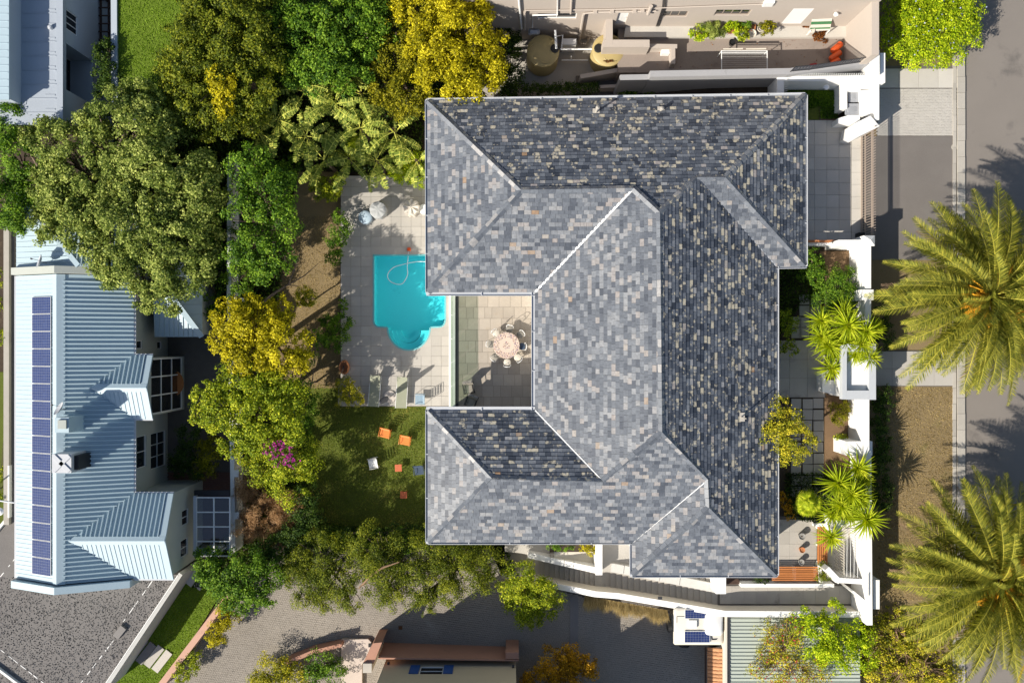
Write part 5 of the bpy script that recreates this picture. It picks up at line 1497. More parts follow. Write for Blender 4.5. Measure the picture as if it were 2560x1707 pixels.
# ------------------------------------------------------------------ carport, clay roof strip, camper
cpz = .55
cpt = thing('carport', 'pale green ribbed steel carport roof at the bottom beside the camper', 'carport', W(1900, 1640, -2))
m = MB(); m.prism(R_(1822, 1543, 2150, 1740), cpz, cpz - .08); cr = part('roof_sheet', m, M['carport'], cpt)
for i in range(20):
    p, q = W(1826, 1547 + i * 9.3, cpz), W(2150, 1547 + i * 9.3, cpz); m = MB(); m.bar(p + Vector((0, 0, .025)), q + Vector((0, 0, .025)), .05, .05); part('roof_rib', m, M['carport'], cr)
m = MB(); m.prism(R_(1813, 1541, 1818, 1740), cpz + .05, -2.2); m.prism(R_(1818.5, 1541, 1821.5, 1740), cpz - .1, -2.2); part('end_wall', m, M['cream'], cpt)
m = MB(); m.prism(R_(1821.7, 1541, 1825.5, 1740), cpz + .06, cpz - .05); part('gutter', m, M['darkmetal'], cpt)
ctr_ = thing('clay_tile_canopy', 'narrow canopy of orange clay barrel tiles below the camper', 'tiled canopy', W(1790, 1660, -2))
m = MB(); m.loft([W(1768, 1740, -.7), W(1812, 1740, -.1), W(1812, 1617, -.1), W(1768, 1617, -.7)], [W(1768, 1740, -.6), W(1812, 1740, 0), W(1812, 1617, 0), W(1768, 1617, -.6)], capb=True); part('canopy_board', m, M['timber'], ctr_)
for i in range(13):
    y = 1622 + i * 9.2
    for j in range(3):
        x0, x1 = 1768 + j * 14.6, 1768 + (j + 1) * 14.6 + 2; a, b = W(x0, y + j * 1.0, -.6 + .2 * j + .05), W(x1, y + j * 1.0 + 1, -.6 + .2 * (j + 1) + .02)
        m = MB(); ring = []
        for P_ in (a, b):
            r = .115 if P_ is a else .10
            ring.append([P_ + Vector((0, r * math.cos(t), r * .75 * math.sin(t))) for t in np.linspace(0, PI, 6)])
        m.add(ring[0] + ring[1], [(k, k + 1, 7 + k, 6 + k) for k in range(5)] + [tuple(range(6))])
        part('barrel_tile', m, M['redtile'], ctr_, smooth=False)
for i in range(13):
    m = MB(); a, b = W(1768, 1626.5 + i * 9.2, -.6), W(1811, 1629 + i * 9.2, -.02); m.bar(a, b, .08, .03); part('pan_tile', m, M['redtile'], ctr_)
m = MB(); a, b = W(1764, 1617, -.68), W(1764, 1740, -.68); m.bar(a, b, .1, .1); part('fascia', m, M['timber'], ctr_)

zc = lane_z(10.5)
cmp_ = thing('camper_van', 'cream camper van with two solar panels on its roof parked under the white wall', 'camper van', W(1750, 1565, zc))
def rr(x0, y0, x1, y1, r, n=5):
    q = []
    for cx, cy, a0 in ((x1 - r, y0 + r, -PI / 2), (x1 - r, y1 - r, 0), (x0 + r, y1 - r, PI / 2), (x0 + r, y0 + r, PI)):
        q += [(cx + r * math.cos(a0 + PI / 2 * k / n), cy + r * math.sin(a0 + PI / 2 * k / n)) for k in range(n + 1)]
    return q
zt = zc + 2.35
def loft_px(mb, rings):
    R2 = []
    for q, z in rings:
        P = [W(p[0], p[1], z) for p in q]
        R2.append(P)
    a = sum(R2[0][i].x * R2[0][(i + 1) % len(R2[0])].y - R2[0][(i + 1) % len(R2[0])].x * R2[0][i].y for i in range(len(R2[0])))
    if a < 0: R2 = [list(reversed(P)) for P in R2]
    n = len(R2[0]); vs = [v for P in R2 for v in P]
    fs = [(i * n + j, i * n + (j + 1) % n, (i + 1) * n + (j + 1) % n, (i + 1) * n + j) for i in range(len(R2) - 1) for j in range(n)] + [tuple(range((len(R2) - 1) * n, len(R2) * n))]
    mb.add(vs, fs)
m = MB(); loft_px(m, [(rr(1684, 1519, 1806, 1610, 6), zc + .35), (rr(1683, 1518, 1808, 1611, 7), zt - .25), (rr(1685, 1520, 1806, 1609, 8), zt - .05), (rr(1689, 1524, 1802, 1605, 8), zt)]); cb = part('body', m, M['camper'], cmp_, smooth=True)
m = MB(); loft_px(m, [(rr(1762, 1530, 1807, 1588, 9), zt), (rr(1763, 1532, 1807, 1586, 10), zt + .16), (rr(1768, 1537, 1803, 1581, 10), zt + .24)]); part('roof_pod', m, M['wmetal'], cmp_, smooth=True)
m = MB(); m.prism(R_(1722, 1550, 1742, 1570), zt + .14, zt); part('roof_vent', m, M['wmetal'], cmp_)
for (x0, y0, x1, y1) in ((1712, 1523, 1776, 1546), (1711, 1577, 1775, 1606)):
    m = MB(); m.prism(R_(x0, y0, x1, y1), zt + .09, zt + .05); pn = part('solar_panel', m, M['wmetal'], cmp_)
    m = MB(); q = [W(x0 + 1, y1 - 1, zt + .093), W(x1 - 1, y1 - 1, zt + .093), W(x1 - 1, y0 + 1, zt + .093), W(x0 + 1, y0 + 1, zt + .093)]; m.face(q); so_ = part('cell_sheet', m, M['solar'], pn)
    uv = so_.data.uv_layers.new(name='uv')
    for l_, t_ in zip(uv.data, ((0, 0), (9, 0), (9, 4), (0, 4))): l_.uv = t_
m = MB(); m.tube([W(1778, 1590, zt + .03), W(1780, 1598, zt + .03), W(1792, 1597, zt + .03)], .03, 6); part('roof_cable', m, M['black'], cmp_)
m = MB(); m.tube([W(1712, 1540, zt + .015), W(1692, 1540, zt + .015), W(1692, 1556, zt + .015)], .012, 5); part('roof_cable', m, M['black'], cmp_)
for (x, y) in ((1710, 1518), (1785, 1518), (1710, 1611), (1785, 1611)):
    c_ = W(x, y, zc + .36); m = MB(); Mx = Matrix.Translation(c_) @ Matrix.Rotation(PI / 2, 4, 'X'); m.lathe((0, 0, 0), [(.0, -.1), (.3, -.1), (.35, -.05), (.35, .05), (.3, .1), (0, .1)], 18, M=Mx); part('wheel', m, M['black'], cmp_, smooth=True)
m = MB(); c_ = W(1673, 1563, zc + 1.0); Mx = Matrix.Translation(c_) @ Matrix.Rotation(PI / 2, 4, 'Y'); m.lathe((0, 0, 0), [(.14, -.11), (.3, -.13), (.40, -.08), (.40, .08), (.3, .13), (.14, .11)], 20, M=Mx); part('spare_wheel', m, M['black'], cmp_, smooth=True)
m = MB(); m.bar(W(1681, 1535, zt - .35), W(1683, 1575, zt - .35), .06, .5); part('rear_window', m, M['darkglass'], cmp_)
bk = thing('bicycle', 'bicycle leaning upright behind the camper', 'bicycle', W(1668, 1532, zc))
for x in (1664, 1673):
    m = MB(); c_ = W(x, 1526 + (x - 1664) * 1.8, zc + .34); pts = [c_ + Vector((.05 * math.sin(t), .33 * math.cos(t), .33 * math.sin(t))) for t in np.linspace(0, 2 * PI, 20)]; m.tube(pts, .022, 6); part('wheel', m, M['black'], bk)
m = MB(); m.tube([W(1664, 1526, zc + .34), W(1668, 1532, zc + .8), W(1673, 1542, zc + .34)], .02, 6); m.tube([W(1668, 1532, zc + .8), W(1664, 1527, zc + .95)], .02, 6); m.tube([W(1662, 1530, zc + 1.0), W(1676, 1533, zc + 1.0)], .018, 6); part('frame', m, M['darkmetal'], bk)

# ------------------------------------------------------------------ things in the back yard of the taupe house
def water_tank(label, px, py, r, zt, zb, lid):
    c = W(px, py, zt); t = thing('water_tank', label, 'water tank', (c.x, c.y, zb), 0, 'beige rainwater tanks'); h = zt - zb
    m = MB(); prof = [(r * .97, 0)]
    for i in range(12):
        z = h * .04 + i * h * .07; prof += [(r * .965, z), (r * .985, z + h * .02), (r * .985, z + h * .045), (r * .965, z + h * .06)]
    prof += [(r, h * .9), (r * .99, h * .94), (r * .93, h * .965), (r * .5, h * .995), (0, h)]
    m.lathe((0, 0, 0), prof, 40); part('tank_body', m, M['tank'], t, local=True, smooth=True)
    for a in (.4, 2.5, 4.6):
        m = MB(); q = [Vector((r * (.35 + .5 * abs(math.sin(k))) * math.cos(a + (k - .8) * .9), r * (.35 + .5 * abs(math.sin(k))) * math.sin(a + (k - .8) * .9), h * .985)) for k in np.linspace(0, PI / 2, 8)]; m.tube(q, .03, 6); part('top_rib', m, M['tank'], t, local=True)
    lc = W(*lid, zt) - Vector((c.x, c.y, zb)); lc.z = h * .985
    m = MB(); m.lathe(lc, [(.27, -.03), (.27, .07), (.22, .09), (.06, .085), (.05, .1), (0, .1)], 20); part('lid', m, M['black'], t, local=True)
    return t
water_tank('beige ribbed water tank dappled with tree shade at the left', 1358, 126, 1.02, .10, -1.9, (1387, 121.6))
water_tank('beige water tank with dead leaves on top, right of the pipes', 1521, 124, 1.02, .10, -1.9, (1496, 121.6))
o = scatter('fallen_leaves', [(1507, 152), (1530, 150), (1536, 155), (1515, 158)], 90, .08, .10, .06, leafmat('dead_leaf', [(0, (.10, .035, .01)), (1, (.36, .13, .03))], .1), hgt=.03)
yp = thing('rainwater_pipes', 'white plastic pipes linking the two water tanks', 'pipework', W(1440, 124, -1.9))
for pts, r in (([(1388, 75, .9), (1391, 122, .22)], .075), ([(1400, 123.5, -.1), (1480, 123.5, -.1)], .055), ([(1404, 151, -1.5), (1470, 151, -1.5)], .045), ([(1428, 140, -1.2), (1428, 151, -1.5)], .03), ([(1390, 92, .2), (1407, 88, .2), (1404, 122, -.1)], .04)):
    m = MB(); m.tube([W(*p) for p in pts], r, 8); part('pipe', m, M['pvc'], yp, smooth=True)
def boxthing(name, label, cat, rect, zt, zb, mat, group=None, detail=None):
    t = thing(name, label, cat, W((rect[0] + rect[2]) / 2, (rect[1] + rect[3]) / 2, zb), 0, group)
    m = MB(); m.prism(rr(*rect, 1.2, 2), zt, zb); part('casing', m, M[mat], t)
    m = MB(); m.prism(rr(rect[0] + 1.5, rect[1] + 1.5, rect[2] - 1.5, rect[3] - 1.5, 1.2, 2), zt + .03, zt + .001); part('top_cover', m, M[mat], t)
    return t
boxthing('pump_box', 'white pump box between the two water tanks', 'pump box', (1407, 97, 1441, 113), -.6, -1.9, 'wmetal')
boxthing('wheeled_box', 'white appliance box in the shaded corner below the screen wall', 'box', (1654, 122, 1675, 134), .45, -.0, 'wmetal')
boxthing('meter_box', 'small pale blue box beside the right water tank', 'box', (1580, 145, 1589, 160), -.5, -1.9, 'bluewall')
t = thing('wrapped_bundle', 'silvery plastic wrapped bundle against the house wall above the left tank', 'bundle', W(1335, 82, -.4)); m = MB(); q = rr(1320, 73, 1350, 88, 4, 3); loft_px(m, [(q, -1.0), ([(x + random.uniform(-1, 1), y + random.uniform(-1, 1)) for x, y in q], -.2), ([(1335 + (x - 1335) * .6, 80 + (y - 80) * .6) for x, y in q], .0)]); part('wrapping', m, M['gutter'], t)
t = thing('wire_basket', 'dark wire basket standing between the tanks', 'basket', W(1457, 108, -1.9))
for i in range(16):
    a = i * 2 * PI / 16; m = MB(); m.bar((W(1457, 108, -1.9) + Vector((.28 * math.cos(a), .28 * math.sin(a), 0))), (W(1457, 108, -1.9) + Vector((.36 * math.cos(a), .36 * math.sin(a), .9))), .025, .012); part('wire', m, M['taupe'], t)
for z, r in ((.2, .3), (.9, .36)):
    m = MB(); m.tube([W(1457, 108, -1.9) + Vector((r * math.cos(a), r * math.sin(a), z)) for a in np.linspace(0, 2 * PI, 17)], .018, 5); part('hoop', m, M['taupe'], t)

rk = thing('drying_rack', 'white drying rack with fine wires in the back yard', 'drying rack', W(1861, 150, 0))
for x in (1804, 1918):
    m = MB(); m.tube([W(x, 127, 1.0), W(x, 174, 1.0)], .03, 6); part('side_bar', m, M['wmetal'], rk)
    for y in (128, 172):
        p = W(x, y, 1.0); m = MB(); m.tube([Vector((p.x, p.y, 0)), p], .025, 6); part('leg', m, M['wmetal'], rk)
for i in range(10):
    y = 128 + i * 5; m = MB(); m.tube([W(1804, y, 1.0), W(1918, y, 1.0)], .005 if i > 1 else .03, 5); part('wire', m, M['wmetal'], rk)
for x0, x1 in ((1808, 1857), (1865, 1915)):
    m = MB(); m.bar(W(x0, 124, .9), W(x1, 123, .9), .09, .05); part('top_bar', m, M['cream'], rk)
for i, (a, b, lab) in enumerate((((2080, 130), (2103, 109), 'topmost'), ((2076, 149), (2101, 131), 'middle'), ((2074, 166), (2098, 150), 'lowest, half under the railing'))):
    t = thing('boat_fender', 'orange inflatable boat fender by the boundary wall, ' + lab, 'fender', W((a[0] + b[0]) / 2, (a[1] + b[1]) / 2, 0), 0, 'orange fenders in the yard corner')
    m = MB(); p, q = W(*a, .22), W(*b, .34); d = (q - p).normalized(); m.tube([p - d * .06, p, p.lerp(q, .08), p.lerp(q, .5), p.lerp(q, .92), q, q + d * .06], [.08, .17, .20, .205, .20, .18, .09], 14); part('fender_body', m, M['orangered'], t, smooth=True)
    m = MB(); m.tube([q + d * .03 + Vector((.06 * math.cos(k), .06 * math.sin(k), .07)) for k in np.linspace(0, 5, 7)], .02, 5); part('rope_eye', m, M['black'], t)
m = MB(); m.prism([(2026, 160), (2042, 158), (2042, 163), (2026, 164)], .3, 0); solo('red_crate', m, pmat('red_plastic', (.35, .02, .03), .5), 'small dark red crate at the foot of the black railing', 'crate')
# striped garden seat
gs = thing('garden_seat', 'garden seat under a white and green striped canvas by the shutter door', 'garden seat', W(2053, 66, .28))
for i, (y0_, y1_, z0_, z1_, mt) in enumerate(((48, 55, 1.5, 1.35, 'cloth_cream'), (55, 62.5, 1.35, 1.1, 'greenstripe'), (62.5, 70, 1.1, .9, 'cloth_cream'), (70, 74, .9, .8, 'greenstripe'), (74, 78, .8, .75, 'cloth_cream'))):
    m = MB(); q = [W(2030 - i * 1.2, y0_, z0_), W(2081 - i * 1.5, y0_ - 1.5, z0_), W(2081 - (i + 1) * 1.5, y1_ - 1.5, z1_), W(2030 - (i + 1) * 1.2, y1_, z1_)][::-1]; m.loft([p - Vector((0, 0, .03)) for p in q], q, capb=True); part('canvas_stripe', m, M[mt], gs)
for x, y in ((2030, 50), (2080, 49), (2027, 78), (2074, 77)):
    p = W(x, y, .9); m = MB(); m.bar((p.x, p.y, .28), p, .05, .05); part('leg', m, M['wmetal'], gs)
m = MB(); m.prism([(2026, 74), (2038, 72), (2036, 82), (2025, 83)], .85, .4); part('side_flap', m, M['cloth_cream'], gs)
DL = bpy.data.materials['dead_leaf']
scatter('fallen_leaves', [(2028, 84), (2052, 80), (2068, 76), (2058, 92), (2052, 105), (2036, 104)], 420, .30, .13, .08, DL, hgt=.05)
scatter('fallen_leaves', [(2004, 60), (2024, 58), (2022, 70), (2006, 70)], 110, .30, .12, .07, DL, hgt=.03)
scatter('fallen_leaves', [(2055, 95), (2070, 96), (2068, 110), (2057, 108)], 90, .02, .12, .07, DL, hgt=.03)
scatter('fallen_leaves', [(1560, 96), (2110, 96), (2110, 175), (1640, 178)], 110, .01, .10, .06, DL, hgt=.02)
# potted plants
def potplant(px, py, rp, label, mat, rpot=.22, potmat='terracotta', z=.28, L=.14, Wd=.06, up=.5, dens=900):
    c = W(px, py, z); k = 1 / PPM
    t = thing('potted_plant', label, 'potted plant', c, 0, 'potted plants on the ledge')
    m = MB(); m.lathe((0, 0, 0), [(rpot * .65, 0), (rpot, .34), (rpot * 1.08, .36), (rpot * .9, .36), (rpot * .85, .3), (0, .3)], 18); part('pot', m, M[potmat], t, local=True)
    r = rp * k
    p, nr, tt = crown_pts([(c.x, c.y, z + .42 + r * .4, r, r, r * .7)], dens, (.25, .4), -.3, up)
    n = len(p); leaf_obj('foliage', p, nr, RNG.uniform(.7, 1.3, n) * L, RNG.uniform(.7, 1.2, n) * Wd, tt, M[mat], t)
potplant(1743, 95, 19, 'bright yellow green bushy plant in a pot, leftmost on the ledge', 'leaf_hedge')
potplant(1777, 82, 23, 'large grey green spiky plant in a pot on the ledge', 'leaf_olive_pale', .28, L=.3, Wd=.04)
potplant(1825, 79, 18, 'bright green plant in a trough in the middle of the ledge', 'leaf_hedge', .26)
potplant(1856, 68, 16, 'dull green rounded plant next to the red tiles', 'leaf_green', .24, 'kerb')
potplant(1848, 94, 17, 'pale yellowish plant in a white pot at the front of the ledge', 'leaf_ygreen', .3, 'wmetal')
potplant(1911, 78, 18, 'olive green upright plant at the right end of the potted row', 'leaf_brownolive', .25, 'kerb')
pot('plant_pot', 'white rimmed pot full of stones in front of the red tiles', 1876, 90, .28, .26, .4, 'cream', 'kerb')
pot('plant_pot', 'wide cream pot of dry soil right of the red tiles', 1898, 77, .28, .24, .4, 'cream', 'mulch')
pot('plant_pot', 'small teal pot at the left end of the ledge', 1726, 80, .28, .12, .3, 'navy')
pot('plant_pot', 'black plastic pot standing on the shaded yard floor', 1827, 111, .0, .2, .36, 'black', 'black')
st = thing('tile_stack', 'stack of red brown roof tiles among the potted plants', 'tile stack', W(1878, 69, .28))
for i in range(6):
    m = MB(); m.prism([(1867 + i * 4, 62), (1870 + i * 4, 62), (1868 + i * 4, 78), (1865 + i * 4, 78)], .62 + .03 * (i % 2), .28); part('roof_tile', m, M['terracotta'], st)

# wheelie bins
def bin_(label, x0, y0, x1, y1, zt, handle_up):
    cx, cy = (x0 + x1) / 2, (y0 + y1) / 2; t = thing('wheelie_bin', label, 'wheelie bin', W(cx, cy, .02), 0, 'wheelie bins in the white enclosure')
    q = rr(x0 + 1, y0 + 1, x1 - 1, y1 - 1, 2, 3); small = [(cx + (x - cx) * .8, cy + (y - cy) * .8) for x, y in q]
    m = MB(); loft_px(m, [(small, .06), (q, zt - .06)]); part('body', m, M['binbody'], t, smooth=True)
    m = MB(); loft_px(m, [(rr(x0, y0, x1, y1, 2.5, 3), zt - .06), (rr(x0, y0, x1, y1, 2.5, 3), zt - .02), (rr(x0 + 2.5, y0 + 2.5, x1 - 2.5, y1 - 2.5, 3, 3), zt), (rr(x0 + 6, y0 + 6, x1 - 6, y1 - 6, 3, 3), zt - .03), (rr(x0 + 7, y0 + 7, x1 - 7, y1 - 7, 3, 3), zt - .01)]); part('lid', m, M['binlid'], t, smooth=True)
    m = MB(); yy = y1 + 1.0 if handle_up else y0 - 1.0; m.tube([W(x0 + 4, yy, zt - .08), W(x1 - 4, yy, zt - .08)], .025, 6); part('handle', m, M['black'], t)
    for x in (x0 + 3, x1 - 3):
        m = MB(); c_ = W(x, (y1 if handle_up else y0), .1); Mx = Matrix.Translation(c_) @ Matrix.Rotation(PI / 2, 4, 'Y'); m.lathe((0, 0, 0), [(0, -.03), (.1, -.03), (.1, .03), (0, .03)], 12, M=Mx); part('wheel', m, M['black'], t)
bin_('taupe grey wheelie bin deep in the white niche', 2120, 226, 2147, 256, .95, True)
bin_('grey lidded wheelie bin at the front of the white niche', 2112, 259, 2150, 288, 1.05, False)

# ------------------------------------------------------------------ pool deck furniture
def lounger(label, corners):
    P = [W(x, y, ZD + .38) for x, y in corners]        # head-left, head-right, foot-right, foot-left
    c = sum(P, Vector()) / 4; t = thing('sun_lounger', label, 'sun lounger', (c.x, c.y, ZD), 0, 'sun loungers on the pool deck')
    a, b, cc, d = P
    def at(u, v, dz=0): return a.lerp(b, u).lerp(d.lerp(cc, u), v) + Vector((0, 0, dz))
    for v0, v1, h0, h1 in ((0, .30, .32, .02), (.305, 1.0, .0, .0)):
        m = MB(); q = [at(.04, v0, h0), at(.96, v0, h0), at(.96, v1, h1), at(.04, v1, h1)]; m.loft([p - Vector((0, 0, .015)) for p in q][::-1], q[::-1], capb=True); part('backrest' if v0 == 0 else 'seat', m, M['sling'], t)
    for u in (.02, .98):
        m = MB(); m.bar(at(u, 0, -.03), at(u, 1, -.03), .035, .045); part('side_rail', m, M['wmetal'], t)
    for u in (.06, .94):
        for v in (.12, .9):
            p = at(u, v, -.05); m = MB(); m.bar((p.x, p.y, ZD), p, .035, .035); part('leg', m, M['wmetal'], t)
    return t
lounger('sage green sun lounger on the left, next to the yellow planted tub', [(926, 937), (953.5, 939.5), (947, 1017), (919, 1015)])
lounger('sage green sun lounger crossed by the umbrella shadow', [(993, 941), (1021, 943), (1016, 1020), (987.5, 1020)])
um = thing('closed_umbrella', 'closed dark grey garden umbrella on a round pale base', 'umbrella', W(975, 991, ZD))
bx, tx = W(975, 991, ZD), W(949, 1006, ZD + 2.65)
m = MB(); m.lathe(bx, [(.40, 0), (.41, .04), (.39, .07), (.12, .09), (.06, .1), (.06, .3), (0, .3)], 28); part('base', m, M['umbbase'], um)
m = MB(); m.tube([bx, tx], .028, 8); part('pole', m, M['wmetal'], um)
m = MB(); m.tube([bx.lerp(tx, s) for s in (.34, .36, .5, .7, .88, .97, 1.0)], [.05, .16, .19, .17, .13, .09, .03], 12); part('folded_canopy', m, M['canvas'], um, smooth=True)
for k in range(8):
    a_ = k * PI / 4; m = MB(); m.tube([bx.lerp(tx, s) + Vector((r * math.cos(a_), r * math.sin(a_), 0)) for s, r in ((.35, .14), (.5, .175), (.7, .155), (.9, .11), (.98, .05))], .022, 5); part('canopy_fold', m, M['canvas'], um, smooth=True)

def metal_chair(label, px, py, z, rzv, mat, group, wd=.62, arms='navy'):
    t = thing('metal_chair', label, 'chair', W(px, py, z), rzv, group)
    def P(m, nm, mt=mat): part(nm, m, M[mt], t, local=True, smooth=False)
    h = wd / 2
    for i in range(4):
        m = MB(); y0 = -.26 + i * .13; m.box((0, y0 + .06, .40 + .012 * abs(i - 1.5)), (wd - .06, .122, .02)); P(m, 'seat_panel')
    for i in range(4):
        m = MB(); m.bar((0 - h + .04, .27 + i * .035, .48 + i * .12), (h - .04, .27 + i * .035, .48 + i * .12), .022, .105, up=Vector((0, -.28, .96))); P(m, 'back_panel')
    for s in (-1, 1):
        x = s * (h + .02)
        m = MB(); m.tube([(x, -.28, .0), (x, -.30, .35), (x, -.26, .58), (x, -.1, .62), (x, .25, .60), (x * .98, .33, .55)], .016, 6); P(m, 'arm', arms)
        m = MB(); m.tube([(x, -.26, .02), (x, .35, .02)], .016, 6); P(m, 'skid', arms)
        m = MB(); m.tube([(x, .34, .02), (x * .98, .27, .42), (x * .95, .40, .96)], .016, 6); P(m, 'back_post', arms)
    m = MB(); m.tube([(-h, .40, .96), (h, .40, .96)], .016, 6); P(m, 'top_rail', arms)
    return t
metal_chair('pale blue metal chair on the deck facing left', 1050, 997, ZD, -PI / 2, 'bluechair', 'metal garden chairs', .62, 'bluechair')
metal_chair('upper left of the two orange metal chairs on the grass', 964, 1082, ZR, -.22, 'orange', 'metal garden chairs', .66, 'orange')
metal_chair('lower right of the two orange metal chairs on the grass', 1014, 1100, ZR, -.18, 'orange', 'metal garden chairs', .66, 'orange')
metal_chair('dark navy metal chair on the shaded lawn by the house wall', 1049, 1174, ZR, .1, 'navy', 'metal garden chairs', .62, 'navy')
metal_chair('white garden chair standing furthest left on the shaded lawn', 934, 1156, ZR, -PI / 2 + .2, 'wmetal', 'metal garden chairs', .62, 'wmetal')
def stool(label, px, py, rzv):
    t = thing('slatted_table', label, 'side table', W(px, py, ZR), rzv, 'coral slatted side tables')
    for i in range(5):
        m = MB(); m.box((-.18 + i * .09, 0, .42), (.082, .46, .02)); part('slat', m, M['coral'], t, local=True)
    for x in (-.18, .18):
        for y in (-.18, .18):
            m = MB(); m.box((x, y, .205), (.035, .035, .41)); part('leg', m, M['coral'], t, local=True)
stool('coral red slatted table between the white and navy chairs', 998, 1167, .05)
stool('lower coral red slatted table standing alone on the shaded lawn', 1011, 1234, -.05)
up_ = thing('terracotta_urn', 'tall terracotta urn on the left edge of the deck', 'urn', W(866, 917, ZD))
m = MB(); m.lathe((0, 0, 0), [(.16, 0), (.28, .3), (.33, .6), (.24, .85), (.30, .95), (.25, .93), (.2, .7), (0, .65)], 22, sy=1.45); part('urn_body', m, M['terracotta'], up_, local=True, smooth=True)
m = MB(); m.tube([(-.05, .1, .6), (-.02, -.2, 1.1), (-.15, -.5, 1.3)], [.05, .035, .01], 6); part('driftwood', m, M['bark'], up_, local=True)
def covered(label, px, py, rp, h, mat, pleats, nm='covered_table'):
    c = W(px, py, ZD + h); r = rp / PPM * (H - ZD - h) / H; t = thing(nm, label, 'covered table', (c.x, c.y, ZD), 0, 'covered round tables by the pool')
    m = MB(); n = 48; vs = []
    for (f, z) in ((1.06, 0), (1.04, h * .5), (1.0, h - .03), (.93, h), (.5, h + .03), (.02, h + .05)):
        vs += [Vector((r * f * (1 + (pleats * .05 * math.sin(j * 2 * PI / n * 9) if f > .3 else 0)) * math.cos(2 * PI * j / n), r * f * (1 + (pleats * .05 * math.sin(j * 2 * PI / n * 9) if f > .3 else 0)) * math.sin(2 * PI * j / n), z + (pleats * .04 * math.sin(j * 2 * PI / n * 7) if .3 < f < .95 else 0))) for j in range(n)]
    m.add(vs, [(i * n + j, i * n + (j + 1) % n, (i + 1) * n + (j + 1) % n, (i + 1) * n + j) for i in range(5) for j in range(n)] + [tuple(range(5 * n, 6 * n))])
    part('cloth_cover', m, M[mat], t, local=True, smooth=True)
    m = MB(); m.tube([(r * 1.05 * math.cos(a), r * 1.05 * math.sin(a), h * .35) for a in np.linspace(0, 2 * PI, 25)], .015, 5); part('tie_cord', m, M['taupe'], t, local=True)
covered('grey fabric covered round table in dappled shade', 944, 524, 20.5, .72, 'cloth_grey', .4)
covered('pale blue covered round stool beside the grey covered table', 912, 543, 16.5, .45, 'cloth_blue', 0)
covered('cream pleated covered round table near the house', 1028, 518, 19.5, .75, 'cloth_cream', 1.3)
covered('small white covered stool half hidden below the eave', 1059, 522, 12, .45, 'wmetal', 0)
pc = thing('pool_cleaner', 'orange pool float box with a pale blue hose curling over the water', 'pool cleaner', W(1022, 623, ZD))
m = MB(); m.prism(rr(1018, 619, 1026.5, 627.5, 1.5, 3), ZD + .12, ZD); part('skimmer_lid', m, M['orangered'], pc)
m = MB(); hp = [(1021, 627), (1020, 645), (1018, 665), (1019, 685), (1013, 700), (1004, 710), (990, 710), (975, 703), (969, 692), (972, 680), (985, 668), (1005, 662), (1030, 656), (1050, 654), (1075, 655)]
pts = []
for i in range(len(hp) - 1):
    for s in range(4):
        p0, p1, p2, p3 = (np.array(hp[max(i - 1, 0)]), np.array(hp[i]), np.array(hp[i + 1]), np.array(hp[min(i + 2, len(hp) - 1)])); tt = s / 4
        q = .5 * ((2 * p1) + (-p0 + p2) * tt + (2 * p0 - 5 * p1 + 4 * p2 - p3) * tt ** 2 + (-p0 + 3 * p1 - 3 * p2 + p3) * tt ** 3); pts.append(W(q[0], q[1], ZD - .085 if i > 1 else ZD - .02))
m.tube(pts, .028, 6); part('hose', m, M['hose'], pc, smooth=True)
tub = thing('planted_tub', 'square pale tub of yellow green shrubs at the corner of the deck', 'planter', W(876, 984, ZD))
m = MB(); m.prism([(845, 950), (868, 950), (905, 985), (912, 1014), (845, 1014)], ZD + .5, ZD - .3); part('tub_body', m, M['kerb'], tub)

# terrace furniture
tz = ZT + .013
mt_ = thing('mosaic_table', 'round mosaic topped garden table on the terrace', 'table', W(1266.6, 863, tz))
m = MB(); m.lathe((0, 0, 0), [(.79, .70), (.81, .72), (.81, .745), (.79, .76), (.45, .762), (.22, .763), (0, .764)], 40); part('table_top', m, M['mosaic'], mt_, local=True)
m = MB(); m.lathe((0, 0, 0), [(.05, .1), (.06, .4), (.05, .7)], 10); part('pedestal', m, M['darkmetal'], mt_, local=True)
for k in range(3):
    a_ = k * 2.094; m = MB(); m.tube([(.05 * math.cos(a_), .05 * math.sin(a_), .3), (.45 * math.cos(a_), .45 * math.sin(a_), .0)], .025, 6); part('foot', m, M['darkmetal'], mt_, local=True)
def dchair(lab, ang, dist, mat):
    a_ = math.radians(ang); c = W(1266.6, 863, tz) + Vector((math.cos(a_) * dist, math.sin(a_) * dist, 0))
    t = thing('dining_chair', lab, 'chair', c, a_ - PI / 2, 'iron chairs round the mosaic table')
    m = MB(); m.lathe((0, 0, 0), [(.20, .43), (.22, .45), (.22, .49), (.18, .51), (0, .515)], 18); part('seat_cushion', m, M[mat], t, local=True, smooth=True)
    m = MB(); m.tube([(-.21, .12, .42), (-.22, .22, .7), (-.14, .27, .93), (0, .285, .97), (.14, .27, .93), (.22, .22, .7), (.21, .12, .42)], .016, 6); part('back_hoop', m, M['wmetal'], t, local=True)
    m = MB(); m.tube([(-.2, .23, .72), (-.07, .27, .80), (.07, .27, .66), (.2, .23, .75)], .012, 5); part('back_scroll', m, M['wmetal'], t, local=True)
    m = MB(); m.tube([(.21 * math.cos(q), .21 * math.sin(q), .425) for q in np.linspace(0, 2 * PI, 17)], .014, 5); part('seat_ring', m, M['wmetal'], t, local=True)
    for sx, sy in ((-1, -1), (1, -1), (-1, 1), (1, 1)):
        m = MB(); m.tube([(sx * .14, sy * .14, .42), (sx * .2, sy * .2, 0)], .013, 5); part('leg', m, M['wmetal'], t, local=True)
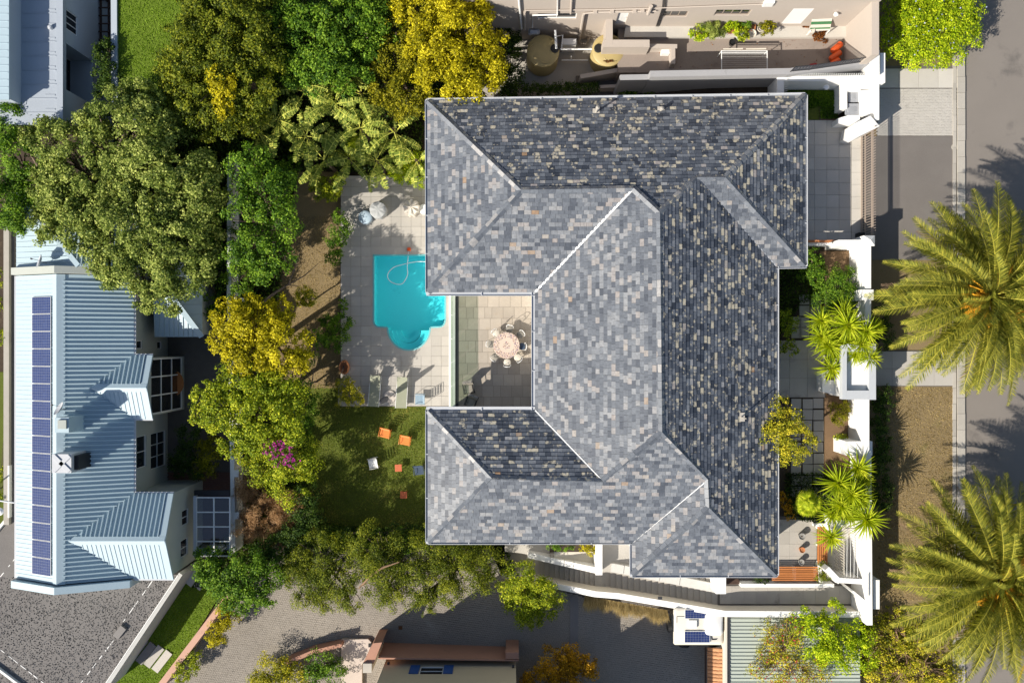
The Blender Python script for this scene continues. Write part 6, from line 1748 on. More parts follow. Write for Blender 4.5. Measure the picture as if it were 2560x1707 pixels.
for ang, d_, mt in ((80, .98, 'pattern'), (38, 1.05, 'pattern'), (-4, .95, 'navy'), (-48, 1.02, 'cream'), (-88, 1.05, 'cream'), (-135, 1.0, 'pattern'), (176, .98, 'pattern'), (132, .98, 'cream')):
    side = {80: 'at the top of the table', 38: 'at the upper right of the table', -4: 'with a blue cushion at the right of the table', -48: 'with a cream cushion at the lower right of the table', -88: 'with a cream cushion at the edge of the wall shadow', -135: 'at the lower left of the table', 176: 'at the left of the table', 132: 'with a cream cushion at the upper left of the table'}[ang]
    dchair('white iron dining chair ' + side, ang, d_, mt)
def easy(label, px, py, rzv):
    t = thing('easy_chair', label, 'armchair', W(px, py, tz), rzv, 'patterned easy chairs on the terrace')
    m = MB(); m.lathe((0, 0, 0), [(.30, .30), (.36, .36), (.36, .42), (.30, .47), (0, .48)], 4, M=Matrix.Rotation(PI / 4, 4, 'Z')); part('seat_cushion', m, M['pattern'], t, local=True, smooth=True)
    m = MB(); m.bar((0, .30, .42), (0, .46, .95), .62, .14, up=Vector((0, -1, .3))); part('back_cushion', m, M['pattern'], t, local=True)
    for s in (-1, 1):
        m = MB(); m.tube([(s * .34, -.3, 0), (s * .34, -.28, .58), (s * .34, .3, .6), (s * .34, .4, 0)], .022, 6); part('arm_frame', m, M['darkmetal'], t, local=True)
    m = MB(); m.bar((-.32, 0, .29), (.32, 0, .29), .6, .02); part('seat_frame', m, M['darkmetal'], t, local=True)
easy('upper patterned easy chair half in the sun on the terrace', 1173, 971, .15)
easy('lower patterned easy chair under the south eave on the terrace', 1178, 1004, -.35)

# ------------------------------------------------------------------ trees and shrubs
def L_(z, *l): return [(a[0], a[1], a[2], z + (a[3] if len(a) > 3 else 0)) for a in l]
G = -3.5
GT = 'trees filling the left gardens'
tree('shade_tree', 'broad pale green tree overhanging the steel roof on the left', 'tree',
     L_(4.2, (310, 330, 118, .8), (225, 430, 125), (380, 440, 125, .6), (290, 560, 140, .3), (430, 560, 105, -.2), (180, 560, 80, -.5), (335, 260, 60, .2), (480, 490, 75, -.3), (440, 660, 80, -.6), (315, 660, 80, -.6),
        (125, 345, 60, -.3), (120, 470, 62, -.6), (420, 730, 52, -1.2), (500, 640, 52, -1), (370, 730, 45, -1.4), (260, 650, 50, -1.2), (225, 290, 35, -.6), (500, 430, 50, -1.0), (110, 560, 42, -1.2)), M['leaf_olive_pale'], G, L=.20, Wd=.12, dens=330, trunk_r=.28, trunk=(330, 500), clump=(.14, .26), upbias=.6)
tree('dense_tree', 'dense dark olive tree at the top beside the bright lawn', 'tree',
     L_(4.6, (505, 105, 105), (600, 60, 105, .5), (520, 190, 115, .2), (620, 190, 80), (545, -10, 110), (545, 280, 75, -1), (640, 110, 70), (445, 200, 65, -.8), (600, 290, 50, -1.6)), M['leaf_olive_dark'], G, L=.19, Wd=.11, dens=360, trunk_r=.28, group=GT, clump=(.12, .22))
tree('broadleaf_tree', 'deep green rounded tree at the top between the olive and the yellow tree', 'tree',
     L_(4.0, (770, 90, 95), (870, 50, 90, .4), (830, 150, 85, .1), (940, 30, 70), (740, 175, 60, -.6), (900, 130, 60, -.5), (760, 10, 80), (700, 40, 50)), M['leaf_green'], G, L=.20, Wd=.12, dens=360, trunk_r=.24, group=GT, clump=(.13, .24))
tree('yellow_tree', 'large bright yellow tree against the taupe house', 'tree',
     L_(4.0, (1055, 40, 80, .4), (1140, 70, 90, .9), (1190, 150, 75, .2), (1125, 180, 80, .4), (1080, 120, 75, .4), (1200, 215, 50, -.5), (1150, 0, 90, .6), (1010, 0, 40), (1150, 235, 40, -.8), (1225, 110, 40, -.4)), M['leaf_yellow'], G, L=.20, Wd=.10, dens=350, trunk_r=.24, group=GT, clump=(.12, .22))
tree('brown_olive_tree', 'brownish olive tree tucked in front of the yellow tree', 'tree',
     L_(2.6, (985, 140, 60, .5), (960, 210, 50, .1), (1030, 225, 52), (990, 80, 45, .8), (1060, 250, 35, -.6), (1000, 260, 35, -.6)), M['leaf_brownolive'], G, L=.18, Wd=.10, dens=360, trunk_r=.18, group=GT)
tree('lemon_shrub', 'narrow bright lemon yellow treetop poking above the dark olive tree', 'tree', L_(4.9, (548, 190, 30), (560, 225, 32, -.1), (556, 265, 26, -.4)), M['leaf_yellow'], G, L=.17, Wd=.10, dens=420, trunk_r=.12)
tree('edge_tree', 'dark green tree at the left edge below the flat blue grey roof', 'tree', L_(3.2, (15, 290, 65), (35, 390, 70, .3), (10, 500, 70, .2), (68, 300, 38, -.5), (60, 480, 45, -.4), (40, 550, 35, -.8)), M['leaf_green'], G, L=.18, Wd=.11, dens=330, trunk_r=.22)
tree('climbing_plant', 'dark climbing plant in a column over the pale boundary wall', 'climber', L_(2.5, (257, 130, 25), (262, 175, 30, -.1), (258, 220, 28, -.2), (264, 110, 18, -.2)), M['leaf_deep'], G, L=.16, Wd=.10, dens=420, trunk_r=.07)
tree('branching_tree', 'dark green tree with bare grey branches beside the garden wall', 'tree',
     L_(4.8, (655, 470, 65), (620, 410, 52, -.3), (690, 540, 55, -.1), (640, 600, 58, -.2), (690, 640, 42, -.6), (605, 520, 45, -.4), (700, 460, 38, -.5), (660, 680, 38, -.9), (600, 640, 40, -.8)), M['leaf_green'], G, L=.18, Wd=.11, dens=250, trunk_r=.17, group=GT, bare=4)
tree('shade_shrub', 'dark shrub in the shade at the upper end of the garden wall', 'shrub', L_(-.8, (520, 330, 50), (585, 340, 50), (560, 400, 40, -.4), (640, 350, 45), (480, 350, 40)), M['leaf_deep'], G, L=.16, Wd=.10, dens=240, trunk_r=.08)
tree('shade_shrub', 'dark shrub beside the garden wall below the pale green tree', 'shrub', L_(-1.2, (535, 620, 38), (545, 690, 35), (520, 760, 35), (540, 560, 35)), M['leaf_green'], G, L=.16, Wd=.10, dens=240, trunk_r=.08)
tree('golden_tree', 'golden yellow tree leaning over the white garden wall', 'tree', L_(3.0, (640, 820, 75, .3), (700, 860, 68), (620, 890, 60), (575, 800, 45, -.3), (690, 785, 38, -.3), (735, 900, 38, -.5), (560, 860, 40, -.4), (610, 770, 36, -.3)), M['leaf_yellow'], G, L=.19, Wd=.11, dens=330, trunk_r=.17, group=GT)
tree('leafy_tree', 'mid green leafy tree below the golden tree over the garden wall', 'tree', L_(2.4, (600, 960, 70), (555, 1015, 65, -.2), (640, 1040, 78, .1), (705, 1000, 55), (665, 960, 52), (580, 1085, 48, -.4), (515, 985, 34, -.5), (720, 1060, 45, -.3), (500, 1040, 30, -.6)), M['leaf_ygreen'], G, L=.18, Wd=.11, dens=300, trunk_r=.17, group=GT)
tree('leafy_bush', 'large leafy green bush beside the dark lawn below the tall green tree', 'bush', L_(.75, (690, 1140, 66, .3), (720, 1200, 58), (665, 1100, 50), (750, 1120, 42, -.2), (645, 1170, 45, -.1), (760, 1170, 36, -.4)), M['leaf_ygreen'], G, L=.16, Wd=.09, dens=320, trunk_r=.10)
tree('bougainvillea', 'magenta flowering climber at the top of the green bush by the dark lawn', 'climber', L_(1.25, (675, 1118, 22), (705, 1132, 24, .05), (728, 1152, 17), (712, 1112, 16), (690, 1150, 16)), M['leaf_green'], G, L=.13, Wd=.08, dens=260, trunk_r=.05, flowers=(M['leaf_magenta'], 230, .13))
tree('dry_hedge', 'withered brown hedge of bare twigs below the magenta climber', 'hedge', L_(-.9, (625, 1220, 40), (650, 1275, 52, .1), (695, 1290, 42), (620, 1320, 38), (640, 1180, 32), (680, 1340, 36, -.2), (720, 1250, 34, -.1)), M['leaf_dry'], G, L=.30, Wd=.025, dens=620, trunk_r=.07, bark='twig', upbias=.1, bare=10)
tree('understory_shrub', 'shaded green shrub mass between the dry hedge and the lawn', 'shrub', L_(-.1, (765, 1230, 34), (750, 1280, 36), (735, 1330, 36), (780, 1300, 30, -.2), (700, 1370, 34), (660, 1390, 34)), M['leaf_deep'], G, L=.15, Wd=.09, dens=330, trunk_r=.06)
tree('understory_shrub', 'dark green shrub mass under the golden tree beside the dry lawn', 'shrub', L_(-.2, (745, 960, 34), (760, 900, 30), (770, 1010, 30, -.2), (755, 1060, 30), (790, 850, 24, -.4)), M['leaf_green'], G, L=.15, Wd=.09, dens=330, trunk_r=.06)
tree('understory_shrub', 'green shrubs along the garden wall under the branching tree', 'shrub', L_(-1.0, (610, 690, 34), (600, 740, 32), (610, 460, 34), (600, 590, 34), (720, 420, 34, .2)), M['leaf_green'], G, L=.15, Wd=.09, dens=330, trunk_r=.06)
tree('understory_shrub', 'mid green shrubs filling the gap under the olive trees above the lane', 'shrub', L_(-1.2, (730, 1400, 40), (830, 1370, 38), (920, 1365, 38), (1010, 1360, 36), (1090, 1350, 34), (1170, 1370, 34), (700, 1440, 34)), M['leaf_green'], G, L=.15, Wd=.08, dens=340, trunk_r=.06)
tree('corner_shrub', 'bushy green shrub at the end of the pink wall', 'shrub', L_(.9, (540, 1440, 55), (600, 1445, 60, .3), (655, 1430, 48), (585, 1495, 42, -.3), (515, 1410, 38, -.2), (640, 1490, 38, -.5)), M['leaf_green'], G, L=.17, Wd=.10, dens=330, trunk_r=.12)
GB = 'olive trees in a row along the lane'
tree('olive_tree', 'leftmost olive tree of the row above the cobbled lane', 'tree', L_(.6, (805, 1400, 72), (770, 1460, 58, -.2), (860, 1440, 68, .2), (745, 1420, 45, -.4), (800, 1500, 40, -.6), (880, 1490, 40, -.4)), M['leaf_olive_dark'], G, L=.16, Wd=.06, dens=420, trunk_r=.16, group=GB, bare=3)
tree('olive_tree', 'middle olive tree of the row above the lane with a bare pale bough', 'tree', L_(.9, (930, 1375, 66), (955, 1440, 66, .2), (1015, 1395, 72, .1), (1030, 1465, 56, -.3), (980, 1490, 38, -.6)), M['leaf_olive_dark'], G, L=.16, Wd=.06, dens=400, trunk_r=.16, group=GB, bare=4)
tree('olive_tree', 'rightmost olive tree of the row, touching the slate roof corner', 'tree', L_(.8, (1100, 1375, 62), (1150, 1425, 66, .1), (1085, 1445, 56), (1205, 1400, 48, -.3), (1065, 1505, 32, -.7), (1130, 1480, 42, -.5), (1220, 1450, 34, -.6)), M['leaf_olive_dark'], G, L=.16, Wd=.06, dens=400, trunk_r=.15, group=GB, bare=4)
tree('shaded_hedge', 'dark shaded hedge between the lawn and the olive trees', 'hedge', L_(-1.2, (740, 1330, 38), (800, 1345, 34), (860, 1345, 32), (920, 1340, 30), (980, 1340, 30), (1040, 1335, 30)), M['leaf_deep'], G, L=.15, Wd=.09, dens=330, trunk_r=.06)
tree('round_tree', 'small round yellow green tree at the left end of the stair wall', 'tree', L_(-.4, (1310, 1455, 50), (1350, 1490, 48, .1), (1300, 1515, 48), (1370, 1520, 32, -.2), (1285, 1475, 36), (1330, 1540, 28, -.5)), M['leaf_ygreen'], G, L=.15, Wd=.08, dens=420, trunk_r=.10)
tree('rust_tree', 'rusty orange leaved tree at the bottom edge of the lane', 'tree', L_(.2, (1390, 1680, 54), (1440, 1700, 54), (1350, 1712, 48), (1420, 1648, 34, -.3), (1460, 1660, 28, -.5)), M['leaf_orange'], G, L=.16, Wd=.08, dens=350, trunk_r=.12)
tree('verge_shrub', 'golden green shrub at the bottom edge beside the curved brick wall', 'shrub', L_(-1.5, (680, 1690, 48), (740, 1700, 42), (650, 1712, 30, -.3), (710, 1665, 28, -.2)), M['leaf_goldgreen'], G, L=.16, Wd=.07, dens=380, trunk_r=.07)
tree('verge_shrub', 'green shrub inside the curved brick wall by the pale entrance', 'shrub', L_(-1.5, (800, 1660, 36), (835, 1680, 32), (780, 1690, 30)), M['leaf_green'], G, L=.16, Wd=.08, dens=360, trunk_r=.07)
tree('verge_shrub', 'green shrub at the foot of the pink wall near the bottom edge', 'shrub', L_(-2.0, (470, 1668, 26), (480, 1640, 20, -.2), (455, 1695, 22)), M['leaf_ygreen'], G, L=.14, Wd=.08, dens=380, trunk_r=.05)
tree('yellow_shrub', 'bright yellow shrub spilling over the pink wall', 'shrub', L_(-1.5, (560, 1548, 28), (542, 1580, 28), (568, 1520, 20, -.1), (530, 1600, 18, -.2)), M['leaf_yellow'], G, L=.15, Wd=.07, dens=480, trunk_r=.06)
tree('creeper_bush', 'vivid green bush with yellow tips at the end of the carport', 'bush', L_(2.4, (2050, 1590, 58), (2100, 1610, 55, .1), (2150, 1595, 40, -.3), (2030, 1540, 32, -.3), (2085, 1530, 28, -.4), (2160, 1640, 36, -.5), (2090, 1660, 40, -.4)), M['leaf_hedge'], -.2, L=.16, Wd=.09, dens=330, trunk_r=.10)
tree('red_creeper', 'sparse twiggy creeper with red blooms over the carport roof', 'creeper', L_(2.0, (1955, 1625, 56), (1935, 1580, 38, -.2), (1990, 1690, 56), (1910, 1670, 42, -.3), (2040, 1690, 45), (1985, 1570, 34, -.2)), M['leaf_goldgreen'], -.2, L=.13, Wd=.06, dens=170, trunk_r=.10, bark='twig', bare=14, flowers=(M['leaf_red'], 190, .10))
tree('gold_bush', 'golden orange twiggy bush at the bottom right under the palm', 'bush', L_(.9, (2250, 1640, 56), (2325, 1680, 56), (2215, 1575, 36, -.1), (2295, 1600, 42), (2215, 1690, 46), (2370, 1700, 40, -.2), (2235, 1540, 25, -.3)), M['leaf_goldgreen'], -.1, L=.15, Wd=.08, dens=260, trunk_r=.10, bark='twig', bare=10)
hl = [(2262 + i * 31, y_, 34, 2.35 + .12 * math.sin(i * 2 + y_)) for i in range(6) for y_ in (-40, -10, 20, 50, 80, 110, 135) if not (i == 5 and y_ > 100) and not (i in (0,) and y_ > 120)]
hl += [(2232, y_, 30, 1.9) for y_ in (-40, 0, 40, 80, 115)] + [(2440, y_, 24, 1.9) for y_ in (20, 60, 95)]
tree('clipped_hedge', 'large clipped yellow green hedge dotted with pale blue flowers', 'hedge', hl, M['leaf_hedge'], -.02, L=.13, Wd=.08, dens=260, trunk_r=.10, upbias=.7, limbs=False, flowers=(M['leaf_flower'], 150, .10))
tree('roof_edge_tree', 'slender golden green tree reaching over the east roof edge', 'tree', L_(4.1, (1960, 1060, 40), (1990, 1100, 44, .1), (1932, 1090, 36, -.1), (1975, 1140, 30, -.3), (1950, 1022, 26, -.2), (2020, 1105, 28, -.2), (1990, 1060, 30)), M['leaf_goldgreen'], 0, L=.13, Wd=.07, dens=300, trunk_r=.08, trunk=(2000, 1080))
tree('front_shrub', 'dark green shrub by the roof corner above the rounded shrub', 'shrub', L_(1.6, (2030, 640, 26), (2040, 672, 26, .1), (2020, 690, 22, -.2), (2045, 705, 18, -.3)), M['leaf_green'], 0, L=.14, Wd=.08, dens=380, trunk_r=.06)
tree('rounded_shrub', 'large rounded grey green shrub in the front garden', 'shrub', L_(1.7, (2095, 715, 46), (2115, 740, 42), (2080, 750, 42, -.1), (2110, 700, 36, -.1), (2075, 790, 26, -.3), (2125, 770, 28, -.3)), M['leaf_green'], 0, L=.11, Wd=.06, dens=500, trunk_r=.08, clump=(.18, .28))
tree('eave_shrub', 'yellow green shrub catching sun beside the east wall', 'shrub', L_(1.5, (1963, 788, 17), (1972, 816, 22), (1985, 805, 14, -.1), (1962, 830, 14, -.2)), M['leaf_ygreen'], 0, L=.12, Wd=.07, dens=500, trunk_r=.04)
tree('eave_shrub', 'small yellow green shrub beside the entry landing', 'shrub', L_(1.2, (1978, 858, 13), (1986, 876, 12), (1958, 868, 14, -.4)), M['leaf_ygreen'], 0, L=.12, Wd=.07, dens=460, trunk_r=.04)
tree('bed_shrub', 'reddish green shrub in the bark bed by the street wall', 'shrub', L_(1.0, (2100, 1030, 24), (2112, 1018, 18), (2095, 1050, 16, -.1)), M['leaf_brownolive'], 0, L=.12, Wd=.07, dens=460, trunk_r=.04)
tree('bed_shrub', 'small pale green shrub low in the bark bed', 'shrub', L_(.9, (2103, 1103, 17), (2110, 1118, 12)), M['leaf_ygreen'], 0, L=.12, Wd=.06, dens=520, trunk_r=.04)
tree('verge_hedge', 'dark hedge along the outside of the street wall', 'hedge', L_(.9, *[(2203 + 8 * math.sin(k * 1.7), 985 + k * 30, 26) for k in range(10)]), M['leaf_deep'], -.02, L=.12, Wd=.08, dens=420, trunk_r=.0)
tree('verge_shrub', 'dark shrub against the street wall beside the paved path', 'shrub', L_(1.0, (2212, 850, 26), (2210, 810, 24), (2215, 770, 22, -.2)), M['leaf_deep'], -.02, L=.12, Wd=.08, dens=420, trunk_r=.05)
tree('tub_shrub', 'yellow green shrub growing in the square tub by the loungers', 'shrub', L_(-1.9, (860, 965, 22), (878, 985, 24), (857, 1000, 20), (895, 1002, 14, -.1)), M['leaf_goldgreen'], ZD + .45, L=.15, Wd=.06, dens=520, trunk_r=.04)
tree('deck_shrub', 'yellow green shrub at the top left corner of the pool deck', 'shrub', L_(-1.9, (812, 468, 28), (835, 460, 24), (795, 475, 20, -.2), (828, 485, 20, -.1)), M['leaf_ygreen'], G, L=.14, Wd=.08, dens=460, trunk_r=.05)
tree('deck_shrub', 'dark green shrub along the left edge of the deck above the pool', 'shrub', L_(-1.9, (840, 605, 28), (850, 570, 26), (832, 640, 22), (845, 540, 18, -.2)), M['leaf_green'], G, L=.14, Wd=.08, dens=420, trunk_r=.05)
tree('deck_shrub', 'dark green shrub on the deck edge level with the pool step', 'shrub', L_(-1.9, (850, 805, 26), (838, 840, 32), (818, 805, 20, -.2), (858, 760, 14, -.3), (820, 850, 20, -.3)), M['leaf_green'], G, L=.14, Wd=.08, dens=420, trunk_r=.05)
tree('pale_shrub', 'pale yellow green young tree on the dry lawn', 'shrub', L_(-.8, (762, 735, 22), (775, 750, 18, -.1), (750, 750, 16, -.2)), M['leaf_goldgreen'], G, L=.16, Wd=.08, dens=420, trunk_r=.05)
tree('bright_hedge', 'bright green hedge at the top right corner of the pool deck', 'hedge', L_(-1.6, (1008, 425, 32), (1040, 440, 28), (985, 430, 20, -.2), (1050, 405, 26), (1020, 395, 28)), M['leaf_hedge'], G, L=.14, Wd=.05, dens=480, trunk_r=.05)
tree('wall_hedge', 'dark low hedge along the passage wall by the water tanks', 'hedge', L_(-.5, *[(1318 + k * 18, 224 - .5 * k, 17) for k in range(10)]), M['leaf_deep'], -2, L=.12, Wd=.07, dens=480, trunk_r=.0)
tree('wall_hedge', 'dark foliage at the left end of the tank yard under the yellow tree', 'hedge', L_(.2, (1270, 150, 36), (1285, 200, 34, -.3), (1260, 90, 34), (1270, 235, 26, -.8), (1285, 110, 24)), M['leaf_deep'], -2, L=.15, Wd=.09, dens=360, trunk_r=.05)
tree('wall_hedge', 'dark green shrub in the sunken passage above the slate roof', 'hedge', L_(-.6, (1565, 232, 20), (1595, 230, 20), (1622, 236, 16), (1575, 245, 18)), M['leaf_green'], -1.7, L=.12, Wd=.07, dens=460, trunk_r=.0)
tree('planter_shrub', 'green clipped shrub in the stair planter under the south eave', 'shrub', L_(-1.0, (1378, 1364, 14), (1400, 1366, 16), (1422, 1364, 13)), M['leaf_green'], -2.1, L=.10, Wd=.06, dens=620, trunk_r=.0)
tree('planter_shrub', 'yellow leaved shrub in the stair planter beside the white pier', 'shrub', L_(-.9, (1462, 1366, 15), (1478, 1376, 14), (1490, 1362, 12)), M['leaf_yellow'], -2.1, L=.11, Wd=.07, dens=560, trunk_r=.0)
tree('planter_shrub', 'dark grassy tuft in the bed below the long bench', 'shrub', L_(.6, (1893, 1451, 10), (1910, 1451, 12)), M['leaf_deep'], 0, L=.16, Wd=.03, dens=800, trunk_r=.0)
tree('corner_planting', 'dark wispy shrub where the two benches meet', 'shrub', L_(1.1, (2060, 1420, 16), (2066, 1440, 15), (2052, 1445, 12, -.2)), M['leaf_olive_dark'], 0, L=.14, Wd=.04, dens=560, trunk_r=.03)
tree('patio_shrub', 'small rusty gold shrub by the house wall above the patio', 'shrub', L_(.9, (1966, 1262, 16), (1972, 1285, 14), (1960, 1240, 12, -.1)), M['leaf_orange'], 0, L=.12, Wd=.06, dens=420, trunk_r=.03)
tree('yard_shrub', 'shaded olive shrub beside the windows of the sage house', 'shrub', L_(-1.5, (520, 1135, 34), (510, 1165, 28, -.2), (530, 1110, 22, -.3)), M['leaf_brownolive'], G, L=.14, Wd=.08, dens=400, trunk_r=.05)
tree('yard_shrub', 'dark green shrub in the narrow yard by the bay window', 'shrub', L_(-1.4, (470, 1090, 30), (450, 1140, 32, -.2), (490, 1175, 26, -.3), (440, 1170, 22, -.4)), M['leaf_deep'], G, L=.14, Wd=.08, dens=400, trunk_r=.05)
tree('far_shrub', 'sunlit green hedge at the extreme left edge of the gravel roof', 'hedge', L_(-.6, (0, 690, 22), (2, 760, 22), (0, 840, 22), (4, 1180, 18), (2, 1240, 18)), M['leaf_ygreen'], G, L=.14, Wd=.08, dens=360, trunk_r=.05)

# straw-coloured grasses below the stair wall
gr = thing('straw_grass', 'fringe of straw coloured tall grass hanging below the white stair wall', 'grass', W(1560, 1500, -2.4))
pts = []; nrm = []
m = MB(); rg = random.Random(3)
for i in range(2600):
    x = rg.uniform(1462, 1668); t_ = (x - 1462) / 206
    yb = 1492 + 36 * t_ + rg.uniform(-4, 3); dens_ = .5 + .5 * math.sin(x * .11) * math.sin(x * .037 + 1)
    ln = rg.uniform(.35, 1.0) * (.6 + .6 * dens_); z0 = -.8 + 1.5 * t_ - .9
    a = W(x, yb, z0); d = Vector((rg.uniform(-.35, .35), -1, rg.uniform(-.1, .9))).normalized()
    mid = a + d * ln * .55; e = a + d * ln + Vector((0, 0, -.15 * ln)); s = Vector((.012, 0, 0))
    m.face([a - s, a + s, mid + s * .8, mid - s * .8], tint=rg.random()); m.face([mid - s * .8, mid + s * .8, e], tint=rg.random())
part('grass_blades', m, M['leaf_straw'], gr, stuff=True)

# ground litter and grass
scatter('lawn_grass', [(700, 960), (850, 960), (850, 1018), (1075, 1018), (1110, 1345), (690, 1345)], 26000, ZR, .11, .035, M['leaf_grass'], up=.8, hgt=.05)
scatter('lawn_grass', [(720, 540), (862, 540), (862, 960), (700, 960), (690, 760)], 9000, ZR + .006, .10, .03, M['leaf_straw'], up=.8, hgt=.04)
scatter('lawn_grass', [(292, -30), (560, -30), (560, 250), (292, 250)], 15000, 1.6, .10, .035, M['leaf_mown'], up=.8, hgt=.05)
scatter('lawn_grass', [(240, 1720), (300, 1600), (500, 1390), (560, 1470), (455, 1640), (410, 1720)], 12000, -3.46, .10, .035, M['leaf_mown'], up=.8, hgt=.05)
scatter('verge_grass', [(2192, 968), (2386, 968), (2386, 1500), (2192, 1500)], 16000, -.01, .10, .03, M['leaf_straw'], up=.8, hgt=.04)
scatter('verge_grass', [(1952, 228), (2093, 228), (2093, 298), (2050, 298), (2048, 265), (1952, 298)], 6000, .03, .16, .05, M['leaf_green'], up=.9, hgt=.16)
scatter('ground_cover', [(200, 240), (740, 240), (740, 430), (700, 760), (560, 790), (420, 700), (200, 560)], 26000, ZR, .22, .13, M['leaf_deep'], up=.8, hgt=.5)
scatter('ground_cover', [(590, 960), (740, 960), (770, 1200), (740, 1360), (590, 1370)], 9000, ZR, .18, .10, M['leaf_deep'], up=.8, hgt=.4)
scatter('ground_cover', [(640, 0), (1270, 0), (1290, 240), (1060, 250), (1060, 440), (860, 430), (640, 420)], 26000, ZR, .2, .12, M['leaf_deep'], up=.8, hgt=.5)
scatter('ground_cover', [(600, 1290), (1260, 1340), (1290, 1430), (700, 1440), (480, 1470)], 16000, ZR, .18, .1, M['leaf_deep'], up=.8, hgt=.4)
scatter('ground_cover', [(1945, 610), (2060, 640), (2060, 740), (2000, 760), (1945, 850)], 5000, .01, .12, .08, M['leaf_deep'], up=.8, hgt=.25)
scatter('ground_cover', [(1960, 1180), (2160, 1180), (2160, 1300), (2050, 1310), (1960, 1290)], 6000, .01, .14, .07, M['leaf_deep'], up=.8, hgt=.35)
scatter('ground_cover', [(1860, 1560), (2400, 1540), (2400, 1740), (1860, 1740)], 12000, -.2, .16, .08, M['leaf_brownolive'], up=.8, hgt=.4)

# ------------------------------------------------------------------ palms, yuccas, wild bananas
def frond_mesh(name, L, e0, droop, lw=.74, nl=96, mat='leaf_palm', seedv=1, fan=False):
    rg = random.Random(seedv); m = MB(); pts = []; p = Vector((0, 0, 0)); n = 24; bend = rg.uniform(-.18, .18)
    for i in range(n + 1):
        s = i / n; pts.append(p.copy()); el = e0 - droop * s ** 1.4; az = bend * s
        p = p + Vector((math.cos(el) * math.cos(az), math.cos(el) * math.sin(az), math.sin(el))) * (L / n)
    def cur(s):
        f = min(s, .9999) * n; i = int(f); return pts[i].lerp(pts[i + 1], f - i), (pts[i + 1] - pts[i]).normalized()
    m.tube([pts[i] for i in range(0, n + 1, 3)], [.045 * (1 - .85 * i / n) + .004 for i in range(0, n + 1, 3)], 4, tint=.92)
    for k in range(nl):
        s = .12 + .88 * k / nl; q, d = cur(s); side = d.cross(Vector((0, 0, 1))).normalized(); up = side.cross(d)
        ll = lw * (math.sin(PI * (.16 + .80 * (s - .12) / .88)) ** .7) * rg.uniform(.85, 1.1)
        for sg in (-1, 1):
            fwd = rg.uniform(.50, .85); dr = (d * fwd + side * sg * (1 - .25 * s) + up * rg.uniform(.15, .5)).normalized()
            tip = q + dr * ll + Vector((0, 0, -.10 * ll)); mid = q + dr * ll * .45; wv = d * .021; tt = rg.gauss(.5, .2)
            m.face([q - wv * .5, q + wv * .5, mid + wv, tip, mid - wv], tint=max(0, min(1, tt)))
    return m.mesh(name, M[mat])
FR = []
for (L, e0, dr) in ((5.0, 1.15, .9), (5.4, .85, 1.0), (5.7, .55, .95), (5.9, .28, .8), (5.9, .05, .65), (5.6, -.2, .5)):
    FR.append([frond_mesh('frond', L * f, e0, dr, seedv=int(L * 100 + q * 7 + e0 * 30)) for q, f in enumerate((1.0, 1.06, .93))])
DEAD = [frond_mesh('dry_frond', 5.2, -.25, .7, .45, 60, 'deadfrond', 50 + q) for q in range(2)]
def palm(label, px, py, zc_, seedv, lean=0):
    rg = random.Random(seedv); c = W(px, py, zc_); t = thing('date_palm', label, 'palm tree', (c.x - lean, c.y, 0), 0, 'date palms on the verge')
    base = Vector((c.x - lean, c.y, 0)); org = c - base
    m = MB(); m.tube([Vector((0, 0, 0)), Vector((0, 0, 1.0)), org * .6, org + Vector((0, 0, -.4)), org + Vector((0, 0, .1))], [.55, .42, .40, .55, .25], 14); part('trunk', m, M['palmtrunk'], t, local=True, smooth=True)
    cnt = (9, 15, 25, 32, 32, 22); az = rg.random() * 6
    for lv, n in enumerate(cnt):
        for k in range(n):
            az = az + 2.39996
            o = bpy.data.objects.new('frond', rg.choice(FR[lv])); link(o, t)
            r = .12 + .06 * lv; o.location = org + Vector((math.cos(az) * r, math.sin(az) * r, .15 - .11 * lv + rg.uniform(-.05, .05)))
            o.rotation_euler = (rg.uniform(-.4, .4), rg.uniform(-.16, .16), az + rg.uniform(-.2, .2)); s_ = rg.uniform(.80, 1.04); o.scale = (s_, s_, s_)
    for k in range(14):
        a = rg.random() * 2 * PI; o = bpy.data.objects.new('dry_frond', rg.choice(DEAD)); link(o, t); o.location = org + Vector((math.cos(a) * .4, math.sin(a) * .4, -.5)); o.rotation_euler = (0, rg.uniform(-.1, .1), a)
    for k in range(13):
        a = rg.random() * 2 * PI; m = MB()
        for q in range(26):
            d = Vector((math.cos(a + rg.gauss(0, .28)), math.sin(a + rg.gauss(0, .28)), rg.uniform(.0, .55))).normalized(); s = org + Vector((math.cos(a) * .3, math.sin(a) * .3, .30)); ln = rg.uniform(.8, 1.7)
            m.tube([s + d * .1, s + d * ln * .6 + Vector((0, 0, .04)), s + d * ln + Vector((0, 0, -.1 * ln))], [.03, .035, .05], 4)
        part('fruit_stalk', m, M['fruit'], t, local=True)
palm('tall date palm in the middle of the verge, crown above the street', 2478, 741, 5.6, 11, 1.5)
palm('date palm at the bottom right corner beside the white wall', 2500, 1452, 5.4, 23, 1.6)

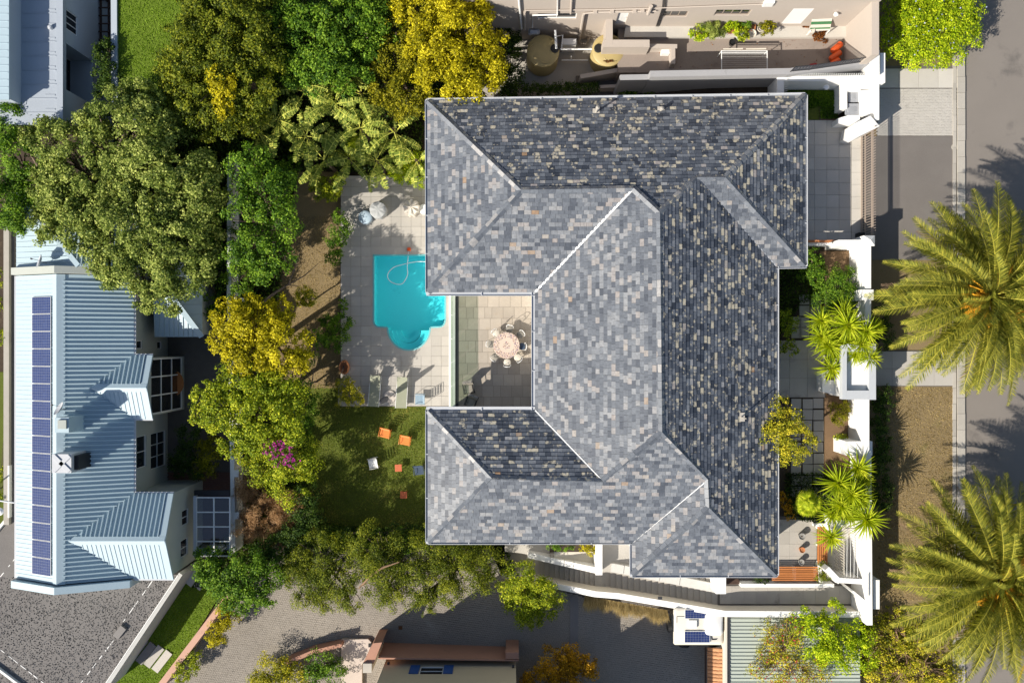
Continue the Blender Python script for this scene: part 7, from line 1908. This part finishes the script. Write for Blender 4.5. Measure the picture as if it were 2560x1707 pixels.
def rosette_mesh(seedv, n=84, L=.80, wd=.055):
    rg = random.Random(seedv); m = MB()
    for k in range(n):
        a = k * 2.39996 + rg.uniform(-.15, .15); f = k / n; el = 1.35 - 1.75 * f + rg.uniform(-.12, .12); l = L * (.62 + .42 * min(1, f * 1.6)) * rg.uniform(.88, 1.1)
        d = Vector((math.cos(a) * math.cos(el), math.sin(a) * math.cos(el), math.sin(el))); s = Vector((-math.sin(a), math.cos(a), 0)) * wd * .5; dn = Vector((0, 0, -1))
        p0 = d * .04; p1 = d * l * .5; p2 = d * l + dn * l * .10; up = s.cross(d).normalized() * -wd * .22; tt = max(0, min(1, .62 - .3 * f + rg.gauss(0, .14)))
        m.face([p0 - s * .6, p0, p1 + up * -1, p1 - s + up], tint=tt); m.face([p0, p0 + s * .6, p1 + s + up, p1 + up * -1], tint=min(1, tt + .12))
        m.face([p1 - s + up, p1 - up, p2], tint=tt); m.face([p1 - up, p1 + s + up, p2], tint=min(1, tt + .12))
    return m.mesh('leaf_rosette', M['leaf_yucca'])
ROS = [rosette_mesh(60 + i) for i in range(4)]
def yucca(label, cx, cy, heads, zb=0, sc_=1.):
    rg = random.Random(int(cx + cy)); b = W(cx, cy, zb); t = thing('yucca', label, 'yucca', b, 0, 'yuccas in the front garden'); base = b
    for (px, py, z, s) in heads:
        e = W(px, py, z) - base; o = bpy.data.objects.new('leaf_rosette', rg.choice(ROS)); link(o, t); o.location = e; o.rotation_euler = (rg.uniform(-.3, .3), rg.uniform(-.3, .3), rg.random() * 6); o.scale = (s * sc_ * 1.42,) * 3
        m = MB(); f = Vector((e.x * .2, e.y * .2, 0)); m.tube([f, Vector((e.x * .55, e.y * .55, e.z * .5)), e], [.07, .055, .045], 6); part('stem', m, M['bark'], t, local=True)
def c8(x, y, z, s): return (1920 + x / 2.7516, 570 + y / 2.7516, z, s)
def c12(x, y, z, s): return (1920 + x / 2.7516, 1137 + y / 2.7516, z, s)
yucca('many headed yellow green yucca clump beside the white porch', 2090, 845, [c8(515, 580, 2.6, .95), c8(365, 640, 2.2, .9), c8(545, 668, 3.0, 1.15), c8(672, 712, 2.8, 1.0), c8(362, 745, 2.1, .95), c8(415, 812, 2.2, .95), c8(545, 782, 2.4, .85), c8(640, 800, 2.6, .95), c8(600, 868, 2.3, .75), c8(700, 890, 2.5, .85), c8(445, 868, 2.0, .8), c8(432, 962, 2.0, .95), c8(480, 745, 1.8, .7), c8(735, 690, 2.2, .7)])
yucca('yellow green yucca clump at the top of the drying yard', 2150, 1255, [c12(615, 90, 2.4, 1.05), c12(480, 190, 2.5, 1.2), c12(570, 268, 2.7, 1.1), c12(500, 345, 2.4, .95), c12(625, 305, 2.6, 1.0), c12(678, 445, 2.9, 1.15), c12(560, 410, 2.1, .85), c12(440, 400, 2.0, .9), c12(650, 180, 2.2, .85)])
yucca('single yucca head rising beside the wooden seat', 2078, 1330, [c12(430, 560, 2.2, .95)])

def fan_mesh(seedv):
    rg = random.Random(seedv); m = MB(); m.tube([(0, 0, 0), (.18, 0, .1), (.35, 0, .14)], .014, 4, tint=.8); o = Vector((.35, 0, .14))
    for k in range(26):
        a = -2.2 + 4.4 * k / 25; l = .62 * rg.uniform(.9, 1.08) * (1 - .12 * abs(a)); d = Vector((math.cos(a), math.sin(a), .12 - .1 * abs(a))).normalized(); s = Vector((-d.y, d.x, 0)) * .028
        mid = o + d * l * .6; tip = o + d * l + Vector((0, 0, -.14)); tt = max(0, min(1, rg.gauss(.55, .15))); m.face([o, mid + s, tip, mid - s], tint=tt)
    return m.mesh('fan_leaf', M['leaf_yucca'])
FAN = [fan_mesh(80 + i) for i in range(3)]
def fanpalm(label, px, py, zt, n, sc_, zb=0):
    rg = random.Random(int(px)); c = W(px, py, zt); t = thing('fan_palm', label, 'fan palm', (c.x, c.y, zb), 0); m = MB(); m.tube([(0, 0, 0), (0, 0, zt - zb)], [.12, .09], 8); part('trunk', m, M['palmtrunk'], t, local=True)
    for k in range(n):
        a = k * 2.4; o = bpy.data.objects.new('fan_leaf', rg.choice(FAN)); link(o, t); o.location = (0, 0, zt - zb + rg.uniform(-.2, .1)); o.rotation_euler = (0, -.8 + 1.1 * (k / n), a)
        if k < 6: o.location = Vector((-math.cos(a) * .42 * sc_, -math.sin(a) * .42 * sc_, zt - zb + .15 + .04 * k)); o.rotation_euler = (0, -.15, a); o.scale = (sc_ * rg.uniform(.85, 1.1),) * 3
fanpalm('fan palm with bright split leaves beside the patio', 2019, 1258, 1.9, 16, .85)
fanpalm('fan palm at the foot of the wild bananas above the deck', 893, 372, -.2, 14, 1.0, G)

def banana_leaf(seedv, L=2.3):
    rg = random.Random(seedv); m = MB(); n = 22; pts = []; p = Vector((0, 0, 0)); e0 = rg.uniform(.3, .75)
    for i in range(n + 1):
        s = i / n; pts.append(p.copy()); el = e0 - 1.3 * max(0, s - .15) ** 1.2; p = p + Vector((math.cos(el), .06 * math.sin(seedv) * s, math.sin(el))) * (L / n)
    m.tube(pts[::3] + [pts[-1]], [.035 * (1 - .8 * i / 8) for i in range(len(pts[::3]) + 1)], 4, tint=1.)
    for sg in (-1, 1):
        i = 5.0
        while i < n:
            w_ = rg.choice((.25, .4, .6, .8)); j = min(n - .01, i + w_)
            def at(f):
                k = min(int(f), n - 1); return pts[k].lerp(pts[k + 1], f - k)
            a, b = at(i), at(min(j, n - .01)); d = (pts[n // 2 + 1] - pts[n // 2]).normalized(); wd = .30 * math.sin(PI * (.12 + .84 * (i - 5) / (n - 5))) ** .6 * rg.uniform(.88, 1.08)
            side = Vector((0, sg, 0)); fl = rg.uniform(-.8, .35); off = side * wd + Vector((.10 * wd, 0, fl * wd)); tt = max(0, min(1, rg.gauss(.52, .25)))
            m.face([a, b, b + off * .96, a + off], tint=tt)
            i = j + rg.choice((.03, .1, .25))
    return m.mesh('leaf', M['leaf_banana'])
BAN = [banana_leaf(100 + i) for i in range(6)]
for q, (px, py, z, n, lab) in enumerate(((690, 300, 1.2, 13, 'leftmost wild banana clump with torn grey green leaves'), (758, 225, 2.0, 12, 'wild banana clump under the deep green tree'), (765, 340, .9, 15, 'wild banana clump overhanging the brown garden bed'), (835, 260, 1.8, 14, 'wild banana clump in the middle of the group'),
                                        (900, 320, 1.1, 14, 'wild banana clump behind the fan palm'), (870, 395, .2, 12, 'lowest wild banana clump at the deck wall'), (985, 330, .9, 12, 'wild banana clump beside the slate roof corner'), (940, 400, .2, 11, 'wild banana clump left of the bright hedge'), (1040, 400, .6, 9, 'wild banana pressed against the house corner'), (900, 230, 1.6, 10, 'wild banana clump below the brownish olive tree'), (645, 330, .8, 9, 'small wild banana at the edge of the dark shrubs'), (810, 400, .1, 9, 'small wild banana above the dry lawn'))):
    rg = random.Random(q + 40); c = W(px, py, z); t = thing('wild_banana', lab, 'banana plant', (c.x, c.y, G), 0, 'wild bananas between the trees and the deck')
    m = MB(); m.tube([(0, 0, 0), (0, 0, z - G)], [.14, .08], 8); part('stem', m, M['palmtrunk'], t, local=True)
    for k in range(n):
        o = bpy.data.objects.new('leaf', rg.choice(BAN)); link(o, t); o.location = (0, 0, z - G - .1 + rg.uniform(-.5, .2)); o.rotation_euler = (rg.uniform(-.7, .7), rg.uniform(-.35, .35), k * 2.4 + rg.uniform(-.9, .9)); s_ = rg.uniform(.62, 1.05); o.scale = (s_, s_, s_)
b_ = thing('fallen_bough', 'bare pale bough lying over the olive trees by the lane', 'branch', W(960, 1430, 1.0))
m = MB(); m.tube([W(*C(9, 708, 915), .6), W(*C(9, 800, 820), 1.1), W(*C(9, 880, 770), 1.2), W(*C(9, 985, 735), 1.2)], [.04, .08, .07, .03], 7); part('bough', m, M['twig'], b_)
for k in range(9):
    p = W(*C(9, 715 + k * 10, 905 - k * 9), .75); m = MB(); m.tube([p, p + Vector((random.uniform(-.1, .3), random.uniform(-.3, .35), .1))], [.03, .008], 5); part('twig', m, M['twig'], b_)
db = thing('bare_branch', 'long bare branch reaching from the golden tree over the dry lawn', 'branch', W(700, 730, -3.4))
m = MB(); m.tube([W(650, 762, 0.4), W(690, 730, .0), W(720, 712, -.6), W(745, 715, -1.0)], [.10, .08, .05, .02], 7); part('bough', m, M['bark'], db)
m = MB(); m.tube([W(720, 712, -.6), W(760, 690, -1.6), W(800, 655, -2.2)], [.05, .035, .01], 6); part('side_branch', m, M['bark'], db)
m = MB(); m.tube([W(720, 712, -.6), W(738, 670, -.8), W(748, 630, -1)], [.05, .035, .01], 6); part('side_branch', m, M['bark'], db)
